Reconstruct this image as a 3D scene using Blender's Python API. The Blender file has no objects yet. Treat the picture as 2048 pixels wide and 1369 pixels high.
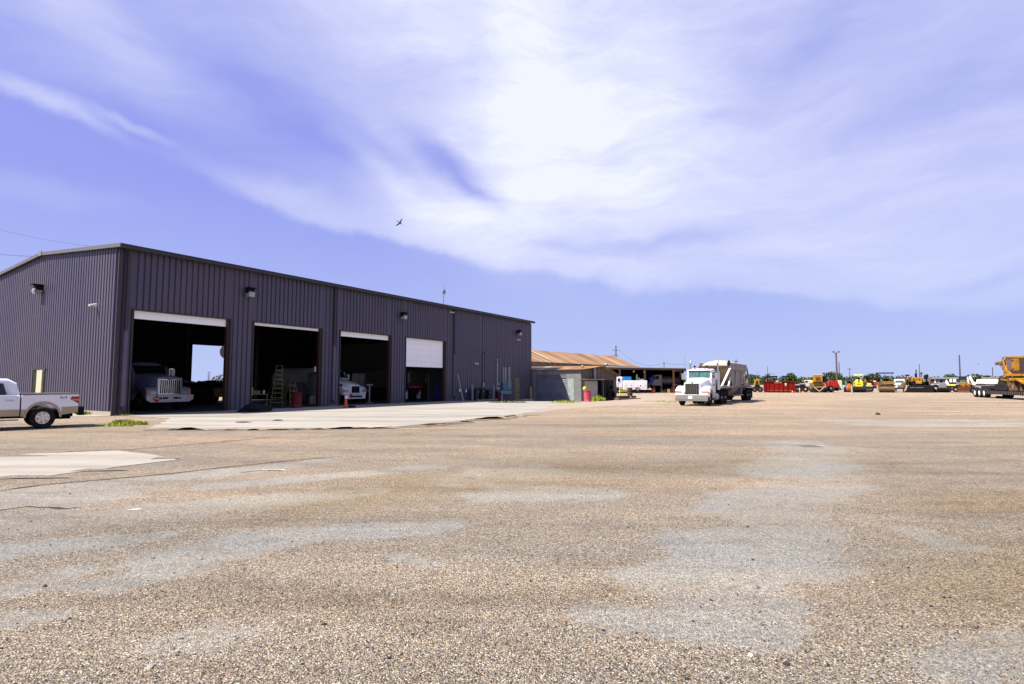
import bpy, bmesh, math, random
from mathutils import Vector, Matrix, noise
random.seed(7)
sc = bpy.context.scene
COL = sc.collection
PI = math.pi
R = math.radians

# ------------------------------------------------------------------ camera, light, exposure
FPX, CAMH, PITCH = 1112.0, 1.6, R(4.22)
cam = bpy.data.cameras.new('camera'); cam.lens = FPX / 2048 * 36; cam.sensor_width = 36
cam.clip_start = 0.05; cam.clip_end = 9000
co = bpy.data.objects.new('camera', cam); COL.objects.link(co)
co.location = (0, 0, CAMH); co.rotation_euler = (PI / 2 + PITCH, 0, 0)
sc.camera = co
sc.view_settings.view_transform = 'Standard'; sc.view_settings.look = 'None'
sc.view_settings.gamma = 1; sc.view_settings.use_curve_mapping = False
sc.view_settings.exposure = 1.3
sc.cycles.max_bounces = 6; sc.cycles.diffuse_bounces = 3
SUN_EL = R(55); SUN_DIR = Vector((-0.93, -0.37, 0)).normalized()
sun = bpy.data.lights.new('sun', 'SUN'); sun.energy = 5.0; sun.angle = R(0.53); sun.color = (1, .93, .82)
so = bpy.data.objects.new('sun', sun); COL.objects.link(so)
sv = Vector((SUN_DIR.x * math.cos(SUN_EL), SUN_DIR.y * math.cos(SUN_EL), math.sin(SUN_EL)))
so.rotation_euler = sv.to_track_quat('Z', 'Y').to_euler(); so.location = (0, 0, 60)


def ray(px, py):
    dx = (px - 1024) / FPX; dy = (684.5 - py) / FPX
    c, s = math.cos(PITCH), math.sin(PITCH)
    return Vector((dx, c - s * dy, s + c * dy))


def at(px, py, z=0.0):
    d = ray(px, py); k = (z - CAMH) / d.z
    return Vector((d.x * k, d.y * k, z))


FRAME = None   # (origin, x axis, away axis) of the thing being traced: its front stands square to the sight line


def aty(px, py, Y):
    d = ray(px, py)
    if FRAME:
        O, ux, uy = FRAME; c = Vector((0, 0, CAMH)); P0 = O + uy * (Y - O.y)
        q = c + d * ((P0 - c).dot(uy) / d.dot(uy)); return Vector((O.x + (q - O).dot(ux), Y, q.z))
    k = Y / d.y
    return Vector((d.x * k, Y, CAMH + d.z * k))


# ------------------------------------------------------------------ node helpers
class NT:
    def __init__(s, tree): s.t = tree; s.n = tree.nodes; s.l = tree.links
    def new(s, ty, **kw):
        n = s.n.new(ty)
        for k, v in kw.items(): setattr(n, k, v)
        return n
    def put(s, sock, v):
        if isinstance(v, bpy.types.NodeSocket): s.l.new(v, sock)
        elif v is not None:
            if hasattr(sock.default_value, '__len__') and not hasattr(v, '__len__'): v = [v] * len(sock.default_value)
            if hasattr(v, '__len__') and len(v) == 3 and len(sock.default_value) == 4: v = (*v, 1)
            sock.default_value = v
    def math(s, op, a, b=None, c=None, clamp=False):
        n = s.new('ShaderNodeMath', operation=op, use_clamp=clamp)
        s.put(n.inputs[0], a)
        if b is not None: s.put(n.inputs[1], b)
        if c is not None: s.put(n.inputs[2], c)
        return n.outputs[0]
    def noise(s, vec, scale, detail=4, rough=.55, dist=0, dim='3D', col=False):
        n = s.new('ShaderNodeTexNoise', noise_dimensions=dim)
        if vec is not None: s.l.new(vec, n.inputs['Vector'])
        n.inputs['Scale'].default_value = scale; n.inputs['Detail'].default_value = detail
        n.inputs['Roughness'].default_value = rough; n.inputs['Distortion'].default_value = dist
        return n.outputs['Color' if col else 'Fac']
    def mapr(s, v, a, b, c=0, d=1, smooth=False):
        n = s.new('ShaderNodeMapRange'); n.clamp = True
        if smooth: n.interpolation_type = 'SMOOTHSTEP'
        s.put(n.inputs[0], v)
        for i, x in enumerate((a, b, c, d)): n.inputs[i + 1].default_value = x
        return n.outputs[0]
    def mix(s, f, a, b, mode='MIX'):
        n = s.new('ShaderNodeMix', data_type='RGBA', blend_type=mode)
        s.put(n.inputs[0], f); s.put(n.inputs[6], a); s.put(n.inputs[7], b)
        return n.outputs[2]
    def mapping(s, vec, loc=(0, 0, 0), rot=(0, 0, 0), scale=(1, 1, 1)):
        n = s.new('ShaderNodeMapping'); s.l.new(vec, n.inputs[0])
        n.inputs[1].default_value = loc; n.inputs[2].default_value = rot; n.inputs[3].default_value = scale
        return n.outputs[0]
    def comb(s, x, y, z=0.0):
        n = s.new('ShaderNodeCombineXYZ')
        for i, v in enumerate((x, y, z)): s.put(n.inputs[i], v)
        return n.outputs[0]
    def ramp(s, f, stops, const=False):
        n = s.new('ShaderNodeValToRGB'); s.l.new(f, n.inputs[0]); cr = n.color_ramp
        if const: cr.interpolation = 'CONSTANT'
        while len(cr.elements) < len(stops): cr.elements.new(.5)
        for e, (p, c) in zip(cr.elements, stops): e.position = p; e.color = (*c, 1)
        return n.outputs[0]
    def blob(s, vec, cx, cy, rx, ry, rot, amp):
        # soft elliptical patch in a 2D coordinate field
        m = s.new('ShaderNodeMapping', vector_type='TEXTURE'); s.l.new(vec, m.inputs[0])
        m.inputs[1].default_value = (cx, cy, 0); m.inputs[2].default_value = (0, 0, rot); m.inputs[3].default_value = (rx, ry, 1)
        l = s.new('ShaderNodeVectorMath', operation='LENGTH'); s.l.new(m.outputs[0], l.inputs[0])
        return s.mapr(l.outputs['Value'], 1.0, 0.0, 0, amp, smooth=True)


# ------------------------------------------------------------------ world: physical sky with cirrus
w = bpy.data.worlds.new('World'); sc.world = w; w.use_nodes = True
N = NT(w.node_tree); N.n.clear()
sky = N.new('ShaderNodeTexSky', sky_type='NISHITA'); sky.sun_disc = False
sky.sun_elevation = SUN_EL; sky.sun_rotation = math.atan2(SUN_DIR.x, SUN_DIR.y)
sky.air_density = 1.0; sky.dust_density = 0.6; sky.ozone_density = 2.2
tc = N.new('ShaderNodeTexCoord')
sep = N.new('ShaderNodeSeparateXYZ'); N.l.new(tc.outputs['Generated'], sep.inputs[0])
az = N.math('ARCTAN2', sep.outputs[0], sep.outputs[1]); el = N.math('ARCSINE', sep.outputs[2])
azd = N.math('MULTIPLY', az, 180 / PI); eld = N.math('MULTIPLY', el, 180 / PI)
base2 = N.comb(azd, eld)
wn = N.noise(base2, .07, 6, .55, col=True)
wv = N.new('ShaderNodeVectorMath', operation='SUBTRACT'); N.l.new(wn, wv.inputs[0]); wv.inputs[1].default_value = (.5, .5, .5)
ws = N.new('ShaderNodeVectorMath', operation='MULTIPLY'); N.l.new(wv.outputs[0], ws.inputs[0]); ws.inputs[1].default_value = (9.0, 6.0, 0)
wa = N.new('ShaderNodeVectorMath', operation='ADD'); N.l.new(base2, wa.inputs[0]); N.l.new(ws.outputs[0], wa.inputs[1])
cv = wa.outputs[0]


def azel(px, py):
    d = ray(px, py).normalized()
    return math.degrees(math.atan2(d.x, d.y)), math.degrees(math.asin(d.z))


def sky_blob(px, py, rx, ry, rot, amp):
    a, e = azel(px, py); k = 1 / (1 + ((px - 1024) / FPX) ** 2)
    return N.blob(cv, a, e, rx * .0515 * k ** .8, ry * .0515 * k ** .4, -R(rot), amp)


pts = [(-700, 150), (-300, 120), (0, 165), (250, 285), (335, 336), (450, 385), (640, 455), (900, 524), (1100, 552), (1300, 582), (1600, 600), (2048, 604), (2500, 560), (3200, 400)]
ae = [azel(*q) for q in pts]; a0, a1 = ae[0][0], ae[-1][0]
sc2 = N.new('ShaderNodeSeparateXYZ'); N.l.new(cv, sc2.inputs[0])
ecol = N.ramp(N.mapr(azd, a0, a1), [((a - a0) / (a1 - a0), (e / 40,) * 3) for a, e in ae])
eedge = N.math('MULTIPLY', ecol, 40)
above = N.math('SUBTRACT', sc2.outputs[1], eedge)
body = N.mapr(above, -1.2, 4.2, smooth=True)
rim = N.math('MULTIPLY', N.mapr(above, -.4, .7, smooth=True), N.mapr(above, 3.4, .8, smooth=True))
wide = N.math('MULTIPLY', N.mapr(azd, -36, -22, 0, 1, smooth=True), N.mapr(azd, 44, 10, .35, 1))
acc = N.math('MULTIPLY', body, N.mapr(azd, -50, -5, .16, .34))
for b in [(1110, 40, 560, 620, 0, .52), (1130, 330, 430, 300, 0, .30), (1450, 330, 560, 300, 10, .16), (1800, 420, 620, 260, 0, .10), (1060, 150, 120, 420, 0, .22),
          (720, -60, 460, 230, 8, .26), (230, 60, 380, 90, 20, .26), (860, 440, 260, 80, 20, .40), (960, 450, 200, 70, 10, .20), (740, 340, 170, 46, 34, .22),
          (110, 208, 230, 26, 20, .46), (270, 268, 130, 16, 16, .30), (60, 380, 260, 40, 6, .12), (1650, 480, 380, 80, 0, .12), (1330, 540, 260, 26, 3, .14),
          (600, 260, 460, 120, 20, -.34), (890, 330, 200, 50, 34, -.55), (950, 385, 80, 24, 30, -.25), (1330, 492, 240, 26, -4, -.26), (1130, 500, 130, 18, 0, -.14), (420, 300, 300, 70, 10, -.14),
          (1600, 110, 200, 60, -35, -.10), (1850, 190, 260, 60, -30, -.10), (1960, 556, 200, 26, -4, -.16)]:
    acc = N.math('ADD', acc, sky_blob(*b))
st = N.mapping(cv, rot=(0, 0, R(14)), scale=(.045, .20, 1))
s1 = N.noise(st, 1.0, 10, .66, .3)
st2 = N.mapping(cv, rot=(0, 0, R(-35)), scale=(.03, .14, 1))
s2 = N.noise(st2, 1.0, 8, .56, .3)
dens = N.math('ADD', acc, N.math('MULTIPLY', N.math('MULTIPLY', rim, wide), .28))
s3 = N.noise(N.mapping(cv, rot=(0, 0, R(-20)), scale=(.10, .42, 1)), 1.0, 9, .64, .5)
dens = N.math('MULTIPLY', dens, N.mapr(s1, .28, .72, .74, 1.26))
dens = N.math('MULTIPLY', dens, N.mapr(s3, .28, .72, .86, 1.14))
dens = N.math('ADD', dens, N.math('MULTIPLY', N.math('SUBTRACT', s2, .5), N.mapr(above, -1, 4, .0, .55)))
dens = N.mapr(dens, 0, 1.05, .02, .92)
tint = N.mix(1.0, sky.outputs[0], (1.1, .85, 1.0), 'MULTIPLY')
blue = N.mix(N.mapr(eld, 0, 18), (3.9, 4.85, 7.8), (2.55, 2.95, 7.5))
lift = N.mix(N.mapr(eld, 0, 30, .9, .84), tint, blue)
cloud = N.mix(dens, lift, (7.6, 7.9, 8.9))
bg = N.new('ShaderNodeBackground'); N.l.new(cloud, bg.inputs[0]); bg.inputs[1].default_value = 0.0500
wo = N.new('ShaderNodeOutputWorld'); N.l.new(bg.outputs[0], wo.inputs[0])

# ------------------------------------------------------------------ materials
MATS = {}
KEEP = {'panel_steel', 'trim_steel', 'white_paint', 'dark_glass', 'green_glass', 'chrome', 'door_white', 'tyre_rubber', 'black_paint', 'interior_dark', 'leaf'}


def mat(name, col, rough=.6, metal=0.0, var=.12, scale=3.0, bump=0.0, bscale=40.0, dirt=None, dirt_amt=.35, dscale=1.2, coat=0.0,
        streak=False, emit=None, alpha=None, spec=.3):
    if name in MATS: return MATS[name]
    if name not in KEEP:
        col = [c * .72 for c in col]; dirt = dirt and [c * .72 for c in dirt]
    m = bpy.data.materials.new(name); m.use_nodes = True; T = NT(m.node_tree)
    p = T.n['Principled BSDF']; tcn = T.new('ShaderNodeTexCoord'); v = tcn.outputs['Object']
    nz = T.noise(v, scale, 6, .6)
    lo = [c * (1 - var) for c in col]; hi = [min(1, c * (1 + var)) for c in col]
    c = T.mix(T.mapr(nz, .3, .7), lo, hi)
    rsock = rough
    if dirt is not None:
        vv = T.mapping(v, scale=(1, 1, .12)) if streak else v
        dn = T.mapr(T.noise(vv, dscale, 8, .68), .5 - dirt_amt * .3, .78 - dirt_amt * .3)
        dn = T.math('MULTIPLY', dn, min(1, dirt_amt * 1.6))
        c = T.mix(dn, c, dirt)
        rsock = T.math('ADD', rough, T.math('MULTIPLY', dn, .3), clamp=True)
    T.l.new(c, p.inputs['Base Color'])
    T.put(p.inputs['Roughness'], rsock); p.inputs['Metallic'].default_value = metal
    p.inputs['Coat Weight'].default_value = coat; p.inputs['Coat Roughness'].default_value = .08
    p.inputs['Specular IOR Level'].default_value = spec
    if bump:
        b = T.new('ShaderNodeBump'); b.inputs['Strength'].default_value = bump; b.inputs['Distance'].default_value = .01
        T.l.new(T.noise(v, bscale, 5, .6), b.inputs['Height']); T.l.new(b.outputs[0], p.inputs['Normal'])
    if emit:
        p.inputs['Emission Color'].default_value = (*emit, 1); p.inputs['Emission Strength'].default_value = 1
    MATS[name] = m
    return m


DUST = (.36, .29, .22)
M = dict(
    panel=mat('panel_steel', (.050, .041, .072), .45, .0, .08, .6, .0, spec=.5, dirt=(.08, .07, .07), dirt_amt=.25, dscale=.5, streak=True),
    trim=mat('trim_steel', (.035, .03, .036), .45, 0, .1),
    rake=mat('rake_trim', (.16, .15, .16), .45, 0, .1),
    roofm=mat('roof_steel', (.30, .30, .31), .45, .2, .08, dirt=(.22, .19, .17), dirt_amt=.3, streak=True),
    door_white=mat('door_white', (.86, .85, .83), .4, 0, .02, dirt=(.6, .57, .5), dirt_amt=.12, dscale=2.5, streak=True),
    jamb=mat('jamb_brown', (.045, .018, .014), .6),
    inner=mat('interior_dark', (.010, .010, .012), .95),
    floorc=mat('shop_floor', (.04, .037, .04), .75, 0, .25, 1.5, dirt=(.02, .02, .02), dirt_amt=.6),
    galv=mat('galvanised', (.36, .38, .40), .45, .55, .2, 2, dirt=(.26, .22, .18), dirt_amt=.35, streak=True),
    galvd=mat('galvanised_dull', (.22, .23, .24), .55, .3, .2, 2, dirt=(.2, .13, .08), dirt_amt=.4, streak=True),
    white=mat('white_paint', (.70, .70, .72), .3, 0, .03, 2, coat=.4, dirt=(.45, .4, .34), dirt_amt=.15, dscale=2),
    dwhite=mat('dusty_white', (.66, .64, .60), .5, 0, .06, 2, dirt=(.36, .30, .22), dirt_amt=.35, dscale=2),
    cream=mat('cream_paint', (.62, .60, .42), .5, 0, .08, dirt=(.3, .25, .15), dirt_amt=.3),
    tan=mat('tan_paint', (.50, .39, .22), .4, 0, .06, coat=.3, dirt=DUST, dirt_amt=.25),
    hoppertan=mat('dusty_hopper', (.30, .26, .17), .7, 0, .15, 1.4, dirt=(.20, .15, .09), dirt_amt=.45, dscale=1.5, streak=True),
    hoppergrey=mat('hopper_grey', (.36, .35, .33), .65, .1, .12, 1.4, dirt=(.25, .19, .13), dirt_amt=.4, dscale=1.5, streak=True),
    tarp=mat('tarp_canvas', (.52, .49, .40), .85, 0, .14, 1.5, .4, 12, dirt=(.3, .25, .17), dirt_amt=.35, dscale=1.6),
    black=mat('black_paint', (.005, .005, .006), .7, 0, .2, spec=.15),
    rubber=mat('tyre_rubber', (.007, .007, .008), .85, 0, .25, 6, dirt=(.06, .05, .04), dirt_amt=.3, dscale=4, spec=.15),
    glass=mat('dark_glass', (.006, .008, .010), .06, 0, .1, coat=.3),
    glassg=mat('green_glass', (.05, .11, .105), .06, 0, .25, 2.5, coat=.5),
    chrome=mat('chrome', (.62, .62, .63), .18, 1, .05, dirt=(.35, .32, .28), dirt_amt=.25, dscale=5),
    alu=mat('dull_aluminium', (.50, .50, .49), .35, .8, .1, dirt=(.3, .27, .22), dirt_amt=.35, dscale=3),
    yellow=mat('machine_yellow', (.50, .235, .003), .5, 0, .10, 2, dirt=(.12, .06, .02), dirt_amt=.45, dscale=1.3, spec=.3),
    lemon=mat('bright_yellow', (.80, .68, .06), .4, 0, .05, 2, dirt=(.4, .32, .1), dirt_amt=.18),
    safety=mat('safety_yellow', (.72, .60, .04), .5, 0, .06, dirt=(.35, .28, .1), dirt_amt=.2),
    dirtyyel=mat('worn_yellow', (.36, .20, .05), .7, 0, .2, 2, dirt=(.10, .06, .035), dirt_amt=.6, dscale=2),
    rust=mat('rust', (.15, .052, .02), .85, 0, .35, 2, .3, 30, dirt=(.06, .025, .014), dirt_amt=.5),
    rustdark=mat('rust_dark', (.065, .035, .026), .85, 0, .35, 2),
    drum=mat('drum_steel', (.19, .105, .045), .5, .35, .2, 3, dirt=(.10, .05, .02), dirt_amt=.5, dscale=3),
    red=mat('red_paint', (.40, .008, .007), .4, 0, .08, 2, dirt=(.2, .01, .01), dirt_amt=.25, spec=.3),
    binred=mat('container_red', (.25, .005, .002), .7, 0, .15, 1.5, dirt=(.10, .008, .004), dirt_amt=.45, streak=True, spec=.12),
    pink=mat('pink_barrel', (.52, .066, .12), .55, 0, .1, 3, dirt=(.6, .25, .3), dirt_amt=.2),
    orange=mat('cone_orange', (.80, .14, .03), .5, 0, .05, dirt=(.4, .12, .05), dirt_amt=.2),
    amber=mat('amber_lens', (.85, .25, .02), .25, 0, .05),
    redlens=mat('red_lens', (.40, .006, .008), .2, 0, .05, coat=.5),
    lens=mat('lamp_lens', (.40, .42, .42), .15, .2, .1, coat=.5),
    blue=mat('barrel_blue', (.01, .03, .55), .4, 0, .1),
    sky=mat('tank_blue', (.01, .22, .70), .35, 0, .05),
    boxblue=mat('box_blue_grey', (.10, .22, .32), .5, .1, .15, 4, dirt=(.2, .2, .2), dirt_amt=.3),
    boxgrey=mat('box_grey', (.30, .30, .33), .5, .2, .1),
    bluedull=mat('dull_blue', (.07, .16, .26), .6, 0, .15),
    bin=mat('bin_plastic', (.018, .022, .026), .6, 0, .2),
    bollard=mat('bollard_grey', (.24, .23, .30), .6, 0, .1, dirt=(.15, .13, .12), dirt_amt=.4),
    wood=mat('weathered_wood', (.20, .17, .13), .85, 0, .25, 2, dirt=(.12, .09, .06), dirt_amt=.5, streak=True),
    pole=mat('pole_wood', (.11, .085, .075), .9, 0, .2),
    brown=mat('brown_door', (.07, .035, .018), .6),
    teal=mat('teal_wall', (.055, .075, .08), .8, 0, .1),
    green=mat('bottle_green', (.05, .22, .09), .4),
    ladder=mat('ladder_yellow', (.10, .10, .012), .6),
    vest=mat('vest_yellow', (.55, .72, .04), .8),
    pave=mat('debris_dark', (.05, .066, .04), .9, 0, .3),
    wire=mat('wire', (.03, .03, .035), .7),
    bird=mat('bird_grey', (.10, .10, .12), .8, 0, .3),
    grey=mat('machine_grey', (.22, .23, .27), .5, .1, .15, 3, dirt=(.12, .1, .08), dirt_amt=.4),
    concrete2=mat('foundation_concrete', (.42, .38, .30), .85, 0, .12, 3, .3, 60, dirt=(.3, .24, .16), dirt_amt=.4),
)


def rust_roof():
    m = bpy.data.materials.new('rusty_roof_sheet'); m.use_nodes = True; T = NT(m.node_tree); p = T.n['Principled BSDF']
    v = T.new('ShaderNodeTexCoord').outputs['UV']   # u along ridge (m), v down slope (m)
    n1 = T.noise(T.mapping(v, scale=(1.1, .12, 1)), 1.0, 8, .65)
    n2 = T.noise(T.mapping(v, scale=(.16, .10, 1)), 1.0, 5, .6)
    sx = T.new('ShaderNodeSeparateXYZ'); T.l.new(v, sx.inputs[0])
    sheet = T.new('ShaderNodeTexWhiteNoise', noise_dimensions='1D'); T.l.new(T.math('FLOOR', T.math('MULTIPLY', sx.outputs[0], 1.15)), sheet.inputs['W'])
    f = T.math('ADD', T.math('MULTIPLY', n1, .62), T.math('ADD', T.math('MULTIPLY', n2, .62), T.math('MULTIPLY', sheet.outputs[0], .22)))
    c = T.ramp(f, [(.50, (.34, .29, .22)), (.62, (.25, .165, .09)), (.74, (.20, .10, .038)), (.86, (.155, .055, .015)), (.95, (.09, .03, .01))])
    T.l.new(c, p.inputs['Base Color']); p.inputs['Roughness'].default_value = .8
    wv = T.new('ShaderNodeTexWave'); wv.inputs['Scale'].default_value = 2.2; T.l.new(v, wv.inputs[0])
    b = T.new('ShaderNodeBump'); b.inputs['Strength'].default_value = .5; b.inputs['Distance'].default_value = .03
    T.l.new(wv.outputs[1], b.inputs['Height']); T.l.new(b.outputs[0], p.inputs['Normal'])
    return m


M['rustroof'] = rust_roof()


def leaf_mat(name, a, b):
    m = bpy.data.materials.new(name); m.use_nodes = True; T = NT(m.node_tree); p = T.n['Principled BSDF']
    g = T.new('ShaderNodeNewGeometry'); v = T.new('ShaderNodeTexCoord').outputs['Object']
    f = T.math('ADD', T.math('MULTIPLY', g.outputs['Random Per Island'], .6), T.math('MULTIPLY', T.noise(v, .35, 3), .5))
    T.l.new(T.mix(T.mapr(f, .25, .85), a, b), p.inputs['Base Color']); p.inputs['Roughness'].default_value = .7
    p.inputs['Specular IOR Level'].default_value = .2
    return m


M['leaf'] = leaf_mat('brush_leaves', (.022, .040, .008), (.048, .070, .012))
M['leafd'] = leaf_mat('dark_leaves', (.018, .066, .012), (.05, .09, .02))
M['weed'] = leaf_mat('weed_leaves', (.14, .20, .02), (.38, .40, .05))
M['dryweed'] = leaf_mat('dry_weed', (.30, .22, .08), (.48, .38, .16))


# ------------------------------------------------------------------ mesh builder
ORG = {}


class MB:
    def __init__(s, Tm=None): s.v = []; s.f = []; s.uv = []; s.T = Tm; s.sm = False
    def add(s, vs, fs):
        o = len(s.v)
        s.v += [Vector(q) if s.T is None else s.T @ Vector(q) for q in vs]
        s.f += [[i + o for i in f] for f in fs]; return s
    def box(s, x0, x1, y0, y1, z0, z1):
        return s.add([(x0, y0, z0), (x1, y0, z0), (x1, y1, z0), (x0, y1, z0), (x0, y0, z1), (x1, y0, z1), (x1, y1, z1), (x0, y1, z1)],
                     [(0, 3, 2, 1), (4, 5, 6, 7), (0, 1, 5, 4), (1, 2, 6, 5), (2, 3, 7, 6), (3, 0, 4, 7)])
    def cyl(s, p0, p1, r0, r1=None, n=12, cap=True):
        r1 = r0 if r1 is None else r1; p0 = Vector(p0); p1 = Vector(p1); d = (p1 - p0)
        q = d.to_track_quat('Z', 'Y'); vs = []
        for p, r in ((p0, r0), (p1, r1)):
            for i in range(n):
                a = 2 * PI * i / n; vs.append(p + q @ Vector((r * math.cos(a), r * math.sin(a), 0)))
        fs = [(i, (i + 1) % n, n + (i + 1) % n, n + i) for i in range(n)]
        if cap: fs += [tuple(range(n - 1, -1, -1)), tuple(range(n, 2 * n))]
        return s.add(vs, fs)
    def bar(s, p0, p1, w, h=None):
        h = w if h is None else h; p0 = Vector(p0); p1 = Vector(p1); d = (p1 - p0).normalized()
        up = Vector((0, 0, 1)) if abs(d.z) < .95 else Vector((0, 1, 0))
        a = d.cross(up).normalized() * w / 2; b = a.cross(d).normalized() * h / 2
        vs = [p + i * a + j * b for p in (p0, p1) for i, j in ((-1, -1), (1, -1), (1, 1), (-1, 1))]
        return s.add(vs, [(0, 1, 2, 3), (7, 6, 5, 4), (0, 4, 5, 1), (1, 5, 6, 2), (2, 6, 7, 3), (3, 7, 4, 0)])
    def path(s, pts, r, n=8):
        for a, b in zip(pts, pts[1:]): s.cyl(a, b, r, r, n)
        return s
    def lathe(s, c, axis, prof, n=24):
        # prof: (radius, offset along axis)
        c = Vector(c); q = Vector(axis).to_track_quat('Z', 'Y'); vs = []
        for r, h in prof:
            for i in range(n):
                a = 2 * PI * i / n; vs.append(c + q @ Vector((r * math.cos(a), r * math.sin(a), h)))
        fs = []
        for k in range(len(prof) - 1):
            for i in range(n):
                j = (i + 1) % n; fs.append((k * n + i, k * n + j, (k + 1) * n + j, (k + 1) * n + i))
        fs.append(tuple(range(n - 1, -1, -1))); fs.append(tuple((len(prof) - 1) * n + i for i in range(n)))
        return s.add(vs, fs)
    def prism(s, pts, axis, a, b):
        # pts: 2D outline; axis 'x': (y,z), 'y': (x,z), 'z': (x,y)
        def P(p, k): return {'x': (k, p[0], p[1]), 'y': (p[0], k, p[1]), 'z': (p[0], p[1], k)}[axis]
        n = len(pts); vs = [P(p, a) for p in pts] + [P(p, b) for p in pts]
        return s.add(vs, [tuple(range(n)), tuple(range(2 * n - 1, n - 1, -1))] + [(i, n + i, n + (i + 1) % n, (i + 1) % n) for i in range(n)])
    def loft(s, rings, close=True, cap=True):
        n = len(rings[0]); vs = [p for r in rings for p in r]; fs = []
        m = n if close else n - 1
        for k in range(len(rings) - 1):
            for i in range(m):
                j = (i + 1) % n; fs.append((k * n + i, k * n + j, (k + 1) * n + j, (k + 1) * n + i))
        if cap: fs += [tuple(range(n - 1, -1, -1)), tuple((len(rings) - 1) * n + i for i in range(n))]
        return s.add(vs, fs)
    def sphere(s, c, r, sx=1, sy=1, sz=1, nu=14, nv=8):
        rings = []
        for j in range(1, nv):
            t = PI * j / nv
            rings.append([(c[0] + r * sx * math.sin(t) * math.cos(2 * PI * i / nu), c[1] + r * sy * math.sin(t) * math.sin(2 * PI * i / nu), c[2] + r * sz * math.cos(t)) for i in range(nu)])
        return s.loft(rings)
    def pbox(s, Y, px0, py0, px1, py1, d0=0.0, d1=1.0):
        # a solid seen as the rectangle px0..px1, py0..py1 (photo) on the plane y=Y, running back from Y+d0 to Y+d1
        a = aty(px0, py0, Y); b = aty(px1, py1, Y)
        return s.box(a.x, b.x, Y + d0, Y + d1, min(a.z, b.z), max(a.z, b.z))
    def ppoly(s, Y, pts, d0=0.0, d1=1.0):
        return s.prism([(q.x, q.z) for q in (aty(x, y, Y) for x, y in pts)], 'y', Y + d0, Y + d1)
    def pbar(s, Y, a, b, w, d=0.0, d2=None):
        p = aty(*a, Y); q = aty(*b, Y); p.y += d; q.y += d if d2 is None else d2
        return s.bar(p, q, w)
    def build(s, name, m, parent=None, bevel=0, smooth=False, seg=1):
        me = bpy.data.meshes.new(name); me.from_pydata(s.v, [], s.f)
        bm = bmesh.new(); bm.from_mesh(me)
        bmesh.ops.recalc_face_normals(bm, faces=bm.faces)
        if bevel:
            bmesh.ops.remove_doubles(bm, verts=bm.verts, dist=1e-5)
            ed = [e for e in bm.edges if len(e.link_faces) == 2 and e.calc_face_angle(0) > .5]
            bmesh.ops.bevel(bm, geom=ed, offset=bevel, segments=seg, affect='EDGES', clamp_overlap=True)
        org = ORG.get(parent.name) if parent else None
        if org is not None: bmesh.ops.translate(bm, verts=bm.verts, vec=-org)
        bm.to_mesh(me); bm.free()
        if smooth:
            me.polygons.foreach_set('use_smooth', [True] * len(me.polygons))
            try: me.set_sharp_from_angle(angle=R(38))
            except Exception: pass
        me.materials.append(M[m] if isinstance(m, str) else m)
        o = bpy.data.objects.new(name, me); COL.objects.link(o)
        if parent:
            o.parent = parent
            if org is not None: ORG[o.name] = org
        return o


def tag(o, label=None, cat=None, group=None, kind=None):
    if label: o['label'] = label
    if cat: o['category'] = cat
    if group: o['group'] = group
    if kind: o['kind'] = kind
    return o


def thing(name, label, cat, loc=(0, 0, 0), rot=0, group=None, world=False, scale=1.0):
    o = bpy.data.objects.new(name, None); COL.objects.link(o); o.empty_display_size = .3
    o.location = loc; o.rotation_euler = (0, 0, rot); o.scale = (scale,) * 3
    if world: ORG[o.name] = Vector(loc)
    return tag(o, label, cat, group)


def copy_tree(o, parent=None):
    c = o.copy(); COL.objects.link(c); c.parent = parent
    for ch in list(o.children): copy_tree(ch, c)
    return c


def clone(o, loc, rot, label, group=None):
    c = copy_tree(o); c.location = loc; c.rotation_euler = (0, 0, rot); c['label'] = label
    if group: c['group'] = group
    return c


def text(name, s, m, parent, loc, rot, size, ext=.003):
    cu = bpy.data.curves.new(name, 'FONT'); cu.body = s; cu.size = size; cu.extrude = ext; cu.align_x = 'CENTER'; cu.align_y = 'CENTER'
    t = bpy.data.objects.new('tmp', cu); COL.objects.link(t)
    dg = bpy.context.evaluated_depsgraph_get(); me = bpy.data.meshes.new_from_object(t.evaluated_get(dg))
    COL.objects.unlink(t); bpy.data.objects.remove(t)
    me.materials.clear(); me.materials.append(M[m])
    o = bpy.data.objects.new(name, me); COL.objects.link(o); o.parent = parent; o.location = loc; o.rotation_euler = rot
    return o


# ------------------------------------------------------------------ ground
def gz(x, y):
    return -0.62 * math.exp(-(((x - 4) / 9) ** 2 + ((y - 62.5) / 8) ** 2))


def ongr(px, py):
    z = 0.0
    for _ in range(12):
        p = at(px, py, z); z = .5 * z + .5 * gz(p.x, p.y)
    return Vector((p.x, p.y, gz(p.x, p.y)))


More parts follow.
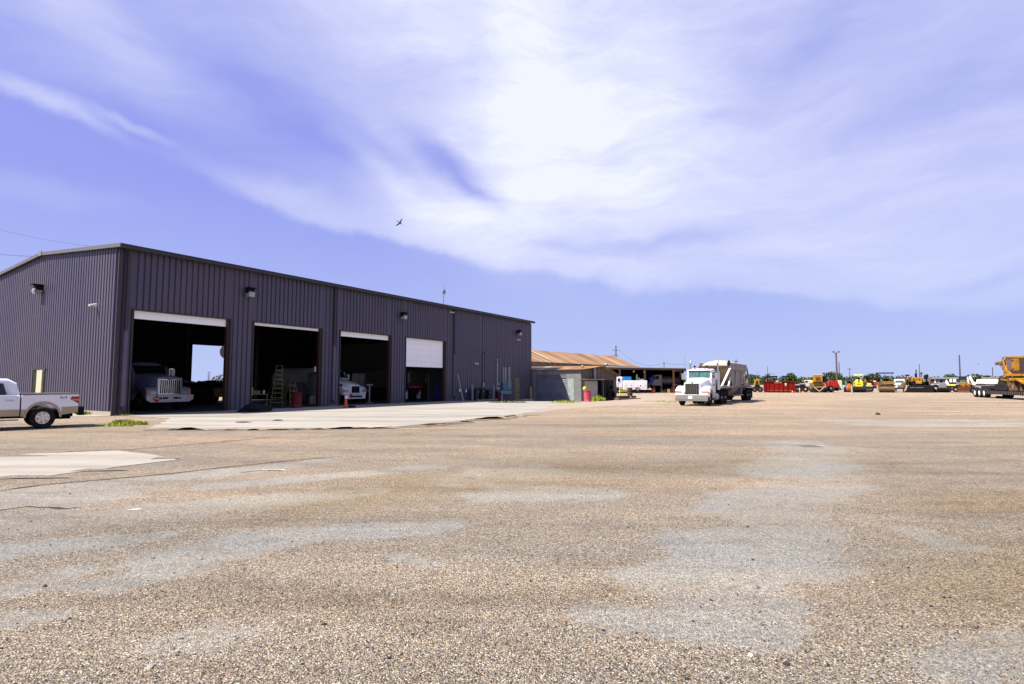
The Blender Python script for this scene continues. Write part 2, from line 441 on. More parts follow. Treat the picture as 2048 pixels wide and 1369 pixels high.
def ground_mat():
    m = bpy.data.materials.new('gravel_asphalt'); m.use_nodes = True; T = NT(m.node_tree); p = T.n['Principled BSDF']
    v = T.new('ShaderNodeTexCoord').outputs['Object']
    wn = T.noise(v, .8, 5, .65, col=True)
    s1 = T.new('ShaderNodeVectorMath', operation='SUBTRACT'); T.l.new(wn, s1.inputs[0]); s1.inputs[1].default_value = (.5, .5, .5)
    s2 = T.new('ShaderNodeVectorMath', operation='MULTIPLY'); T.l.new(s1.outputs[0], s2.inputs[0]); s2.inputs[1].default_value = (1.2, 1.2, 0)
    s3 = T.new('ShaderNodeVectorMath', operation='ADD'); T.l.new(s2.outputs[0], s3.inputs[0]); T.l.new(v, s3.inputs[1])
    wv = s3.outputs[0]
    acc = T.new('ShaderNodeAttribute', attribute_name='worn').outputs['Fac']
    str1 = T.noise(T.mapping(v, rot=(0, 0, R(-52)), scale=(.16, .9, 1)), .55, 7, .62)
    big = T.noise(v, .22, 5, .6)
    rag = T.noise(v, 2.6, 8, .72)
    gm = T.mapr(T.math('ADD', acc, T.math('MULTIPLY', T.math('SUBTRACT', T.math('ADD', T.math('MULTIPLY', rag, .6), T.math('MULTIPLY', T.noise(v, .9, 7, .75), .6)), .6), 2.0)), .34, .60, 0, .85)
    g = T.math('ADD', gm, T.math('MULTIPLY', T.math('SUBTRACT', T.math('ADD', str1, T.math('MULTIPLY', big, .6)), .84), 2.2), clamp=True)
    br = T.new('ShaderNodeAttribute', attribute_name='damp').outputs['Fac']
    vo = T.new('ShaderNodeTexVoronoi'); T.l.new(v, vo.inputs['Vector']); vo.inputs['Scale'].default_value = 105
    vo2 = T.new('ShaderNodeTexVoronoi'); T.l.new(v, vo2.inputs['Vector']); vo2.inputs['Scale'].default_value = 165
    sp = T.new('ShaderNodeSeparateColor'); T.l.new(vo.outputs['Color'], sp.inputs[0])
    sp2 = T.new('ShaderNodeSeparateColor'); T.l.new(vo2.outputs['Color'], sp2.inputs[0])
    peb = T.ramp(sp.outputs[0], [(0, (.035, .032, .03)), (.13, (.15, .12, .10)), (.28, (.36, .265, .185)), (.48, (.48, .365, .26)), (.68, (.36, .31, .27)), (.80, (.62, .50, .36)), (.93, (.86, .80, .70)), (.985, (.62, .34, .10))], True)
    pebg = T.ramp(sp2.outputs[1], [(0, (.05, .047, .043)), (.18, (.21, .195, .178)), (.5, (.285, .262, .238)), (.78, (.36, .325, .29)), (.93, (.62, .56, .48))], True)
    edge = T.mapr(vo.outputs['Distance'], .35, .75)
    pebd = T.mix(T.math('MULTIPLY', edge, .75), peb, (.13, .10, .08))
    mid = T.mapr(T.noise(v, 26, 3, .6), .3, .7, .72, 1.28)
    col = T.mix(T.mapr(g, .2, .75, 0, .85), pebd, pebg)
    col = T.mix(1.0, col, T.comb(mid, mid, mid), 'MULTIPLY')
    light = T.noise(T.mapping(v, rot=(0, 0, R(-55)), scale=(.25, 1, 1)), .3, 7, .65)
    st = T.noise(T.mapping(v, rot=(0, 0, R(-60)), scale=(.1, .7, 1)), .9, 7, .7)
    st3 = T.noise(T.mapping(v, rot=(0, 0, R(-38)), scale=(.22, 1.6, 1)), 1.1, 8, .7)
    fine = T.noise(v, 3.2, 6, .7)
    col = T.mix(T.mapr(light, .42, .64), col, (1.38, 1.28, 1.16), 'MULTIPLY')
    col = T.mix(T.mapr(st, .50, .70), col, (.66, .635, .62), 'MULTIPLY')
    col = T.mix(T.mapr(st3, .55, .72, 0, .8), col, (.74, .71, .69), 'MULTIPLY')
    col = T.mix(T.mapr(st3, .42, .27, 0, .9), col, (1.25, 1.23, 1.2), 'MULTIPLY')
    col = T.mix(T.mapr(fine, .54, .72, 0, .9), col, (.72, .70, .68), 'MULTIPLY')
    blot = T.noise(v, .55, 8, .72)
    col = T.mix(T.mapr(blot, .54, .66, 0, .75), col, (.78, .745, .70), 'MULTIPLY')
    col = T.mix(T.mapr(blot, .44, .34, 0, .75), col, (1.22, 1.19, 1.13), 'MULTIPLY')
    col = T.mix(T.math('MULTIPLY', br, .75, clamp=True), col, (.82, .74, .58), 'MULTIPLY')
    sep = T.new('ShaderNodeSeparateXYZ'); T.l.new(v, sep.inputs[0])
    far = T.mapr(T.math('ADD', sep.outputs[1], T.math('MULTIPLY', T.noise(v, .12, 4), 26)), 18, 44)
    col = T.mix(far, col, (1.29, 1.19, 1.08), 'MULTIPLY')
    col = T.mix(1.0, col, (.620, .680, .715), 'MULTIPLY')
    tr_ = None
    for ang, off, gap in ((-60, 2.2, .9), (-66, 9.5, 1.0), (-52, -3.2, .95), (-75, 15, 1.0)):
        q = T.mapping(wv, rot=(0, 0, R(ang))); sq = T.new('ShaderNodeSeparateXYZ'); T.l.new(q, sq.inputs[0])
        dd = T.math('ABSOLUTE', T.math('SUBTRACT', T.math('ABSOLUTE', T.math('SUBTRACT', sq.outputs[0], off)), gap))
        o = T.mapr(dd, .26, .10); tr_ = o if tr_ is None else T.math('MAXIMUM', tr_, o)
    col = T.mix(T.math('MULTIPLY', tr_, T.mapr(rag, .40, .62, 0, .75)), col, (.80, .78, .76), 'MULTIPLY')
    T.l.new(col, p.inputs['Base Color']); p.inputs['Roughness'].default_value = .9; p.inputs['Specular IOR Level'].default_value = .25
    h = T.math('SUBTRACT', 1.0, vo.outputs['Distance'])
    h = T.math('ADD', T.math('MULTIPLY', h, T.mapr(g, 0, 1, 1, .4)), T.math('MULTIPLY', T.noise(v, 9, 4), .8))
    b = T.new('ShaderNodeBump'); b.inputs['Strength'].default_value = 1.0; b.inputs['Distance'].default_value = .014
    T.l.new(h, b.inputs['Height']); T.l.new(b.outputs[0], p.inputs['Normal'])
    return m


M['ground'] = ground_mat()


def graded(lo, hi, step, ends):
    a = []; x = lo
    while x <= hi + 1e-6: a.append(x); x += step
    pre = []; x = lo; s = step
    while x > ends[0]: s *= 1.5; x -= s; pre.append(x)
    post = []; x = a[-1]; s = step
    while x < ends[1]: s *= 1.5; x += s; post.append(x)
    return pre[::-1] + a + post


WORN = [([(1260, 1240), (1400, 1235), (1480, 1190), (1330, 1160), (1560, 1130), (1440, 1090), (1600, 1060), (1500, 1020), (1600, 985), (1660, 965), (1560, 945), (1640, 915), (1600, 890)],
         [.30, .36, .36, .42, .5, .6, .55, .7, .7, .6, .9, .8, 1.0]),
        ([(1500, 1200), (1560, 1240), (1545, 1290)], [.35, .2, .12]),
        ([(240, 1165), (360, 1120), (500, 1085), (640, 1065), (780, 1060), (900, 1050)], [.28, .42, .42, .36, .34, .28]),
        ([(290, 1300), (430, 1275), (520, 1262)], [.12, .22, .10]), ([(-30, 1190), (130, 1150)], [.28, .25]), ([(-40, 1050), (150, 1040), (330, 1022), (560, 1000), (720, 985)], [.6, .6, .5, .45, .4]),
        ([(-40, 1000), (200, 990)], [.8, .7]), ([(120, 975), (420, 948), (640, 925)], [.35, .4, .35]), ([(420, 975), (640, 955), (860, 935)], [.3, .3, .3]), ([(-40, 1110), (120, 1090), (300, 1075)], [.3, .3, .2]), ([(-40, 1250), (90, 1235)], [.2, .15]), ([(1815, 1058), (1890, 1085), (1945, 1095)], [.18, .26, .14]),
        ([(1900, 1330), (2060, 1290)], [.25, .25]), ([(1650, 838), (1820, 850), (2000, 846)], [1.2, 1.6, 1.5]), ([(940, 960), (1080, 945)], [.7, .7]),
        ([(800, 1118), (850, 1128)], [.14, .14]), ([(1180, 1225), (1260, 1235)], [.2, .3]), ([(1000, 990), (1200, 985)], [.5, .5])]
DAMP = [([(1960, 1190), (2070, 1120)], [.7, .8]), ([(1870, 1180), (1930, 1160)], [.3, .3]), ([(1740, 925), (1800, 938)], [.7, .5]), ([(1900, 1010), (2050, 1000)], [.6, .7]),
        ([(820, 965), (1000, 958), (1200, 930)], [.8, .9, 1.1]), ([(640, 1010), (760, 985)], [.6, .7]), ([(1500, 925), (1330, 940)], [.6, .6])]


def field(defs, x, y):
    v = 0.0; p = Vector((x, y))
    if y > 90 or y < 1 or abs(x) > 90: return 0.0
    for P, rad in defs:
        for i in range(len(P) - 1):
            a, b = P[i], P[i + 1]; ab = b - a; t = max(0, min(1, (p - a).dot(ab) / ab.length_squared)); R_ = rad[i] * (1 - t) + rad[i + 1] * t
            d = (p - a - ab * t).length / R_
            if d < 2: v = max(v, 1 - d / 2)
    return v


DW = [([at(*q).xy for q in P], rd) for P, rd in WORN]; DD = [([at(*q).xy for q in P], rd) for P, rd in DAMP]


def merge(*L): return sorted(set(round(q, 4) for l in L for q in l))


fx = [-9 + .14 * i for i in range(150)]; fy = [2.0 + .16 * i for i in range(110)]
gx = merge([q for q in graded(-30, 40, 1.0, (-4000, 4000)) if not -9.5 < q < 12.2], fx); gy = merge([-4.0, -1.0, 1.0], fy, [q for q in graded(21, 90, 1.0, (20, 5000))], [-300.0, -60.0, -15.0])
mb = MB(); nx = len(gx)
mb.v = [Vector((x, y, gz(x, y))) for y in gy for x in gx]
mb.f = [(j * nx + i, j * nx + i + 1, (j + 1) * nx + i + 1, (j + 1) * nx + i) for j in range(len(gy) - 1) for i in range(nx - 1)]
GO = mb.build('ground', 'ground', smooth=True); tag(GO, kind='structure')
for nm, D_ in (('worn', DW), ('damp', DD)):
    at_ = GO.data.attributes.new(nm, 'FLOAT', 'POINT')
    at_.data.foreach_set('value', [field(D_, v.co.x, v.co.y) for v in GO.data.vertices])



def concrete(name, col, spec):
    m = bpy.data.materials.new(name); m.use_nodes = True; T = NT(m.node_tree); p = T.n['Principled BSDF']
    v = T.new('ShaderNodeTexCoord').outputs['Object']
    n = T.noise(v, .7, 7, .65); n2 = T.noise(v, 14, 5, .7)
    c = T.mix(T.mapr(n, .35, .7), [q * .86 for q in col], col)
    c = T.mix(T.mapr(n2, .50, .72, 0, .45), c, [q * .55 for q in col])
    sn = T.noise(T.mapping(v, rot=(0, 0, R(-58)), scale=(.12, 1, 1)), .8, 7, .7)
    c = T.mix(T.mapr(sn, .46, .62, 0, .8), c, spec)
    vo = T.new('ShaderNodeTexVoronoi', feature='DISTANCE_TO_EDGE'); T.l.new(T.mapping(v, rot=(0, 0, R(31.9))), vo.inputs['Vector']); vo.inputs['Scale'].default_value = .22
    c = T.mix(T.mapr(vo.outputs[0], 0, .006, .55, 0), c, (.2, .17, .13))
    T.l.new(c, p.inputs['Base Color']); p.inputs['Roughness'].default_value = .85
    b = T.new('ShaderNodeBump'); b.inputs['Strength'].default_value = .4; b.inputs['Distance'].default_value = .01
    T.l.new(n2, b.inputs['Height']); T.l.new(b.outputs[0], p.inputs['Normal'])
    return m


M['apron'] = concrete('apron_concrete', (.275, .258, .225), (.13, .115, .095))
M['slab'] = concrete('slab_concrete', (.265, .243, .21), (.15, .13, .105))
M['dirtpath'] = concrete('pale_dirt', (.27, .215, .16), (.19, .15, .11))


def sheet(name, pts, m, lift, jitter=.12, world=None):
    """flat sheet following the ground; ragged outline"""
    out = []
    n = len(pts)
    for i in range(n):
        a = Vector(pts[i][:2]); b = Vector(pts[(i + 1) % n][:2]); L = (b - a).length; k = max(1, int(L / .5))
        for j in range(k):
            q = a.lerp(b, j / k); o = noise.noise((q.x * 1.3, q.y * 1.3, 3.3)) + .5 * noise.noise((q.x * 4, q.y * 4, 1.3))
            nrm = Vector((-(b - a).y, (b - a).x)).normalized(); q = q + nrm * o * jitter
            out.append((q.x, q.y, 0))
    bm = bmesh.new(); vs = [bm.verts.new(q) for q in out]; bm.faces.new(vs)
    bmesh.ops.triangulate(bm, faces=bm.faces[:])
    for _ in range(3):
        ed = [e for e in bm.edges if e.calc_length() > 1.6]
        if ed: bmesh.ops.subdivide_edges(bm, edges=ed, cuts=1); bmesh.ops.triangulate(bm, faces=[f for f in bm.faces if len(f.verts) > 3])
    for v in bm.verts: v.co.z = gz(v.co.x, v.co.y) + lift
    bmesh.ops.recalc_face_normals(bm, faces=bm.faces)
    for f in bm.faces:
        f.normal_update()
        if f.normal.z < 0: f.normal_flip()
    me = bpy.data.meshes.new(name); bm.to_mesh(me); bm.free(); me.materials.append(M[m])
    o = bpy.data.objects.new(name, me); COL.objects.link(o); return tag(o, kind='structure')


# building frame: x = along the front wall, y = into the building
BC = Vector((-19.5663, 27.4454, 0)); BA = R(31.87); BROT = PI / 2 - BA
DV = Vector((math.sin(BA), math.cos(BA), 0)); EV = Vector((-math.cos(BA), math.sin(BA), 0))
BL, BW, BH, RISE, DH = 41.07, 18.92, 8.46, .75, 5.30
DOORS = [(.66, 5.80), (7.29, 12.36), (13.96, 19.02), (20.70, 25.78)]


def bl(t, s, z=0.0): return BC + DV * t + EV * s + Vector((0, 0, z))


def onwall(px, py, o=0.0):
    """photo point on the front wall plane pushed out by o -> (t, z)"""
    d = ray(px, py); n = -EV; P0 = BC + n * o
    k = (P0 - Vector((0, 0, CAMH))).dot(n) / d.dot(n)
    q = Vector((0, 0, CAMH)) + d * k
    return (q - BC).dot(DV), q.z


def onend(px, py, o=0.0):
    d = ray(px, py); n = -DV; P0 = BC + n * o
    k = (P0 - Vector((0, 0, CAMH))).dot(n) / d.dot(n)
    q = Vector((0, 0, CAMH)) + d * k
    return (q - BC).dot(EV), q.z


ap = [ongr(*q) for q in [(300, 858), (420, 860), (560, 858), (640, 857), (795, 854), (855, 850), (962, 838), (1052, 828), (1090, 818)]]
ap2 = [bl(44, -5), bl(41, .5), bl(33, .02), bl(.5, .02), bl(.2, -1.2)]
sheet('concrete_apron', ap + ap2 + [ongr(340, 838)], 'apron', .012, .20)
sheet('concrete_slab', [ongr(*q) for q in [(-220, 975), (-10, 961), (75, 955), (150, 946), (262, 932), (355, 920.5), (300, 909), (235, 902), (60, 908), (-40, 914), (-260, 925)]], 'slab', .008, .16)
sheet('side_path', [bl(-.9, -.35), bl(-.05, -.05), bl(-.05, 12), bl(-1.9, 12), bl(-1.9, 1.2)], 'apron', .016, .08)
sheet('yard_path', [ongr(*q) for q in [(1052, 829), (1110, 820), (1225, 812), (1330, 808), (1350, 800), (1330, 790), (1290, 787.5), (1235, 799), (1180, 803.5), (1120, 806.5), (1085, 812)]], 'dirtpath', .006, .5)


r_ = random.Random(5)
for (a, b, n_) in (((300, 859), (560, 859), 7), ((560, 859), (800, 855), 9), ((830, 853), (1060, 829), 14)):
    for k in range(n_):
        q = (k + r_.uniform(.1, .9)) / n_; px = a[0] + (b[0] - a[0]) * q; py = a[1] + (b[1] - a[1]) * q + 1.5; w_ = r_.uniform(12, 50); h_ = r_.uniform(.8, 5.0)
        sheet('gravel_spill', [ongr(px - w_, py + 1), ongr(px + w_, py + 1 - .02 * w_), ongr(px + w_ * .3, py - h_), ongr(px - w_ * .4, py - h_ * .8)], 'ground', .018, .07)
for (px, py, w_, h_) in ((60, 957, 90, 5), (200, 942, 60, 3), (330, 918, 30, 3), (20, 913, 80, 3)):
    sheet('gravel_spill', [ongr(px - w_, py + 2), ongr(px + w_, py), ongr(px + w_ * .3, py - h_), ongr(px - w_ * .4, py - h_)], 'ground', .014, .05)


def crack(name, pts, wd, m, label=None):
    mb = MB(); P = [at(*q) for q in pts]; L = []
    for a, b in zip(P, P[1:]):
        k = max(2, int((b - a).length / .05))
        for j in range(k):
            q = a.lerp(b, j / k); o = .05 * noise.noise((q.x * 2, q.y * 2, 5)) + .03 * noise.noise((q.x * 9, q.y * 9, 8)); L.append(q + Vector((o, o, 0)))
    vs = []
    for i, q in enumerate(L):
        d = (L[min(i + 1, len(L) - 1)] - L[max(i - 1, 0)]).normalized(); nrm = Vector((-d.y, d.x, 0))
        t = i / (len(L) - 1); ww = 3.4 * wd * (.25 + .75 * abs(noise.noise((q.x * 3, q.y * 3, 2))) * 2) * min(1, 8 * (1 - t), 8 * t + .2)
        vs += [q + nrm * ww, q - nrm * ww]
    mb.v = [Vector((q.x, q.y, .004)) for q in vs]; mb.f = [(2 * i, 2 * i + 1, 2 * i + 3, 2 * i + 2) for i in range(len(L) - 1)]
    o = mb.build(name, m); return tag(o, kind='structure')


M['crack'] = mat('crack_tar', (.045, .038, .033), .9, 0, .3, 20)
M['chalk'] = mat('pale_scrape', (.70, .68, .64), .9, 0, .15, 20)
crack('pavement_crack', [(-60, 992), (0, 982), (90, 970), (230, 958), (340, 948), (460, 934), (600, 920), (700, 912)], .016, 'crack')
crack('pavement_crack', [(-30, 1026), (60, 1013), (130, 1018), (180, 1014)], .014, 'crack')
crack('pavement_crack', [(-60, 915), (0, 912), (160, 903), (260, 900), (400, 888), (560, 874)], .02, 'crack')
crack('pavement_crack', [(480, 946), (530, 941), (575, 943)], .012, 'crack')
crack('pavement_crack', [(480, 862), (640, 856), (720, 852), (800, 852)], .03, 'crack')
crack('pale_scrape', [(250, 1021), (275, 1019), (300, 1018)], .012, 'chalk')
crack('pale_scrape', [(520, 940), (560, 940), (575, 942)], .014, 'chalk')

# loose stones lying about, one mass
mb = MB(); rs = random.Random(3)
ico = [(0, 0, 1), (.9, 0, .2), (.28, .85, .2), (-.72, .53, .25), (-.72, -.53, .2), (.28, -.85, .25), (0, 0, -.6)]
icf = [(0, 1, 2), (0, 2, 3), (0, 3, 4), (0, 4, 5), (0, 5, 1), (6, 2, 1), (6, 3, 2), (6, 4, 3), (6, 5, 4), (6, 1, 5)]
for i in range(7500):
    Y = 2.2 + 16 * rs.random() ** 1.6; X = (rs.random() * 2 - 1) * (Y * .98 + .3); r = .0045 + .006 * rs.random() ** 2
    if i < 700: r = .007 + .012 * rs.random() ** 2.5
    a = rs.random() * 6.28; k = (rs.uniform(.7, 1.3), rs.uniform(.7, 1.2), rs.uniform(.4, .8))
    mb.add([(X + r * k[0] * (q[0] * math.cos(a) - q[1] * math.sin(a)), Y + r * k[1] * (q[0] * math.sin(a) + q[1] * math.cos(a)), r * .3 + r * k[2] * q[2]) for q in ico], icf)
m = bpy.data.materials.new('loose_stone'); m.use_nodes = True; T = NT(m.node_tree)
g = T.new('ShaderNodeNewGeometry')
T.l.new(T.ramp(g.outputs['Random Per Island'], [(0, (.018, .018, .018)), (.55, (.10, .09, .085)), (.6, (.19, .155, .12)), (.8, (.15, .145, .14)), (.94, (.38, .36, .33)), (.985, (.30, .15, .05))], True), T.n['Principled BSDF'].inputs['Base Color'])
T.n['Principled BSDF'].inputs['Roughness'].default_value = .85; M['stone'] = m
tag(mb.build('loose_gravel', 'stone'), 'small loose stones scattered over the yard surface', 'gravel', kind='stuff')

# drain grate
dc = at(1619, 893)
t = thing('drain_grate', 'rusty slotted drain grate set in the gravel yard', 'drain', (dc.x, dc.y, 0), .05, scale=.48)
MB().box(-.62, .95, -.42, .42, .001, .010).build('surround', 'slab', t)
MB().box(-.55, .45, -.34, .34, .010, .014).build('pit', 'black', t)
mb = MB()
for k in range(8): mb.box(-.55 + k * .135, -.49 + k * .135, -.34, .34, .014, .03)
mb.box(-.58, .48, .34, .38, .010, .03).box(-.58, .48, -.38, -.34, .010, .03).build('grate_bars', 'galvd', t)

# ------------------------------------------------------------------ the dark steel workshop
shop = thing('workshop_building', 'long dark grey ribbed steel workshop with four open roller doors', 'building', BC, BROT)


def rib_profile(a, b, pitch=.3048, h=.065, base=.275, top=.20, ph=0.0):
    pts = [(a, 0)]; k = math.ceil((a - ph) / pitch)
    while ph + k * pitch + base / 2 < b:
        c = ph + k * pitch
        if c - base / 2 > a + .001: pts += [(c - base / 2, 0), (c - top / 2, h), (c + top / 2, h), (c + base / 2, 0)]
        k += 1
    pts.append((b, 0)); return pts


def rib_wall(mb, a, b, z0, ztop, fn, ph=0.0, **kw):
    """fn(u, out, z) -> point; ztop is a number or function of u"""
    pr = rib_profile(a, b, ph=ph, **kw); zt = ztop if callable(ztop) else (lambda u: ztop)
    vs = []
    for u, h in pr: vs += [fn(u, h, z0), fn(u, h, zt(u))]
    mb.add(vs, [(2 * i, 2 * i + 2, 2 * i + 3, 2 * i + 1) for i in range(len(pr) - 1)])


fr = lambda u, h, z: (u, -h, z)
mb = MB(); edges = [0] + [q for d in DOORS for q in d] + [31.3]
for i in range(0, len(edges) - 1):
    a, b = edges[i], edges[i + 1]
    rib_wall(mb, a, b, DH if i % 2 == 1 else .0, BH - .02, fr)
rib_wall(mb, 31.3, BL, -.9, BH - .02, fr)
# inner face (liner) so walls have thickness
for i in range(0, len(edges) - 1):
    a, b = edges[i], edges[i + 1]
    mb.box(a, b, .02, .20, DH if i % 2 == 1 else .0, BH - .1)
mb.box(31.3, BL, .02, .2, -.9, BH - .1)
mb.build('front_wall', 'panel', shop)
gable = lambda s: BH - .02 + RISE * (1 - abs(s - BW / 2) / (BW / 2))
mb = MB(); rib_wall(mb, .0, BW, .20, gable, lambda u, h, z: (-h, u, z), ph=.1, h=.10, base=.275, top=.185)
mb.prism([(0, .2), (BW, .2), (BW, BH - .1), (BW / 2, BH + RISE - .1), (0, BH - .1)], 'x', .02, .18)
mb.build('end_wall', 'panel', shop)
mb = MB(); rib_wall(mb, .0, BW, -.9, gable, lambda u, h, z: (BL + h, u, z))
mb.prism([(0, -.9), (BW, -.9), (BW, BH - .1), (BW / 2, BH + RISE - .1), (0, BH - .1)], 'x', BL - .18, BL - .02)
mb.build('end_wall', 'panel', shop)
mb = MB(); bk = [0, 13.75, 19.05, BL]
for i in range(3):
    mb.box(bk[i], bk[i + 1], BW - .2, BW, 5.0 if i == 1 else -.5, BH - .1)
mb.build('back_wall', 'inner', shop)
MB().box(-.10, .0, -.03, BW, -.05, .20).box(.0, .60, -.03, .0, -.1, .06).build('foundation', 'concrete2', shop)
mb = MB()
ov = .28
for sgn in (0, 1):
    y0, y1 = ((-ov, BW / 2) if sgn == 0 else (BW / 2, BW + ov))
    z0 = BH - RISE * ov / (BW / 2) + .03; z1 = BH + RISE + .03
    za, zb = (z0, z1) if sgn == 0 else (z1, z0)
    mb.add([(-.2, y0, za), (BL + .2, y0, za), (BL + .2, y1, zb), (-.2, y1, zb), (-.2, y0, za - .06), (BL + .2, y0, za - .06), (BL + .2, y1, zb - .06), (-.2, y1, zb - .06)],
           [(0, 1, 2, 3), (7, 6, 5, 4), (0, 4, 5, 1), (1, 5, 6, 2), (2, 6, 7, 3), (3, 7, 4, 0)])
mb.build('roof', 'roofm', shop)
# gutter and rake trims
mb = MB(); mb.box(-.24, BL + .24, -ov - .16, -ov - .002, BH - .17, BH + .03); mb.box(-.24, BL + .24, -ov - .19, -ov - .16, BH - .01, BH + .05)
mb.build('gutter', 'trim', shop, bevel=.015)
for (a, za, b, zb) in ((-ov - .19, BH - .02, BW / 2, BH + RISE), (BW / 2, BH + RISE, BW + ov + .19, BH - .02)):
    mb = MB(); mb.add([(x, y, z) for x in (-.27, -.203) for y, z in ((a, za - .13), (b, zb - .13), (b, zb + .06), (a, za + .06))],
                      [(0, 1, 2, 3), (7, 6, 5, 4), (0, 4, 5, 1), (1, 5, 6, 2), (2, 6, 7, 3), (3, 7, 4, 0)])
    mb.build('rake_trim', 'rake', shop)
MB().box(-.30, -.27, BW / 2 - .25, BW / 2 + .22, BH + RISE - .15, BH + RISE + .12).build('ridge_cap', 'galv', shop)
MB().box(-.115, .07, -.085, -.001, .0, BH - .2).build('corner_trim', 'trim', shop)
MB().box(BL - .05, BL + .05, -.05, -.001, -.9, BH - .2).build('corner_trim', 'trim', shop)
# downspouts and their guards
for tt in (.32, 13.35, 26.95):
    mb = MB(); mb.box(tt - .07, tt + .07, -.20, -.06, .42, BH - .20); mb.bar((tt, -.13, .45), (tt, -.30, .22), .13, .11)
    mb.build('downspout', 'trim' if tt > 1 else 'trim', shop, bevel=.012)
    mb = MB(); mb.box(tt - .085, tt + .085, -.21, -.05, .44, 4.2); mb.build('downspout_guard', mat('guard_steel', (.13, .12, .16), .5), shop)
for i, (a, b) in enumerate(DOORS):
    f = MB(); f.box(b - .16, b - .002, -.01, .24, 0.01, DH - .002).box(a + .002, a + .06, -.012, .5, .01, DH - .002).box(a, b - .2, .24, .5, DH - .06, DH - .002)
    f.build('door_frame', 'jamb', shop)
    MB().box(a - .055, a + .002, -.08, -.001, .01, DH + .06).box(b - .002, b + .055, -.08, -.001, .01, DH + .06).box(a + .002, b - .002, -.08, -.001, DH - .001, DH + .06).build('door_trim', 'trim', shop)
    drop = [.42, .17, .36, 2.36][i]
    mb = MB(); z = DH - .005; n = max(1, round(drop / .47)); hh = drop / n
    for k in range(n):
        mb.box(a + .065, b - .165, .12, .17, z - hh + .004, z)
        z -= hh
    mb.build('roller_door', 'door_white', shop, bevel=.008)
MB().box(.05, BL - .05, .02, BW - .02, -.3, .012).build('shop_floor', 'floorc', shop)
# rafters and a red crane beam inside
mb = MB()
for tt in (6.55, 13.1, 19.85, 26.6):
    mb.box(tt - .12, tt + .12, .3, .6, .0, BH - .5); mb.box(tt - .1, tt + .1, .3, BW - .3, BH - .75, BH - .3); mb.box(tt - .12, tt + .12, BW - .6, BW - .3, 0, BH - .5)
mb.build('steel_frame', 'rustdark', shop)
MB().box(7, 19, 6, 6.3, 6.0, 6.4).build('crane_beam', 'red', shop)
# interior room at the far end (seen through door 4)
MB().box(27.0, 27.2, .25, 2.9, 0, 5.6).box(27.0, 27.2, 4.0, BW - .3, 0, 5.6).box(27.0, 27.2, 2.9, 4.0, 2.3, 5.6).build('partition_wall', 'teal', shop)
MB().box(26.97, 27.05, 2.95, 3.95, .02, 2.28).build('inner_door', 'brown', shop)
MB().box(26.96, 27.0, 2.82, 2.93, 0, 2.4).box(26.96, 27.0, 3.97, 4.08, 0, 2.4).build('inner_door_frame', 'boxgrey', shop)
MB().box(26.90, 26.96, 1.0, 2.2, .05, 1.45).build('wall_panel', mat('indigo_panel', (.06, .06, .20), .6), shop)
t0, z0 = onwall(1029, 756, .05); t1, z1 = onwall(1038.5, 798, .05)
MB().box(t0, t1, -.09, -.042, z1, z0).build('side_door', mat('olive_door', (.20, .18, .09), .6, dirt=(.1, .09, .05), dirt_amt=.4), shop)
MB().box(t0 - .25, t1 + .9, -1.3, -.05, -.8, z1 - .03).build('door_step', 'concrete2', shop)
# end wall: dark sheet as window opening and painted shadow of the cream panel
s0, zt = onend(94, 740, .05); s1, zb = onend(66, 790, .05); sm, _ = onend(81, 740, .05); sr, _ = onend(91.5, 740, .05)
MB().box(-.115, -.041, s0, s1, 1.1, zt).build('opening_and_shadow', 'inner', shop)
mb = MB(); mb.box(-.22, -.12, sr, sm, .95, zt - .02); mb.build('vent_panel', 'cream', shop, bevel=.01)
mb = MB(); mb.box(-.14, -.06, s0 - .06, s1 + .06, zt, zt + .07).box(-.14, -.06, s1, s1 + .06, 1.04, zt); mb.build('window_frame', 'trim', shop)


def wall_lamp(px, py, label, end=False, first=[None]):
    if end: s, z = onend(px, py, .1); loc = bl(-.102, s, z); rot = BROT - PI / 2
    else: s, z = onwall(px, py, .1); loc = bl(s, -.067, z); rot = BROT
    if first[0]: return clone(first[0], loc, rot, label, 'wall lamps on the steel workshop')
    t = thing('wall_lamp', label, 'lamp', loc, rot, 'wall lamps on the steel workshop')
    MB().box(-.2, .2, -.36, -.002, -.02, .30).build('housing', 'black', t, bevel=.03)
    MB().prism([(-.44, -.05), (-.38, -.22), (-.06, -.22), (-.02, -.02), (-.1, .05), (-.4, .1)], 'x', -.19, .19).build('lens', 'lens', t, bevel=.02)
    MB().box(-.24, .24, -.5, -.01, .30, .34).build('hood', 'black', t)
    first[0] = t; return t


wall_lamp(497, 588, 'square wall lamp above the gap between the first two roller doors')
wall_lamp(804.5, 634, 'square wall lamp above the gap between the third and fourth roller doors')
wall_lamp(1036, 667.5, 'square wall lamp high on the workshop front near its far corner')
wall_lamp(84, 582, 'square wall lamp high on the sunlit end wall', end=True)


def seccam(px, py, label, end=False):
    if end: s, z = onend(px, py, .1); loc = bl(-.102, s, z); rot = BROT - PI / 2
    else: s, z = onwall(px, py, .1); loc = bl(s, -.067, z); rot = BROT
    t = thing('security_camera', label, 'camera', loc, rot, 'small white cameras on the workshop walls')
    MB().box(-.06, .06, -.08, -.001, -.08, .08).build('bracket', 'white', t, bevel=.01)
    MB().cyl((0, -.07, .02), (.05, -.36, -.05), .06, .06, 10).build('camera_body', 'white', t, smooth=True)
    return t


seccam(194, 611, 'small white camera on the sunlit end wall', True)
seccam(901, 625, 'small white camera under the gutter by the far downspout')
seccam(1035, 680, 'small white camera just below the farthest wall lamp')
seccam(951, 727.5, 'pale floodlight-like camera low on the wall above the wheelie bins')

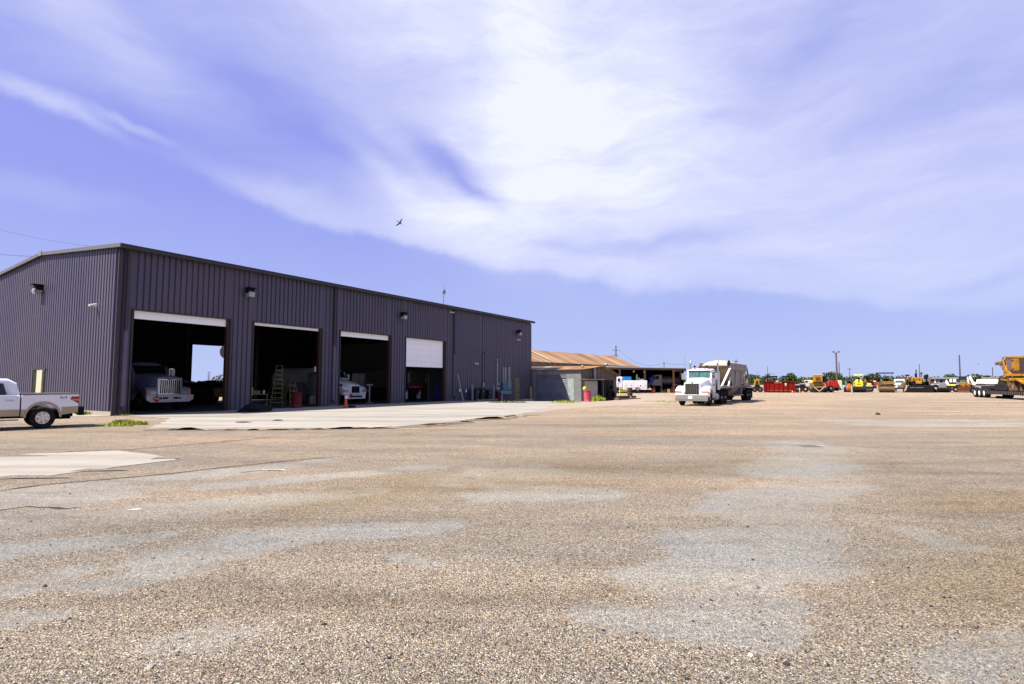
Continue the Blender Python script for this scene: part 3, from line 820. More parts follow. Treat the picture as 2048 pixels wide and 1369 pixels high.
# roof antenna
t0, z0 = onwall(887, 611, -3)
A = bl(t0, 3.0, BH + .2)
t = thing('roof_antenna', 'thin antenna mast with a round dish on the workshop roof', 'antenna', A, BROT, world=False)
top = aty(887, 567, A.y).z - A.z
MB().cyl((0, 0, 0), (0, 0, top * .6), .035).cyl((0, 0, top * .6), (0, 0, top), .016).build('mast', 'galvd', t)
zc = aty(884.5, 585, A.y).z - A.z
mb = MB(); mb.lathe((-.12, -.16, zc), (-.05, -1, -.05), [(.05, -.12), (.2, -.09), (.235, -.02), (.235, .02), (.18, .05), (.02, .07)], 18); mb.build('dish', 'galv', t, smooth=True)

# ---- objects along the front wall, far part
def wt(name, label, cat, px, py, o, group=None):
    t, z = onwall(px, py, o); p = bl(t, -o); p.z = gz(p.x, p.y)
    return thing(name, label, cat, p, BROT, group)


def bin_at(px, o, label, h=1.1, w=.58, first=[None]):
    t_, z = onwall(px, 800, o); p = bl(t_, -o); p.z = gz(p.x, p.y)
    if first[0]:
        c = clone(first[0], p, BROT + .05, label, 'wheelie bins along the workshop wall'); c.scale = (w / .58, 1, h / 1.1); return c
    t = thing('wheelie_bin', label, 'bin', p, BROT, 'wheelie bins along the workshop wall')
    r = lambda x, y, z: [(-x, -y, z), (x, -y, z), (x, y, z), (-x, y, z)]
    MB().loft([r(.23, .25, .06), r(.29, .33, 1.0)]).build('bin_body', 'bin', t, bevel=.02)
    MB().loft([r(.31, .36, 1.0), r(.31, .36, 1.04), r(.25, .28, 1.1)]).build('lid', 'bin', t, bevel=.015)
    MB().cyl((-.27, .27, .1), (-.2, .27, .1), .1).build('wheel', 'rubber', t); MB().cyl((.2, .27, .1), (.27, .27, .1), .1).build('wheel', 'rubber', t)
    MB().box(-.08, .08, -.345, -.33, .8, .86).build('sticker', 'boxgrey', t)
    first[0] = t; return t


bin_at(950, .7, 'dark wheelie bin beside the left grey bollard')
bin_at(961.5, .7, 'tallest dark wheelie bin, between two others', 1.22, .66)
bin_at(975.5, .7, 'dark wheelie bin nearest the right grey bollard')
for px, lb in ((944.5, 'grey pipe bollard left of the wheelie bins'), (987, 'grey pipe bollard right of the wheelie bins')):
    t = wt('bollard', lb, 'bollard', px, 800, 1.6, 'grey bollards by the wheelie bins')
    mb = MB(); mb.cyl((0, 0, -.1), (0, 0, 1.5), .1, .1, 14).sphere((0, 0, 1.5), .1, 1, 1, .6); mb.build('post', 'bollard', t, smooth=True)
t = wt('bollard', 'thin yellow bollard at the far corner of the workshop', 'bollard', 1060, 800, 1.0)
t.location = Vector((2.05, 61.2, gz(2.05, 61.2)))
MB().cyl((0, 0, -.1), (0, 0, 1.75), .09, .09, 12).build('post', mat('faded_yellow', (.40, .38, .08), .6), t, smooth=True)
t = wt('steel_beam', 'long steel beam lying on the ground by the right grey bollard', 'beam', 972, 803, 1.9)
MB().box(-1.5, 1.8, -.12, .12, .02, .16).build('beam', 'galvd', t, bevel=.01)
# leaning pole
a = onwall(914.5, 749, .08); b = onwall(926.5, 805, 1.2)
p0 = bl(a[0], -.08, a[1]); p1 = bl(b[0], -1.2, .02)
t = thing('leaning_pole', 'pale bent pole leaning on the wall by the downspout', 'pole', p1, 0, world=True)
mid = p0.lerp(p1, .5) + Vector((0, 0, .12)); MB().path([p0, mid, p1], .045, 8).build('pole', 'alu', t, smooth=True)
# small outlets
for px, py, lb in ((917.5, 781, 'small white outlet box behind the leaning pole'), (930.5, 782, 'small white outlet box right of the leaning pole')):
    tt, z = onwall(px, py, .1); t = thing('outlet_box', lb, 'outlet', bl(tt, -.067, z), BROT, 'outlet boxes by the leaning pole')
    MB().box(-.1, .1, -.14, -.001, -.17, .17).build('box', 'boxgrey', t, bevel=.01); MB().box(-.07, .07, -.16, -.141, -.14, .1).build('cover', 'white', t)


def wrect(mb, px0, py0, px1, py1, o0, o1):
    a = onwall(px0, py0, o1); b = onwall(px1, py1, o1); mb.box(min(a[0], b[0]), max(a[0], b[0]), -o1, -o0, min(a[1], b[1]), max(a[1], b[1])); return mb


def wthing(name, label, cat, group=None):
    t = thing(name, label, cat, BC, BROT, group); return t


t = wthing('wall_conduit', 'tall thin black conduit on the wall above the bins', 'conduit')
wrect(MB(), 966.4, 707, 967.6, 770, .066, .12).build('pipe', 'galvd', t); wrect(MB(), 967.6, 704, 969.4, 769, .066, .10).build('cable', 'black', t)
wrect(MB(), 966.2, 766, 969, 774, .066, .2).build('fitting', 'galv', t)
t = wthing('electric_meter', 'grey electric meter box with a tall thin conduit', 'meter box')
wrect(MB(), 994, 718, 995.8, 767, .066, .14).build('conduit', 'galv', t)
wrect(MB(), 994, 767, 999.8, 780, .066, .28).build('meter_box', 'boxgrey', t, bevel=.02)
q = onwall(997, 772.5, .3); MB().cyl((q[0], -.29, q[1]), (q[0], -.38, q[1]), .1, .1, 14).build('meter_dial', 'black', t)
t = wthing('switch_box', 'teal switch box under a thick conduit, left one of the blue pair', 'switch box', 'blue electric boxes on the workshop wall')
wrect(MB(), 1006, 735, 1008, 766, .066, .12).build('conduit', 'boxgrey', t); wrect(MB(), 1009.8, 735, 1013.2, 766, .066, .17).build('conduit', 'boxgrey', t)
wrect(MB(), 1007, 766, 1014, 781, .066, .32).build('box', 'boxblue', t, bevel=.02); wrect(MB(), 1010, 768, 1010.8, 780, .32, .33).build('door_seam', 'black', t)
t = wthing('switch_box', 'larger blue grey switch box nearest the olive side door', 'switch box', 'blue electric boxes on the workshop wall')
wrect(MB(), 1017, 735, 1020.5, 763, .066, .2).build('conduit', 'boxgrey', t); wrect(MB(), 1016.8, 735, 1020.7, 741, .2, .24).build('fitting', 'galv', t)
wrect(MB(), 1015.4, 762.5, 1023, 779.5, .066, .36).build('box', 'boxblue', t, bevel=.02); wrect(MB(), 1018.5, 768, 1021, 774, .36, .38).build('dial', 'galv', t)
t = wthing('wash_trough', 'blue trough on a post below the switch boxes', 'trough')
wrect(MB(), 1001, 782, 1023.5, 788.5, .25, .7).build('trough', 'boxblue', t, bevel=.02)
wrect(MB(), 1002.5, 788.6, 1005.5, 803, .35, .6).build('post', 'boxgrey', t)
t = wt('oil_drum', 'dark reddish oil drum under the blue trough', 'drum', 997, 800, .7)
mb = MB(); mb.lathe((0, 0, 0), (0, 0, 1), [(.28, 0), (.29, .02), (.28, .3), (.295, .32), (.28, .34), (.28, .58), (.295, .6), (.28, .62), (.29, .88), (.26, .9)], 20); mb.build('drum', mat('dark_red_drum', (.07, .012, .012), .6), t, smooth=True)


# weeds
def tuft(name, label, c, rx, ry, h, n, m, cat='weeds', seed=1, z=None, kind=None):
    r_ = random.Random(seed); mb = MB()
    for i in range(n):
        a = r_.random() * 6.28; k = math.sqrt(r_.random()); x = rx * k * math.cos(a); y = ry * k * math.sin(a)
        hh = h * r_.uniform(.3, 1) * (1 - .55 * k); b = r_.random() * 6.28; wd = h * .05 + .008; ln = hh * r_.uniform(.2, .7); c1 = r_.random() * 6.28
        dx, dy = math.cos(b) * wd, math.sin(b) * wd; ex, ey = math.cos(c1) * ln, math.sin(c1) * ln
        zz = gz(c[0] + x, c[1] + y) - gz(c[0], c[1])
        mb.add([(x - dx, y - dy, zz), (x + dx, y + dy, zz), (x + ex * .5 + dx * .7, y + ey * .5 + dy * .7, zz + hh * .6), (x + ex, y + ey, zz + hh), (x + ex * .5 - dx * .7, y + ey * .5 - dy * .7, zz + hh * .6)], [(0, 1, 2, 3, 4)])
    o = mb.build(name, m); o.location = (c[0], c[1], (gz(c[0], c[1]) if z is None else z))
    return tag(o, label, cat, kind=kind)


p = at(258, 850); tuft('weed_patch', 'bright green weeds at the near corner of the workshop', p, .75, .32, .30, 420, 'weed', seed=2)
p = at(222, 853); tuft('weed_patch', 'low yellowish grass left of the corner weeds', p, .9, .22, .16, 300, 'weed', seed=3)
p = bl(-.45, 2.1); tuft('weed_patch', 'small green weed against the sunlit end wall', p, .3, .35, .35, 150, 'weed', seed=4)
p = bl(-.45, 3.9); tuft('weed_patch', 'dry grass strip along the foot of the end wall', p, .25, 1.6, .2, 260, 'dryweed', seed=5)
p = bl(-1.6, 6); tuft('weed_patch', 'grass seen between the wheels under the pickup', p, .5, 1.3, .22, 200, 'weed', seed=6)
p = ongr(1015, 806); tuft('grass_patch', 'dark green grass below the blue trough', p, 1.6, .6, .28, 420, 'leafd', seed=7)
p = ongr(1130, 806); tuft('weed_patch', 'yellow green weeds in front of the shed roller door edge', p, 1.3, .5, .35, 320, 'weed', seed=8)
p = ongr(1162, 802); tuft('weed_patch', 'dry weeds left of the tall pink barrel', p, 1.0, .4, .45, 260, 'dryweed', seed=9)
p = ongr(1196, 802.5); tuft('weed_patch', 'green bushy weed right of the tall pink barrel', p, .7, .45, .8, 320, 'weed', seed=10)
p = ongr(1335, 804); tuft('weed_patch', 'sparse weeds on the path left of the white tractor', p, 2.0, 1.2, .2, 320, 'weed', seed=11)


for k, (t_, o_, n_, h_) in enumerate(((.4, .5, 90, .16), (13.2, .25, 60, .18), (20.2, .2, 50, .14), (31.6, .3, 80, .22), (36.5, .35, 90, .2), (39.5, .6, 120, .26))):
    lb_ = ('tiny weeds at the foot of the near wall corner', 'tuft at the base of the second downspout', 'tuft between the third and fourth bays', 'tuft at the base of the far downspout', 'weeds behind the wheelie bins', 'weeds near the olive side door')[k]
    tuft('weed_patch', lb_, bl(t_, -o_), .35, .2, h_, n_, 'weed', seed=30 + k)


def chunk(name, label, px, py, r, m, flat=.35, seed=1, cat='debris', lift=0.0):
    r_ = random.Random(seed); mb = MB(); n = 9; rings = []
    for z, k in ((0, 1), (.6, .85), (1, .4)):
        rings.append([(r * k * r_.uniform(.7, 1.2) * math.cos(6.28 * i / n), r * k * r_.uniform(.5, .8) * math.sin(6.28 * i / n), z * r * flat) for i in range(n)])
    mb.loft(rings); o = mb.build(name, m); p = ongr(px, py); o.location = (p.x, p.y, p.z + lift); o.rotation_euler = (0, 0, r_.random() * 6)
    return tag(o, label, cat)


chunk('debris', 'flat dark scrap on the apron, left one', 487, 846, .34, 'crack', .1, 1, lift=.014)
chunk('debris', 'flat dark scrap on the apron, right one', 555, 842, .30, 'crack', .12, 2, lift=.014)
chunk('debris', 'dark lump by the weeds at the workshop corner', 238, 846, .3, 'crack', .4, 3)
chunk('rock', 'dark rock low in the photo right of centre', 1573, 1330, .022, 'crack', .8, 4, 'rock')
chunk('rock', 'pale stone near the bottom left', 300, 1335, .03, 'slab', .5, 5, 'rock')
chunk('rock', 'white stone low on the right', 1502, 1311, .02, 'chalk', .5, 6, 'rock')
chunk('rock', 'dark clod far out in front of the roller with canopy', 1756, 830, .22, 'crack', .5, 7, 'rock')



# ------------------------------------------------------------------ vehicles (local: x forward, y left, z up)
def wheel(parent, x, y, r=.5, w=.28, rim='alu', dual=False, spokes=0, n=26):
    """y is the outer face of the wheel; sign says the side"""
    sg = 1 if y > 0 else -1; W = w * (2.15 if dual else 1)
    mb = MB(); rr = r * .56
    mb.lathe((x, y, r), (0, sg, 0), [(rr, -W + .02), (rr, -.12), (rr * .92, -.11), (rr * .5, -.10 if not dual else -.16), (rr * .3, -.04), (.02, -.03)], n)
    wh = mb.build('wheel', rim, parent, smooth=True)
    mb = MB(); mb.lathe((x, y, r), (0, sg, 0), [(rr * 1.0, -.10), (rr * 1.12, -.02), (r * .86, 0), (r * .97, -.03), (r, -.07), (r, -w + .05), (r * .95, -w + .01)] +
                        ([(r * .9, -w - .02), (r * .95, -w - .05), (r, -w - .1), (r, -W + .05)] if dual else []) + [(r * .92, -W), (rr, -W)], n)
    mb.build('tyre', 'rubber', wh, smooth=True)
    if spokes:
        mb = MB()
        for k in range(spokes):
            a = 2 * PI * k / spokes + .3; u = Vector((math.cos(a), 0, math.sin(a))); c = Vector((x, y - sg * .045, r))
            mb.bar(c + u * rr * .15, c + u * rr * .93, .05, .07)
        mb.lathe((x, y, r), (0, sg, 0), [(rr * 1.0, -.06), (rr * 1.0, -.02), (rr * .9, -.02), (rr * .9, -.06)], n)
        mb.cyl((x, y - sg * .08, r), (x, y - sg * .02, r), rr * .26, rr * .2, 12); mb.build('spokes', 'chrome', wh, smooth=True)
    else:
        mb = MB()
        for k in range(8):
            a = 2 * PI * k / 8; mb.cyl((x + rr * .45 * math.cos(a), y - sg * .12, r + rr * .45 * math.sin(a)), (x + rr * .45 * math.cos(a), y - sg * .07, r + rr * .45 * math.sin(a)), .02, .02, 6)
        mb.build('lug_nuts', 'galvd', wh)
    return wh


def sect(x, w, z0, z1, r, crown=.03):
    P = [(-w, z0), (-w, z1 - r), (-w + r * .3, z1 - r * .32), (-w + r, z1 - .0), (-w * .3, z1 + crown * .8)]
    return [(x, y, z) for y, z in P] + [(x, -y, z) for y, z in P[::-1]]


def day_cab(name, label, cat, loc, rot, paint='white', bright='alu', style='square', glass='glass', stacks=True, lights=True, group=None, frame_to=-5.6,
            axles=(-3.85, -5.15), rim='alu', plate=False, scale=1.0, visor=False, placard=None):
    t = thing(name, label, cat, loc, rot, group, scale=scale)
    sq = style == 'square'
    # hood
    mb = MB()
    if sq:
        mb.loft([sect(.80, .55, .80, 1.58, .07), sect(.74, .58, .78, 1.63, .10), sect(-.1, .66, .78, 1.75, .12), sect(-1.15, .80, .78, 1.93, .14)])
    else:
        if style == 'star': mb.loft([sect(.98, .66, .80, 1.78, .06), sect(.90, .70, .78, 1.80, .08), sect(.3, .80, .72, 1.86, .14), sect(-.4, .88, .72, 1.94, .18), sect(-1.15, .93, .72, 2.04, .2)])
        else: mb.loft([sect(.98, .50, .80, 1.34, .10), sect(.90, .56, .72, 1.46, .16), sect(.45, .74, .72, 1.60, .25), sect(-.3, .86, .72, 1.78, .28), sect(-1.15, .92, .72, 1.98, .24)])
    hd = mb.build('hood', paint, t, bevel=0, smooth=True)
    gx = .81 if sq else .99
    # grille and surround
    gw, g0, g1 = (.455, .84, 1.54) if sq else ((.56, .93, 1.66) if style == 'star' else (.40, .82, 1.34))
    MB().box(gx - .02, gx + .012, -gw - .05, gw + .05, g0 - .05, g1 + .05).build('grille_surround', 'chrome' if style == 'star' else (bright if sq else 'white'), t, bevel=.012)
    gr = MB().box(gx + .013, gx + .02, -gw, gw, g0, g1).build('grille', 'black', t)
    mb = MB(); nb = 7 if sq else 11
    for k in range(nb):
        y = -gw + .03 + (2 * gw - .06) * k / (nb - 1); mb.box(gx + .02, gx + .034, y - (.017 if sq else .014), y + (.017 if sq else .014), g0 + .01, g1 - .01)
    if sq or style == 'star': mb.build('grille_bars', 'galvd' if sq else 'chrome', gr)
    else: MB().box(gx + .02, gx + .04, -.022, .022, g0, g1).build('grille_bars', 'chrome', gr)
    if sq: MB().lathe((gx - .02, 0, g1 + .11), (1, 0, .0), [(.075, 0), (.075, .02), (.06, .03)], 16).build('nose_badge', 'galvd', t)
    elif style == 'star':
        mb = MB()
        for sg in (-1, 1): mb.bar((gx + .03, sg * .04, g1 + .04), (gx + .03, sg * .19, g1 + .12), .03, .05); mb.bar((gx + .03, sg * .04, g1 + .0), (gx + .03, sg * .12, g1 + .10), .03, .04)
        mb.build('nose_badge', 'galvd', t)
    else: MB().bar((gx - .03, 0, g1 + .04), (gx + .02, 0, g1 + .16), .05, .03).build('nose_badge', 'chrome', t)
    # fenders with headlights
    for sg in (-1, 1):
        mb = MB(); fx = 0.0; ri, ro = .58, .70; out = []
        A = [R(q) for q in range(-12, 193, 17)]
        if sq: outer = [(.98, .62), (.98, .90), (.90, 1.10), (.62, 1.30), (.2, 1.40), (-.2, 1.37), (-.55, 1.18), (-.78, .80), (-.82, .55)]
        elif style == 'star': outer = [(.99, .70), (.99, 1.18), (.90, 1.24), (.3, 1.30), (-.3, 1.30), (-.75, 1.2), (-.84, .66)]
        else: outer = [(.98, .70), (.98, 1.02), (.88, 1.18), (.55, 1.34), (.2, 1.38), (-.2, 1.34), (-.55, 1.2), (-.80, .9), (-.84, .66)]
        inner = [(-.66, .52), (-.56, .83), (-.3, 1.05), (0, 1.12), (.3, 1.05), (.56, .83), (.64, .62)]
        mb.prism(outer + inner, 'y', sg * 1.17, sg * (.52 if sq else .6))
        f = mb.build('fender', paint, t, bevel=.05, seg=2, smooth=True)
        hz0, hz1 = (.88, 1.06) if sq else (.86, 1.08)
        MB().box(.95, 1.0, sg * .68, sg * .98, hz0, hz1).build('headlight', 'lens', t, bevel=.02)
        MB().box(.93, .995, sg * .99, sg * 1.15, hz0, hz1).build('turn_signal', 'amber', t, bevel=.02)
    # bumper
    mb = MB()
    if style == 'sloped':
        mb.prism([(1.0, -1.05), (1.14, -.9), (1.16, .9), (1.0, 1.05), (.9, 1.05), (.9, -1.05)], 'z', .36, .70)
        b = mb.build('bumper', 'white', t, bevel=.03); MB().box(1.155, 1.17, -.55, .55, .48, .62).build('bumper_vent', 'black', b)
    elif style == 'star':
        mb.prism([(.36 + .12, -1.18), (.36, -.98), (.36, .98), (.36 + .12, 1.18), (.76, 1.22), (.76, -1.22)], 'x', 1.02, 1.14) if False else None
        mb.add([(x, y, z) for x in (1.0, 1.14) for y, z in ((-1.0, .46), (1.0, .46), (1.22, .60), (1.22, .86), (-1.22, .86), (-1.22, .60))], [(0, 1, 2, 3, 4, 5), (11, 10, 9, 8, 7, 6)] + [(i, 6 + i, 6 + (i + 1) % 6, (i + 1) % 6) for i in range(6)])
        b = mb.build('bumper', 'dwhite', t, bevel=.02)
        for y in (-.28, .28): MB().box(1.14, 1.15, y - .14, y + .14, .64, .74).build('tow_slot', 'black', b)
        for y in (-.5, .5): MB().box(1.14, 1.15, y - .04, y + .04, .62, .75).build('tow_slot', 'black', b)
    else:
        b = mb.box(1.0, 1.08, -1.12, 1.12, .34, .80).build('bumper', bright, t, bevel=.03)
        MB().box(1.081, 1.09, -1.1, 1.1, .44, .47).build('bumper_crease', 'galvd', b)
        MB().box(1.078, 1.084, -.98, -.985 + .01, .5, .7)
        if plate: MB().box(1.085, 1.10, -.22, .06, .50, .70).build('licence_plate', 'white', t)
    # cab
    cw = .88 if sq else .96; zt = 2.66; ws0, ws1 = (1.94 if sq else 2.02), 2.50
    mb = MB()
    if sq: rings = [sect(-1.10, cw, .72, 1.95, .05), sect(-1.16, cw, .72, 1.98, .06), sect(-1.30, cw, .72, 2.56, .12, .05), sect(-1.75, cw, .72, zt, .2, .05), sect(-2.45, cw, .72, zt, .18, .05), sect(-2.52, cw - .03, .74, zt - .1, .1)]
    else: rings = [sect(-1.0, cw, .70, 1.96, .1), sect(-1.10, cw, .70, 2.0, .1), sect(-1.48, cw - .02, .70, 2.52, .2, .05), sect(-1.9, cw - .03, .7, zt, .25, .05), sect(-2.5, cw - .03, .7, zt, .2, .05)]
    mb.loft(rings); cab = mb.build('cab', paint, t, smooth=True)
    xa, xb = (-1.145, -1.285) if sq else (-1.08, -1.47)
    def pane(y0, y1, z0=ws0, z1=ws1):
        k0 = (z0 - (ws0 - .02)) / .5; k1 = (z1 - (ws0 - .02)) / .5; x0 = xa + (xb - xa) * k0 + .045; x1 = xa + (xb - xa) * k1 + .06
        return MB().add([(x0, y0, z0), (x0, y1, z0), (x1, y1, z1), (x1, y0, z1), (x0 - .06, y0, z0), (x0 - .06, y1, z0), (x1 - .06, y1, z1), (x1 - .06, y0, z1)],
                        [(0, 1, 2, 3), (7, 6, 5, 4), (0, 4, 5, 1), (1, 5, 6, 2), (2, 6, 7, 3), (3, 7, 4, 0)])
    if sq:
        pane(-cw + .12, -.02).build('windshield', glass, t, bevel=.01); pane(.02, cw - .12).build('windshield', glass, t, bevel=.01)
        MB().add([(xa + .045, y, z) for y in (-.02, .02) for z in (ws0, )] + [(xb + .045, y, ws1) for y in (-.02, .02)] + [(xa - .02, y, ws0) for y in (-.02, .02)] + [(xb - .02, y, ws1) for y in (-.02, .02)],
                 [(0, 1, 3, 2), (4, 6, 7, 5), (0, 2, 6, 4), (1, 5, 7, 3)]).build('windshield_divider', 'black', t)
        MB().prism([(-1.24, 2.54), (-1.14, 2.52), (-1.14, 2.54), (-1.26, 2.58)], 'y', -cw + .05, cw - .05).build('sun_visor', paint, t)
    else: pane(-cw + .14, cw - .14).build('windshield', glass, t, bevel=.01)
    for sg in (-1, 1):
        dr = MB().box(-2.30, -1.32, sg * cw, sg * (cw + .012), .78, 2.46).build('door', paint, t, bevel=.005)
        MB().box(-2.20, -1.46, sg * (cw + .013), sg * (cw + .02), 1.96, 2.40).build('window', 'glass', dr)
        MB().box(-2.24, -2.12, sg * (cw + .012), sg * (cw + .04), 1.6, 1.64).build('handle', 'chrome', dr)
        mr = MB().box(-1.34, -1.26, sg * (cw + .22), sg * (cw + .42), 1.85, 2.3).bar((-1.3, sg * cw, 2.2), (-1.3, sg * (cw + .3), 2.25), .03).bar((-1.3, sg * cw, 1.8), (-1.3, sg * (cw + .3), 1.9), .03)
        mr.build('mirror', bright, t, bevel=.008)
        if stacks:
            mb = MB().cyl((-2.70, sg * 1.0, 1.1), (-2.70, sg * 1.0, 2.45), .13, .13, 14).cyl((-2.70, sg * 1.0, 2.45), (-2.70, sg * 1.0, 3.1), .062, .062, 12)
            mb.cyl((-2.70, sg * 1.0, 3.1), (-2.78, sg * 1.0, 3.28), .062, .068, 12, cap=True); mb.build('exhaust_stack', 'chrome', t, smooth=True)
        if sq:
            MB().cyl((-2.2, sg * .86, .62), (-1.1, sg * .86, .62), .29, .29, 18).build('fuel_tank', 'alu', t, smooth=True)
            mb = MB().cyl((-.95, sg * .78, 1.30), (-.95, sg * .78, 1.95), .13, .13, 14); 
            MB().box(-2.25, -1.15, sg * .9, sg * 1.14, .44, .48).build('cab_step', 'alu', t)
        else: MB().box(-2.3, -1.1, sg * .72, sg * 1.1, .4, .75).build('fuel_tank', 'alu', t, bevel=.06)
    if lights:
        for y in (-.72, -.36, 0, .36, .72): MB().sphere((-1.46, y, 2.69 - .05 * abs(y)), .055, 1.5, .9, .8, 8, 5).build('roof_light', 'redlens' if sq else 'amber', t, smooth=True)
        if sq:
            for y in (-.40, .48): MB().cyl((-1.9, y, 2.82), (-1.5, y, 2.82), .03, .075, 10).build('air_horn', 'black', t)
            MB().cyl((-1.25, -.95, 1.9), (-1.28, -1.05, 3.7), .008, .005, 5).build('antenna', 'black', t)
    # chassis
    mb = MB()
    for y in (-.38, .38): mb.box(frame_to, .9, y - .04, y + .04, .66, .90)
    for x in (0.0,) + tuple(axles): mb.cyl((x, -.9, .5), (x, .9, .5), .08)
    mb.box(-1.2, .7, -.45, .45, .45, 1.0)
    mb.build('frame', 'black', t)
    for sg in (-1, 1):
        wheel(t, 0, sg * 1.08, .5, .28, rim)
        for x in axles: wheel(t, x, sg * 1.10, .5, .27, rim, dual=True)
    return t


def heading(hx, hy): return math.atan2(hy, hx)


# ---- white tractor in the middle of the yard
HX, HY = -.538, -.843
TP = Vector((13.1, 39.9, 0)); TR = heading(HX, HY)
tractor = day_cab('tractor_unit', 'white day cab tractor with square grille and twin stacks, hitched to the belly dump trailer', 'truck', TP, TR, bright='alu', glass='glassg', plate=True,
                  frame_to=-5.3, axles=(-3.6, -4.85), lights=True)
for sg in (-1, 1):
    MB().prism([(-3.0, .95), (-2.98, 1.10), (-4.2, 1.16), (-5.4, 1.10), (-5.55, .5), (-5.5, .5), (-5.38, 1.05), (-4.2, 1.12), (-3.05, 1.06)], 'y', sg * .55, sg * 1.12).build('mudguard', 'white' if False else 'rubber', tractor)
    MB().box(-3.0, -2.78, sg * .50, sg * 1.0, .5, 1.5).build('side_box', 'black', tractor)
MB().cyl((-4.2, 0, .92), (-4.2, 0, 1.16), .45, .45, 18).build('fifth_wheel', 'black', tractor)
text('door_marking', 'TX 4127', 'red', tractor, (-1.8, .893 + .008, 1.45), (PI / 2, 0, PI), .16)
bl_ = MB().sphere((-1.75, .30, 2.05), .17, 1, 1, 1.2); 
tr = thing('dump_trailer', 'bottom dump trailer with tan front and pale rounded tarp, behind the white tractor', 'trailer', TP, TR)
# hopper (x goes negative to the rear)
xf, xr, wt_, zt_ = -6.0, -13.6, 1.16, 2.93
mb = MB()
mb.add([(xf, -wt_, zt_), (xf, wt_, zt_), (xf - 1.9, .95, 1.30), (xf - 1.9, -.95, 1.30), (xf - .03, -wt_, zt_ - .25), (xf - .03, wt_, zt_ - .25)],
       [(0, 1, 5, 4), (4, 5, 2, 3)])
fr_ = mb.build('front_sheet', 'hoppertan', tr)
mb = MB()
mb.add([(xr, -wt_, zt_), (xr, wt_, zt_), (xr + 2.3, .95, 1.30), (xr + 2.3, -.95, 1.30)], [(0, 3, 2, 1)])
mb.build('rear_sheet', 'hoppergrey', tr)
for sg in (-1, 1):
    sd = MB().add([(xf, sg * wt_, zt_), (xr, sg * wt_, zt_), (xr + 2.3, sg * 1.02, 1.30), (xf - 1.9, sg * 1.02, 1.30), (xf, sg * (wt_ - .03), zt_), (xr, sg * (wt_ - .03), zt_), (xr + 2.3, sg * .99, 1.30), (xf - 1.9, sg * .99, 1.30)],
                  [(0, 1, 2, 3), (7, 6, 5, 4), (0, 4, 5, 1), (1, 5, 6, 2), (2, 6, 7, 3), (3, 7, 4, 0)]).build('side_sheet', 'hoppergrey', tr)
    mb = MB().box(xr + .3, xf - .3, sg * (wt_ + .02), sg * (wt_ + .07), zt_ - .05, zt_)
    for k in (1, 2):
        x = xf + (xr - xf) * k / 3; kk = max(xf - 1.9, min(x, xf - 1.9)); 
        zb = 1.3 if xr + 2.3 < x < xf - 1.9 else (1.3 + (zt_ - 1.3) * ((x - (xf - 1.9)) / 1.9 if x > xf - 1.9 else ((xr + 2.3) - x) / 2.3))
        mb.bar((x, sg * (wt_ + .03), zt_), (x, sg * (1.05 + (zb - 1.3) / (zt_ - 1.3) * (wt_ - 1.02)), zb), .07, .06)
    mb.build('side_ribs', 'hoppergrey', sd)
    MB().box(xr - .05, xf + .05, sg * (wt_ + .0), sg * (wt_ + .09), zt_ - .28, zt_ + .04).build('top_rail', 'hoppergrey', tr)
    MB().box(xr + .2, xf - .2, sg * (wt_ + .005), sg * (wt_ + .05), zt_ + .04, zt_ + .30).build('side_board', 'hoppergrey', tr)
    # lower hopper and gates
    MB().add([(xf - 1.9, sg * 1.02, 1.30), (xr + 2.3, sg * 1.02, 1.30), (xr + 3.0, sg * .45, .62), (xf - 2.7, sg * .45, .62)], [(0, 1, 2, 3)]).build('gate', 'hoppergrey', tr)
    MB().bar((xf - .05, sg * (wt_ + .06), zt_ - .15), (-3.9, sg * 1.0, 1.36), .13, .10).build('front_strut', 'white', tr)
    MB().bar((xf - .9, sg * 1.06, 2.1), (-6.2, sg * 1.02, 1.35), .10, .08).build('mid_strut', 'white', tr)
    MB().bar((xr, sg * (wt_ + .02), zt_ - .1), (-16.1, sg * .98, 1.32), .13, .10).build('rear_strut', 'white' if sg < 0 else 'hoppergrey', tr)
    MB().bar((xr + .9, sg * 1.08, 2.2), (-13.6, sg * 1.0, 1.3), .1, .08).build('mid_strut', 'white', tr)
    MB().prism([(-13.9, 1.30), (-16.3, 1.30), (-15.4, 1.95), (-14.9, 1.95)], 'y', sg * 1.0, sg * .96).build('fender_gusset', 'hoppergrey', tr)
MB().box(-13.4, -16.5, -1.12, 1.12, 1.18, 1.30).build('rear_deck', 'hoppergrey', tr)
MB().box(-7.9, -3.3, -1.1, 1.1, 1.20, 1.38).build('front_deck', 'hoppergrey', tr, bevel=.02)
mb = MB()
for y in (-.5, .5): mb.box(-16.4, -3.6, y - .06, y + .06, 1.0, 1.2) if y > 5 else None; mb.box(-16.4, -12.0, y - .06, y + .06, .85, 1.18)
mb.box(-12.4, -12.0, -.9, .9, .45, 1.2).box(-12.5, -8.2, -1.0, -.9, .50, .62).box(-12.5, -8.2, .9, 1.0, .50, .62)
mb.build('frame', 'galvd', tr)
MB().cyl((-12.9, .55, 1.0), (-12.2, .55, 1.0), .14).cyl((-13.3, .8, .95), (-13.3, -.8, .95), .12).build('air_tank', 'galvd', tr, smooth=True)
rings = []
for k in range(12):
    q = k / 11; x = xf + .04 - 7.2 * q; h = (.34 + .20 * math.sin(PI * min(1, .12 + q * .9)) + .03 * math.sin(k * 2.1)) * (.35 if k in (0, 11) else 1)
    rings.append([(x, (wt_ - .1) * math.cos(PI * i / 14), zt_ + .02 + h * math.sin(PI * i / 14) ** 1.15 * (1 + .05 * math.sin(k * 2.3 + i))) for i in range(15)])
MB().loft(rings).build('tarp', 'tarp', tr, smooth=True)
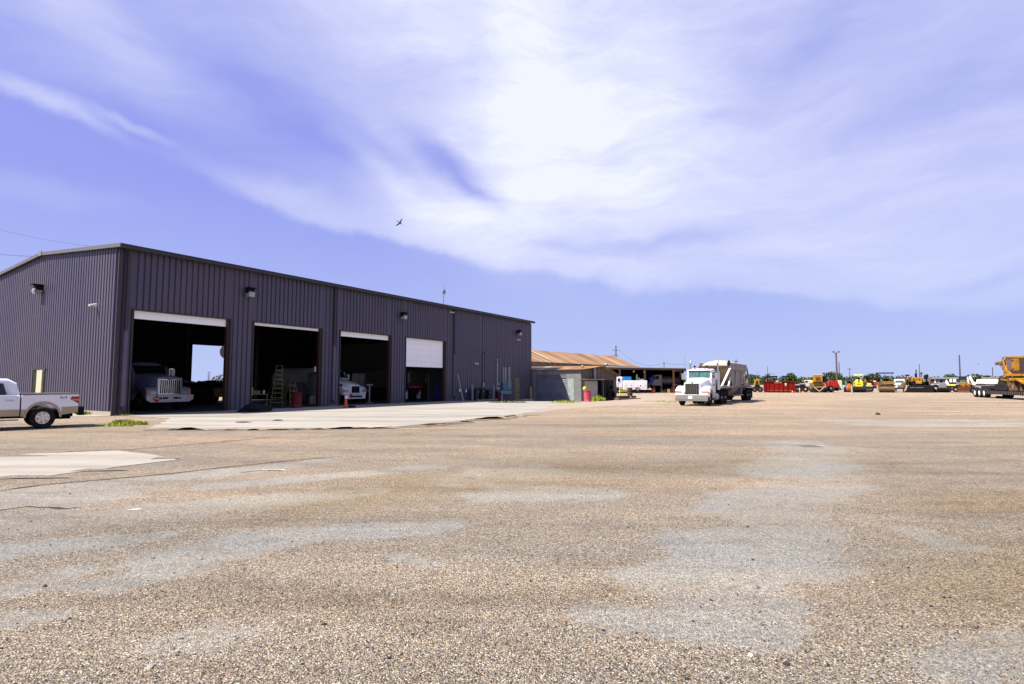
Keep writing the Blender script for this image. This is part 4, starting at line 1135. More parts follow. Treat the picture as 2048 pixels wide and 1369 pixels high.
MB().box(xf + .0, xf + .07, -wt_ - .05, wt_ + .05, zt_ - .12, zt_ + .05).build('front_rim', 'rustdark', tr)
MB().prism([(1.0, zt_), (1.2, zt_), (1.2, zt_ + .32), (1.12, zt_ + .5), (1.02, zt_ + .3)], 'x', xf - .35, xf).build('tarp_hook', 'black', tr)
for sg in (-1, 1):
    for x in (-14.3, -15.55): wheel(tr, x, sg * 1.12, .5, .27, 'dwhite', dual=True)
    MB().box(-16.35, -16.32, sg * .5, sg * 1.14, .22, 1.15).build('mud_flap', 'rubber', tr)
MB().box(-16.42, -16.36, -1.0, 1.0, .95, 1.1).build('tail_bar', 'black', tr)

# ---- white truck in door 1 and door 3
NB = heading(EV.x * -1, EV.y * -1)
p = aty(337, 790, 32.3)
w1 = day_cab('work_truck', 'white truck with tall slatted grille, parked nose out in the first bay', 'truck', (p.x - .85 * .849 - .10, 32.3 + .53, .012), NB, paint=mat('shaded_pale_paint', (.24, .25, .36), .35, coat=.3), style='star', stacks=False, lights=False, group='white trucks inside the workshop', scale=1.06)  # white truck; the bay's shade is put into its dark blue-grey paint
mb = MB(); mb.prism([(0, -.21), (.21, 0), (0, .21), (-.21, 0)], 'x', 0, .012)
pl = mb.build('hazard_placard', 'redlens', w1); pl.location = (1.142, -.72, .66)
text('placard_number', '1993', 'white', w1, (1.158, -.72, .65), (PI / 2, 0, PI / 2), .12)
for sg in (-1, 1): MB().cyl((-1.4, sg * 1.22, 1.6), (-1.4, sg * 1.22, 2.3), .035).box(-1.45, -1.35, sg * 1.1, sg * 1.34, 1.95, 2.35).build('side_mirror', 'chrome', w1)
p = aty(709, 790, 43.6)
w3 = day_cab('work_truck', 'white truck with rounded hood and black grille, half hidden in the third bay', 'truck', (p.x - .9 * .849, 43.6 + .5, .012), NB, style='sloped', stacks=False, lights=False, group='white trucks inside the workshop', scale=1.0)
MB().cyl((-2.7, -.9, 1.5), (-2.7, -.9, 2.9), .09).cyl((-2.7, .9, 1.5), (-2.7, .9, 2.9), .09).build('exhaust_stack', 'chrome', w3, smooth=True)
MB().box(.1, .5, -.90, -.885, 1.35, 1.5).build('side_vent', 'black', w3)
MB().box(1.17, 1.18, -.75, -.45, .46, .70).build('front_tag', 'redlens', w3)
MB().box(-8.4, -3.0, -1.15, 1.15, 1.1, 2.6).build('box_body', 'galvd', w1, bevel=.03)
MB().cyl((-8.2, 0, 1.9), (-3.1, 0, 1.9), .95, .95, 20).build('tank_body', 'dwhite', w3, smooth=True)

# ---- dump truck tail in door 4
p = aty(830, 790, 50.5)
dt = thing('dump_truck', 'dark dump truck tail with white mud flaps under the half lowered fourth door', 'truck', (p.x, 50.5, .012), NB)
MB().prism([(-.2, 1.15), (-.05, 2.75), (5.2, 2.75), (5.0, 1.15)], 'y', -1.15, 1.15).build('dump_body', mat('dark_dump_body', (.035, .022, .022), .6), dt, bevel=.02) if False else None
mb = MB(); mb.prism([(.1, 1.15), (.25, 2.75), (-5.2, 2.75), (-5.0, 1.15)], 'y', -1.15, 1.15); mb.build('dump_body', mat('dark_dump_body', (.035, .022, .022), .6), dt, bevel=.02)
mb = MB()
for y in (-1.1, -.55, 0, .55, 1.1): mb.bar((.14, y, 1.2), (.30, y, 2.7), .09)
mb.bar((.2, -1.15, 1.95), (.2, 1.15, 1.95), .1); mb.build('tailgate_ribs', 'rustdark', dt)
mb = MB()
for y in (-.7, -.25, .2): mb.box(.20, .23, y - .09, y + .09, 1.2, 1.27)
mb.build('reflector', 'lens', dt); MB().box(.12, .20, -1.1, 1.1, 1.16, 1.31).build('reflector_bar', 'redlens', dt)
for sg in (-1, 1):
    MB().box(-.32, -.30, sg * .6, sg * 1.12, .16, .98).build('mud_flap', 'dwhite', dt); MB().box(-.295, -.28, sg * .7, sg * 1.02, .78, .98).build('flap_badge', 'blue', dt)
    MB().box(.2, .35, sg * 1.12, sg * 1.22, 1.6, 2.5).build('corner_post', 'galv', dt)
    for x in (-1.0, -2.3): wheel(dt, x, sg * 1.15, .5, .27, 'alu', dual=True)
MB().box(-8, .0, -.45, .45, .6, 1.1).build('frame', 'black', dt)
mb = MB(); mb.loft([[(-5.4 + 0, y, z) for y, z in ((-1, .8), (1, .8), (1, 2.5), (-1, 2.5))], [(-7.2, y, z) for y, z in ((-1, .8), (1, .8), (.95, 2.5), (-.95, 2.5))]]); mb.build('cab', 'dwhite', dt, bevel=.05)
for sg in (-1, 1): wheel(dt, -7.6, sg * 1.1, .5, .28, 'alu')


# ---- things in and around the bays
def ladder(px, py, Y, h, label, w=.6, spread=.9, rot=.4, group='yellow step ladders in the second bay'):
    p = aty(px, py, Y); t = thing('step_ladder', label, 'ladder', (p.x, Y, .013), rot, group)
    for sg in (-1, 1):
        MB().bar((sg * w / 2, 0, 0), (sg * w / 4, spread / 2, h), .07, .04).build('rail', 'ladder', t)
        MB().bar((sg * w / 2 * .95, spread, 0), (sg * w / 4, spread / 2 + .05, h), .05, .03).build('rear_rail', 'ladder', t)
    n = int(h / .3); mb = MB()
    for k in range(1, n):
        q = k / n; ww = w / 2 * (1 - q) + w / 4 * q; mb.box(-ww, ww, spread / 2 * q - .04, spread / 2 * q + .04, h * q - .012, h * q + .012)
    mb.build('steps', 'alu', t); MB().box(-w / 4 - .03, w / 4 + .03, spread / 2 - .08, spread / 2 + .12, h, h + .04).build('top_cap', 'ladder', t)
    return t


ladder(553, 812, 37.2, 2.75, 'tall yellow step ladder in the second bay', .75, 1.2, .2)
ladder(590, 812, 37.8, 1.75, 'short yellow step ladder behind the red drum in the second bay', .7, .9, .9)
ladder(533, 812, 39.5, 2.4, 'third yellow ladder standing deeper behind the tall one', .6, 1.3, -.7)


def drum_(name, label, p, m, r=.29, h=.88, group=None):
    t = thing(name, label, 'barrel', p, 0, group); k = h / .88
    mb = MB(); mb.lathe((0, 0, 0), (0, 0, 1), [(r - .01, 0), (r + .005, .02 * k), (r - .01, .05), (r - .01, .28 * k), (r + .008, .30 * k), (r - .01, .32 * k), (r - .01, .57 * k), (r + .008, .59 * k), (r - .01, .61 * k), (r - .01, .85 * k), (r + .005, .87 * k), (r - .02, .86 * k)], 24)
    mb.build('shell', m, t, smooth=True)
    MB().cyl((0, 0, h * .97), (0, 0, h * .985), r - .03, r - .03, 20).build('lid', m, t); return t


p = aty(592.5, 812, 36.0); drum_('oil_drum', 'dark red drum standing in the second bay', (p.x, 36.0, .013), mat('deep_red_drum', (.13, .006, .005), .6), .34, 1.0)
p = aty(500, 800, 35.5); t = thing('safety_vest', 'bright yellow green safety vest hanging deep in the second bay', 'vest', (aty(499, 776, 36).x, 36, 1.15), .3)
MB().loft([[(-.2, -.05, -.35), (.2, -.05, -.35), (.2, .08, -.35), (-.2, .08, -.35)], [(-.22, -.06, .1), (.22, -.06, .1), (.22, .09, .1), (-.22, .09, .1)], [(-.08, -.03, .32), (.12, -.03, .32), (.12, .05, .32), (-.08, .05, .32)]]).build('vest_cloth', 'vest', t, bevel=.03)
MB().cyl((0, .02, -1.13), (0, .02, .4), .02).build('hook_stand', 'galvd', t)
t = thing('tool_cart', 'cluttered grey tool cart just inside the second bay', 'cart', (aty(517, 800, 36.5).x, 36.5, .013), .4)
MB().box(-.55, .55, -.3, .3, .15, .2).box(-.55, .55, -.3, .3, .82, .88).build('shelf', 'galvd', t, bevel=.01)
MB().box(-.53, -.49, -.28, -.24, 0, .85).box(.49, .53, -.28, -.24, 0, .85).box(-.53, -.49, .24, .28, 0, .85).box(.49, .53, .24, .28, 0, .85).build('posts', 'galvd', t)
MB().box(-.3, .1, -.2, .1, .88, 1.1).build('tool_box', 'galvd', t, bevel=.01); MB().cyl((.3, 0, .88), (.3, 0, 1.12), .08).build('can', 'lens', t)
t = thing('water_tank', 'dim white round tank at the back right of the second bay', 'tank', (aty(640, 790, 44).x, 44, .013), .5)
MB().lathe((0, 0, .6), (0, 0, 1), [(1.0, 0), (1.05, .1), (1.05, 1.5), (.8, 1.8), (.2, 1.9)], 24).build('tank_shell', 'galvd', t, smooth=True)
MB().box(-.9, .9, -.9, .9, 0, .6).build('stand', 'galvd', t)
t = thing('storage_tote', 'dim pale square tote left of the round tank in the second bay', 'tote', (aty(603, 790, 45).x, 45, .013), .5)
MB().box(-.6, .6, -.5, .5, .15, 1.6).build('tote_shell', 'galvd', t, bevel=.08); MB().box(-.62, .62, -.52, .52, 0, .15).build('pallet', 'wood', t)
t = thing('tarp_heap', 'black tarp heap on the ground between the first two bays', 'tarp', at(511, 824), BROT)
rings = []
for z, k in ((0, 1), (.18, .9), (.34, .66), (.44, .3)):
    rings.append([(1.0 * k * math.cos(a) * (1 + .18 * math.sin(3 * a + 9 * z)), .62 * k * math.sin(a) * (1 + .2 * math.cos(4 * a + 5 * z)), z * (1 + .2 * math.sin(2 * a))) for a in [2 * PI * i / 18 for i in range(18)]])
MB().loft(rings).build('cloth', 'black', t, smooth=True)


def cone(px, py, label, h=.72, group='traffic cones', base=None):
    p = ongr(px, py) if base is None else base
    t = thing('traffic_cone', label, 'cone', p, .3, group)
    MB().box(-.19, .19, -.19, .19, 0, .035).build('base', 'black' if h > .8 else 'orange', t, bevel=.01)
    MB().lathe((0, 0, .03), (0, 0, 1), [(.14, 0), (.12, .04), (.032, h - .03), (.02, h - .02)], 16).build('cone_body', 'orange', t, smooth=True)
    MB().lathe((0, 0, .03), (0, 0, 1), [(.1305 - .11 * .55 * 1.0 + .012, h * .55), (.1305 - .11 * .75 + .012, h * .75)], 16).build('white_band', 'white', t, smooth=True)
    return t


cone(691.5, 815.5, 'orange cone with pale band by the third bay left jamb', 1.0)
t = thing('hose_pile', 'small dark hose coil on the floor beside the bay cone', 'hose', ongr(704, 816), 0)
MB().lathe((0, 0, .02), (0, 0, 1), [(.14, .02), (.2, -.01), (.26, .04), (.2, .12), (.14, .06)], 18).build('coil', 'black', t, smooth=True)
# machines in the first bay seen against the open back door
t = thing('wheel_loader', 'dark loader silhouette with seat and levers against the back opening', 'loader', (aty(425, 790, 44).x, 44, .013), NB)
MB().box(-1.6, 1.4, -.7, .7, .5, 1.2).build('chassis', 'dirtyyel', t, bevel=.08); MB().box(-.5, .1, -.3, .3, 1.2, 1.8).build('seat', 'black', t, bevel=.06)
MB().bar((.6, 0, 1.2), (.3, 0, 1.85), .05).bar((.9, .3, 1.2), (.95, .3, 1.75), .04).build('lever', 'black', t)
MB().cyl((1.0, -.3, 1.2), (1.0, -.3, 1.7), .06).build('exhaust_pipe', 'black', t)
for sg in (-1, 1):
    for x in (-1.1, 1.0): wheel(t, x, sg * .95, .5, .3, 'yellow')
t = thing('parts_trailer', 'long low dark trailer piled with parts across the back opening of the first bay', 'trailer', (aty(420, 790, 46.5).x, 46.5, .013), .15)
MB().box(-3.0, 3.2, -.6, .6, .55, .8).build('bed', 'black', t)
mb = MB(); rr_ = random.Random(4); x = -2.9; rg = []
while x < 3.1: rg.append([(x, -.5, .80), (x, .5, .80), (x, .4, 1.55 + .3 * rr_.random()), (x, -.4, 1.5 + .3 * rr_.random())]); x += .3
mb.loft(rg).build('load', 'black', t)
for sx in (-1.6, 1.6): wheel(t, sx, -.62, .4, .22, 'galvd'); wheel(t, sx, .62, .4, .22, 'galvd')
t = thing('air_compressor', 'dark compressor with yellow tag behind the loader in the first bay', 'compressor', (aty(393, 790, 41).x, 41, .013), .3)
MB().cyl((-.6, 0, .5), (.6, 0, .5), .35, .35, 16).build('tank', 'black', t, smooth=True); MB().box(-.35, .35, -.25, .25, .85, 1.35).build('motor', 'black', t, bevel=.05); MB().box(-.5, .5, -.3, .3, 0, .15).build('stand', 'black', t)
t = thing('shop_fan', 'round white fan high beside the first bay right jamb', 'fan', (aty(456, 704, 35).x, 35, aty(456, 704, 35).z), .2)
MB().lathe((0, 0, 0), (0, -1, .1), [(.46, -.08), (.48, 0), (.46, .08), (.1, .1)], 24).build('fan_cage', 'dwhite', t, smooth=True)
MB().bar((-.05, -.12, -.3), (.3, -.12, -.1), .10, .04).build('fan_blade', 'black', t); MB().bar((0, .1, 0), (.5, .3, .9), .05).build('bracket', 'black', t)
t = thing('work_bench', 'dim bench with clutter along the back of the third bay', 'bench', bl(17.5, 9, .013), BROT)
MB().box(-1.6, 1.6, -.35, .35, .85, .92).build('bench_top', 'wood', t); MB().box(-1.5, -1.4, -.3, .3, 0, .85).box(1.4, 1.5, -.3, .3, 0, .85).build('legs', 'galvd', t); MB().box(-.9, -.5, -.2, .2, .92, 1.25).box(.2, .9, -.2, .1, .92, 1.15).build('tool_box', 'galv', t, bevel=.02)
t = thing('parts_post', 'thin pale stand in the middle of the third bay', 'stand', (aty(739, 790, 45).x, 45, .013), .2)
MB().box(-.05, .05, -.05, .05, 0, 1.5).box(-.25, .25, -.05, .05, 1.4, 1.5).box(-.25, .25, -.25, .25, 0, .05).build('stand_frame', 'galv', t)

# ---- pickup at the left edge
pk_o = Vector((at(84, 858).x, at(84, 858).y, 0))
pr = heading(-.69, -.724); PK = thing('pickup_truck', 'white and tan four door pickup parked by the sunlit end wall', 'pickup', pk_o + Vector((-.724, .69, 0)) * .91, pr); PK.scale = (.87, .93, .93)
hw = .98


def pside(x, ins=0.0):  # cross-section (y,z) of lower body
    P = [(-hw + .10, .46), (-hw + ins + .02, .60), (-hw + ins, .80), (-hw + ins + .01, 1.05), (-hw + ins + .06, 1.30)]
    return [(x, y, z) for y, z in P] + [(x, -y, z) for y, z in P[::-1]]


# x local: rear axle at 0, front +; the camera-facing side is y>0 (left)
def body_side(sg):
    mb = MB(); out = [(-1.12, .58), (-1.14, 1.30), (.68, 1.27), (.68, .48), (.56, .48)]
    arch = [(.53 * math.cos(a), .42 + .53 * math.sin(a)) for a in [R(q) for q in range(8, 181, 12)]]
    out = out + arch + [(-.54, .50)]
    mb.prism(out, 'y', sg * hw, sg * (hw - .05)); return mb


for sg in (-1, 1):
    bs = body_side(sg).build('bed_side', 'white', PK, bevel=.02, smooth=True)
    mb = MB(); A = [R(q) for q in range(0, 181, 12)]
    mb.prism([(.60 * math.cos(a), .43 + .60 * math.sin(a)) for a in A] + [(.53 * math.cos(a), .42 + .53 * math.sin(a)) for a in A[::-1]], 'y', sg * (hw + .035), sg * (hw - .02))
    mb.build('wheel_arch', 'tan', PK, bevel=.01)
    MB().prism([(.58, .48), (.68, .48), (.68, .74), (.54, .74)], 'y', sg * (hw + .012), sg * hw).build('lower_trim', 'tan', PK)
    MB().prism([(-.60, .52), (-.58, .80), (-1.13, .82), (-1.12, .58)], 'y', sg * (hw + .012), sg * hw).build('lower_trim', 'tan', PK)
    MB().box(-1.13, .68, sg * (hw + .004), sg * (hw - .10), 1.27, 1.335).build('bed_rail', 'galvd', PK, bevel=.01)
    # taillight
    tl = MB().prism([(-1.15, 1.20), (-.90, 1.20), (-.84, 1.10), (-1.13, .92), (-1.15, .92)], 'y', sg * (hw + .012), sg * (hw - .06)).build('taillight', 'redlens', PK, bevel=.006)
    MB().prism([(-1.145, 1.085), (-.87, 1.10), (-.93, 1.055), (-1.145, 1.04)], 'y', sg * (hw + .016), sg * (hw + .011)).build('reverse_lens', 'lens', tl)
    text('bedside_decal', '4x4', 'galvd', PK, (-.62, sg * (hw + .004), 1.16), (PI / 2, 0, PI if sg > 0 else 0), .17)
    MB().lathe((.45, sg * (hw - .03), 1.12), (0, sg, 0), [(.085, 0), (.085, .034), (.07, .036)], 18).build('fuel_door', 'white', PK)
    # cab lower side with doors
    MB().box(0.72, 3.29, sg * hw, sg * (hw - .06), .50, 1.27).build('cab_side', 'white', PK, bevel=.02)
    MB().box(0.72, 3.29, sg * (hw + .012), sg * hw, .50, .74).build('lower_trim', 'tan', PK, bevel=.004)
    for a, b in ((.82, 1.79), (1.84, 2.99)):
        dr = MB().box(a, b, sg * (hw + .014), sg * (hw + .001), .76, 1.27).build('door', 'white', PK, bevel=.006)
        MB().box(a + .08, a + .34, sg * (hw + .045), sg * (hw + .014), 1.07, 1.12).build('handle', 'chrome', dr, bevel=.01)
    MB().box(.74, 3.24, sg * (hw + .14), sg * (hw - .05), .34, .39).build('running_board', 'alu', PK, bevel=.01)
    MB().prism([(3.29, .50), (3.29, 1.22), (4.5, 1.15), (4.7, .95), (4.7, .55), (4.3, .50)] , 'y', sg * hw, sg * (hw - .3)).build('front_fender', 'white', PK, bevel=.04)
    wheel(PK, 0, sg * (hw - .0), .41, .27, 'black', spokes=6, n=30); wheel(PK, 3.87, sg * (hw + .0), .41, .27, 'black', spokes=6)
# cab greenhouse
def gh(x, w, z0, z1, r): return sect(x, w, z0, z1, r, .02)
MB().loft([gh(0.74, .90, 1.25, 1.35, .03), gh(0.84, .84, 1.25, 1.72, .12), gh(1.09, .80, 1.25, 1.87, .14), gh(2.34, .80, 1.25, 1.90, .14), gh(2.84, .82, 1.25, 1.82, .12), gh(3.49, .90, 1.25, 1.35, .04)]).build('cab', 'white', PK, smooth=True)
for sg in (-1, 1):
    mb = MB(); mb.add([(x, sg * y, z) for x, y, z in ((1.12, .925, 1.30), (1.84, .925, 1.30), (1.84, .845, 1.71), (1.24, .845, 1.71))] + [(x, sg * y, z) for x, y, z in ((1.12, .85, 1.30), (1.84, .85, 1.30), (1.84, .77, 1.71), (1.24, .77, 1.71))],
                      [(0, 1, 2, 3), (7, 6, 5, 4), (0, 4, 5, 1), (1, 5, 6, 2), (2, 6, 7, 3), (3, 7, 4, 0)]); mb.build('window', 'glass', PK)
    mb = MB(); mb.add([(x, sg * y, z) for x, y, z in ((1.90, .925, 1.30), (3.09, .925, 1.30), (2.64, .845, 1.71), (1.90, .845, 1.71))] + [(x, sg * y, z) for x, y, z in ((1.90, .85, 1.30), (3.09, .85, 1.30), (2.64, .77, 1.71), (1.90, .77, 1.71))],
                      [(0, 1, 2, 3), (7, 6, 5, 4), (0, 4, 5, 1), (1, 5, 6, 2), (2, 6, 7, 3), (3, 7, 4, 0)]); mb.build('window', 'glass', PK)
MB().add([(.76, -.7, 1.36), (.76, .7, 1.36), (.825, .62, 1.70), (.825, -.62, 1.70), (.84, -.7, 1.36), (.84, .7, 1.36), (.89, .62, 1.70), (.89, -.62, 1.70)], [(0, 1, 2, 3), (7, 6, 5, 4), (0, 4, 5, 1), (1, 5, 6, 2), (2, 6, 7, 3), (3, 7, 4, 0)]).build('rear_window', 'glass', PK)
MB().loft([sect(3.24, .95, .6, 1.28, .12), sect(4.35, .93, .6, 1.2, .14), sect(4.7, .88, .6, 1.08, .1)]).build('hood', 'white', PK, smooth=True)
MB().box(-1.06, .64, -hw + .06, hw - .06, .62, .72).box(.60, .66, -hw + .06, hw - .06, .7, 1.27).build('bed', 'black', PK)
MB().box(-1.14, -1.08, -hw + .1, hw - .1, .60, 1.29).build('tailgate', 'white', PK, bevel=.02)
MB().prism([(-1.12, .50), (-1.34, .52), (-1.34, .80), (-1.12, .80)], 'y', -hw + .02, hw - .02).build('rear_bumper', 'black', PK, bevel=.03)
MB().box(-1.5, -1.3, -.05, .05, .42, .5).box(-.9, 4.6, -.5, -.4, .4, .6).box(-.9, 4.6, .4, .5, .4, .6).box(-.05, .05, -.8, .8, .36, .46).build('chassis', 'black', PK)
MB().cyl((-1.1, -.5, .36), (-.4, -.5, .36), .09).box(-1.0, -.5, -.7, .7, .42, .6).build('underbody', 'black', PK)


# ------------------------------------------------------------------ shed, rusty long shed and open canopy
def quad(mb, pts, th=.05):
    """thin solid panel from 4 points (thickness along its normal)"""
    P = [Vector(q) for q in pts]; n = (P[1] - P[0]).cross(P[2] - P[0]).normalized() * th
    k = len(P); mb.add(P + [q - n for q in P], [tuple(range(k)), tuple(range(2 * k - 1, k - 1, -1))] + [(i, k + i, k + (i + 1) % k, (i + 1) % k) for i in range(k)]); return mb


def uvroof(name, pts, parent, m='rustroof'):
    o = quad(MB(), pts, .05).build(name, m, parent)
    me = o.data; uv = me.uv_layers.new(name='UVMap'); P = [Vector(q) for q in pts]; u = (P[1] - P[0]).normalized(); n = (P[1] - P[0]).cross(P[2] - P[0]).normalized(); v = n.cross(u)
    for l in me.loops:
        q = me.vertices[l.vertex_index].co - P[0]; uv.data[l.index].uv = (q.dot(u), q.dot(v))
    return o


def cwall(mb, a, b, z0, z1a, z1b, pitch=.2, h=.02, off=0):
    """corrugated wall from a to b (ground points), outward to the right of a->b"""
    a = Vector((a[0], a[1], 0)); b = Vector((b[0], b[1], 0)); d = (b - a); L = d.length; d.normalize(); n = Vector((d.y, -d.x, 0))
    rib_wall(mb, 0, L, z0, lambda u: z1a + (z1b - z1a) * u / L, lambda u, o, z: a + d * u + n * (o + off) + Vector((0, 0, z)), pitch=pitch, h=h, base=pitch * .8, top=pitch * .35)
    n2 = n * (off - .01); n3 = n * (off - .12)
    mb.add([a + n2 + Vector((0, 0, z0)), b + n2 + Vector((0, 0, z0)), b + n2 + Vector((0, 0, z1b)), a + n2 + Vector((0, 0, z1a)), a + n3 + Vector((0, 0, z0)), b + n3 + Vector((0, 0, z0)), b + n3 + Vector((0, 0, z1b)), a + n3 + Vector((0, 0, z1a))],
           [(0, 1, 2, 3), (7, 6, 5, 4), (0, 4, 5, 1), (1, 5, 6, 2), (2, 6, 7, 3), (3, 7, 4, 0)])


Ls = thing('long_rusty_shed', 'long low shed with a rust streaked orange roof beyond the workshop', 'shed', (0, 0, 0))
ed = Vector((.629, .777, 0)); en = Vector((-.777, .629, 0)); E2 = Vector((24.3, 108, 0)); E1 = E2 - ed * 46
ze, zr = 4.84, 6.95
up = lambda z: Vector((0, 0, z))
ov_ = -en * .3
uvroof('roof', [E1 + ov_ + up(ze - .1), E2 + ov_ + ed * .4 + up(ze - .1), E2 + en * 5 + ed * .1 + up(zr), E1 + en * 5 + up(zr)], Ls)
uvroof('roof', [E2 + en * 10.3 + ed * .4 + up(ze - .1), E1 + en * 10.3 + up(ze - .1), E1 + en * 5 + up(zr - .002), E2 + en * 5 + ed * .1 + up(zr - .002)], Ls)
mb = MB(); cwall(mb, E1, E2, -.8, ze - .12, ze - .12, .25, .03); mb.build('side_wall', 'galvd', Ls)
mb = MB(); cwall(mb, E2, E2 + en * 5, -.2, ze - .1, zr - .1, .25, .03); cwall(mb, E2 + en * 5, E2 + en * 10, -.2, zr - .1, ze - .1, .25, .03); mb.build('gable_wall', 'galvd', Ls)
mb = MB(); cwall(mb, E1 + en * 10, E1, -.8, ze - .1, ze - .1, .25, .03); cwall(mb, E2 + en * 10, E1 + en * 10, -.2, ze - .12, ze - .12, .25, .03); mb.build('back_wall', 'galvd', Ls)
mb = MB(); a = E1 + ed * 9 - en * .05; quad(mb, [a + up(2.9), a + ed * 7 + up(2.9), a + ed * 7 + up(4.3), a + up(4.3)], .04); mb.build('wall_panel', mat('mauve_panel', (.13, .11, .16), .6), Ls)

cn = thing('open_canopy', 'open fronted canopy with thin roof and rusty posts right of the sheds', 'canopy', (0, 0, 0))
FL, FR_, BR_, BL_ = Vector((13.2, 90.0, 0)), Vector((28.6, 91.5, 0)), Vector((31.5, 108.3, 0)), Vector((15.0, 97.0, 0))
quad(MB(), [FL + up(4.25), FR_ + up(4.05), BR_ + up(4.6), E2 + Vector((.2, .0, 4.7)), BL_ + up(4.55)], .14).build('roof', 'roofm', cn)
quad(MB(), [FL + Vector((0, -.06, 3.85)), FR_ + Vector((0, -.06, 3.66)), FR_ + Vector((0, -.06, 3.93)), FL + Vector((0, -.06, 4.12))], .1).build('front_beam', 'rustdark', cn)
for px, Y in ((1290.5, 90.4), (1348, 90.9), (1240, 90.2)):
    p = aty(px, 780, Y); MB().box(p.x - .12, p.x + .12, Y - .12, Y + .12, 0, 3.9).build('post', 'rust' if px > 1300 else 'rustdark', cn)
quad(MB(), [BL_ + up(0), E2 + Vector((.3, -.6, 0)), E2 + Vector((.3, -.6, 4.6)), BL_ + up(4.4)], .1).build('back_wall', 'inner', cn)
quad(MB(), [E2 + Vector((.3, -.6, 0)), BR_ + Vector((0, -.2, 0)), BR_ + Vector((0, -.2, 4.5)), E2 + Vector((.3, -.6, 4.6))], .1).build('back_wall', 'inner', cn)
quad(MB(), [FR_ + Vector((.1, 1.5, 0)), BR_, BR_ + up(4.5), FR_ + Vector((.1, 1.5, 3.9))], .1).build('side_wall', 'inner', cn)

# small corrugated shed
sh = thing('corrugated_shed', 'small weathered corrugated shed with a roller door, right of the workshop', 'shed', (0, 0, 0))
A0, B0, C0 = Vector((2.35, 63.5, 0)), Vector((7.55, 60.9, 0)), Vector((12.1, 64.6, 0))
sd_ = (A0 - B0).normalized(); PKp = aty(1203, 733, 62.7); PKp = Vector((PKp.x, PKp.y, 0)); zp, zb_, zc_ = 3.50, 3.12, 2.48
zg = -.75
rd0 = B0.lerp(A0, .30); rd1 = B0.lerp(A0, .93)
mb = MB(); cwall(mb, A0 + sd_ * .6, rd1, zg, zb_, zb_); cwall(mb, rd0, B0, zg, zb_, zb_); cwall(mb, rd1, rd0, 2.55, zb_, zb_); mb.build('front_wall', 'galv', sh)
nrm = Vector(((B0 - A0).normalized().y, -(B0 - A0).normalized().x, 0))
mb = MB(); L = (rd0 - rd1).length; dd = (rd0 - rd1).normalized(); n = 18
for k in range(n):
    z = zg + (2.55 - zg) * k / n; h = (2.55 - zg) / n
    quad(mb, [rd1 - nrm * .05 + up(z), rd0 - nrm * .05 + up(z), rd0 - nrm * .02 + up(z + h * .6), rd1 - nrm * .02 + up(z + h * .6)], .03)
    quad(mb, [rd1 - nrm * .02 + up(z + h * .6), rd0 - nrm * .02 + up(z + h * .6), rd0 - nrm * .05 + up(z + h), rd1 - nrm * .05 + up(z + h)], .03)
mb.build('roller_door', mat('faded_blue_door', (.17, .19, .26), .55, .2, .2, 2, dirt=(.32, .32, .32), dirt_amt=.35), sh)
quad(MB(), [rd1 + nrm * .01 + up(2.15), rd0 + nrm * .01 + up(2.15), rd0 + nrm * .01 + up(2.5), rd1 + nrm * .01 + up(2.5)], .04).build('door_header', 'galvd', sh)
q = B0.lerp(A0, .27); quad(MB(), [q + nrm * .03 + up(-.3), q + nrm * .03 - dd * -.75 + up(-.3), q + nrm * .03 + dd * .75 + up(2.1), q + nrm * .03 + up(2.1)], .03).build('patch_panel', mat('pale_green_sheet', (.36, .42, .38), .6, .1, .2), sh)
# gable wall with openings (lower part open behind the lean-to shelf)
g0, g1 = B0, C0; gd = (g1 - g0); GL = gd.length; gd.normalize(); gn = Vector((gd.y, -gd.x, 0))
pu = (PKp - g0).dot(gd)


def gp(u, z, o=0.0): return g0 + gd * u + gn * o + up(z)


zs = 1.95
mb = MB(); quad(mb, [gp(0, zs), gp(GL, zs), gp(GL, zc_), gp(pu, zp), gp(0, zb_)], .1); mb.build('gable_boards', 'wood', sh)
mb = MB(); cwall(mb, gp(0, 0), gp(.55, 0), zg, zs, zs); cwall(mb, gp(GL - .5, 0), gp(GL, 0), zg, zs, zs); mb.build('gable_wall', 'galvd', sh)
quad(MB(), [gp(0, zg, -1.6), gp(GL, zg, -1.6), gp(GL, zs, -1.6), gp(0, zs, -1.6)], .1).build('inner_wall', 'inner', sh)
mb = MB(); u = .8
while u < 2.7: quad(mb, [gp(u, zg, -.3), gp(u + .42, zg, -.3), gp(u + .42, zs - .1, -.3), gp(u, zs - .1, -.3)], .05); u += .44
mb.build('white_boards', 'dwhite', sh)
quad(MB(), [gp(-.1, 2.02, .75), gp(3.0, 2.02, .75), gp(3.0, 2.08, -.1), gp(-.1, 2.08, -.1)], .07).build('lean_to_roof', 'alu', sh)
for u in (0.05, 2.9): MB().cyl(gp(u, zg, .6), gp(u, 2.0, .6), .04).build('lean_to_post', 'galvd', sh)
ridge_back = PKp + sd_ * 9
rr = lambda base, tip, zb, zt, nm: uvroof(nm, [base[0] + up(zb), base[1] + up(zb), tip[1] + up(zt), tip[0] + up(zt)], sh)
rr((A0 + sd_ * 3 + nrm * .25, B0 + nrm * .25 - sd_ * .35), (PKp + (A0 - B0) + sd_ * 3, PKp - sd_ * .35), zb_ - .02, zp + .04, 'roof')
rr((C0 - sd_ * .35 + gd * .25, C0 + (A0 - B0) + gd * .25), (PKp - sd_ * .35, PKp + (A0 - B0)), zc_ - .05, zp + .042, 'roof')
mb = MB(); cwall(mb, C0, C0 + (A0 - B0), zg, zc_, zc_); mb.build('back_wall', 'galvd', sh)
q = gp(1.9, 2.1, .25); MB().cyl(q, q + up(1.15), .14, .14, 14).cyl(q + up(1.15), q + up(1.25), .2, .2, 14).build('vent_pipe', 'galv', sh, smooth=True)
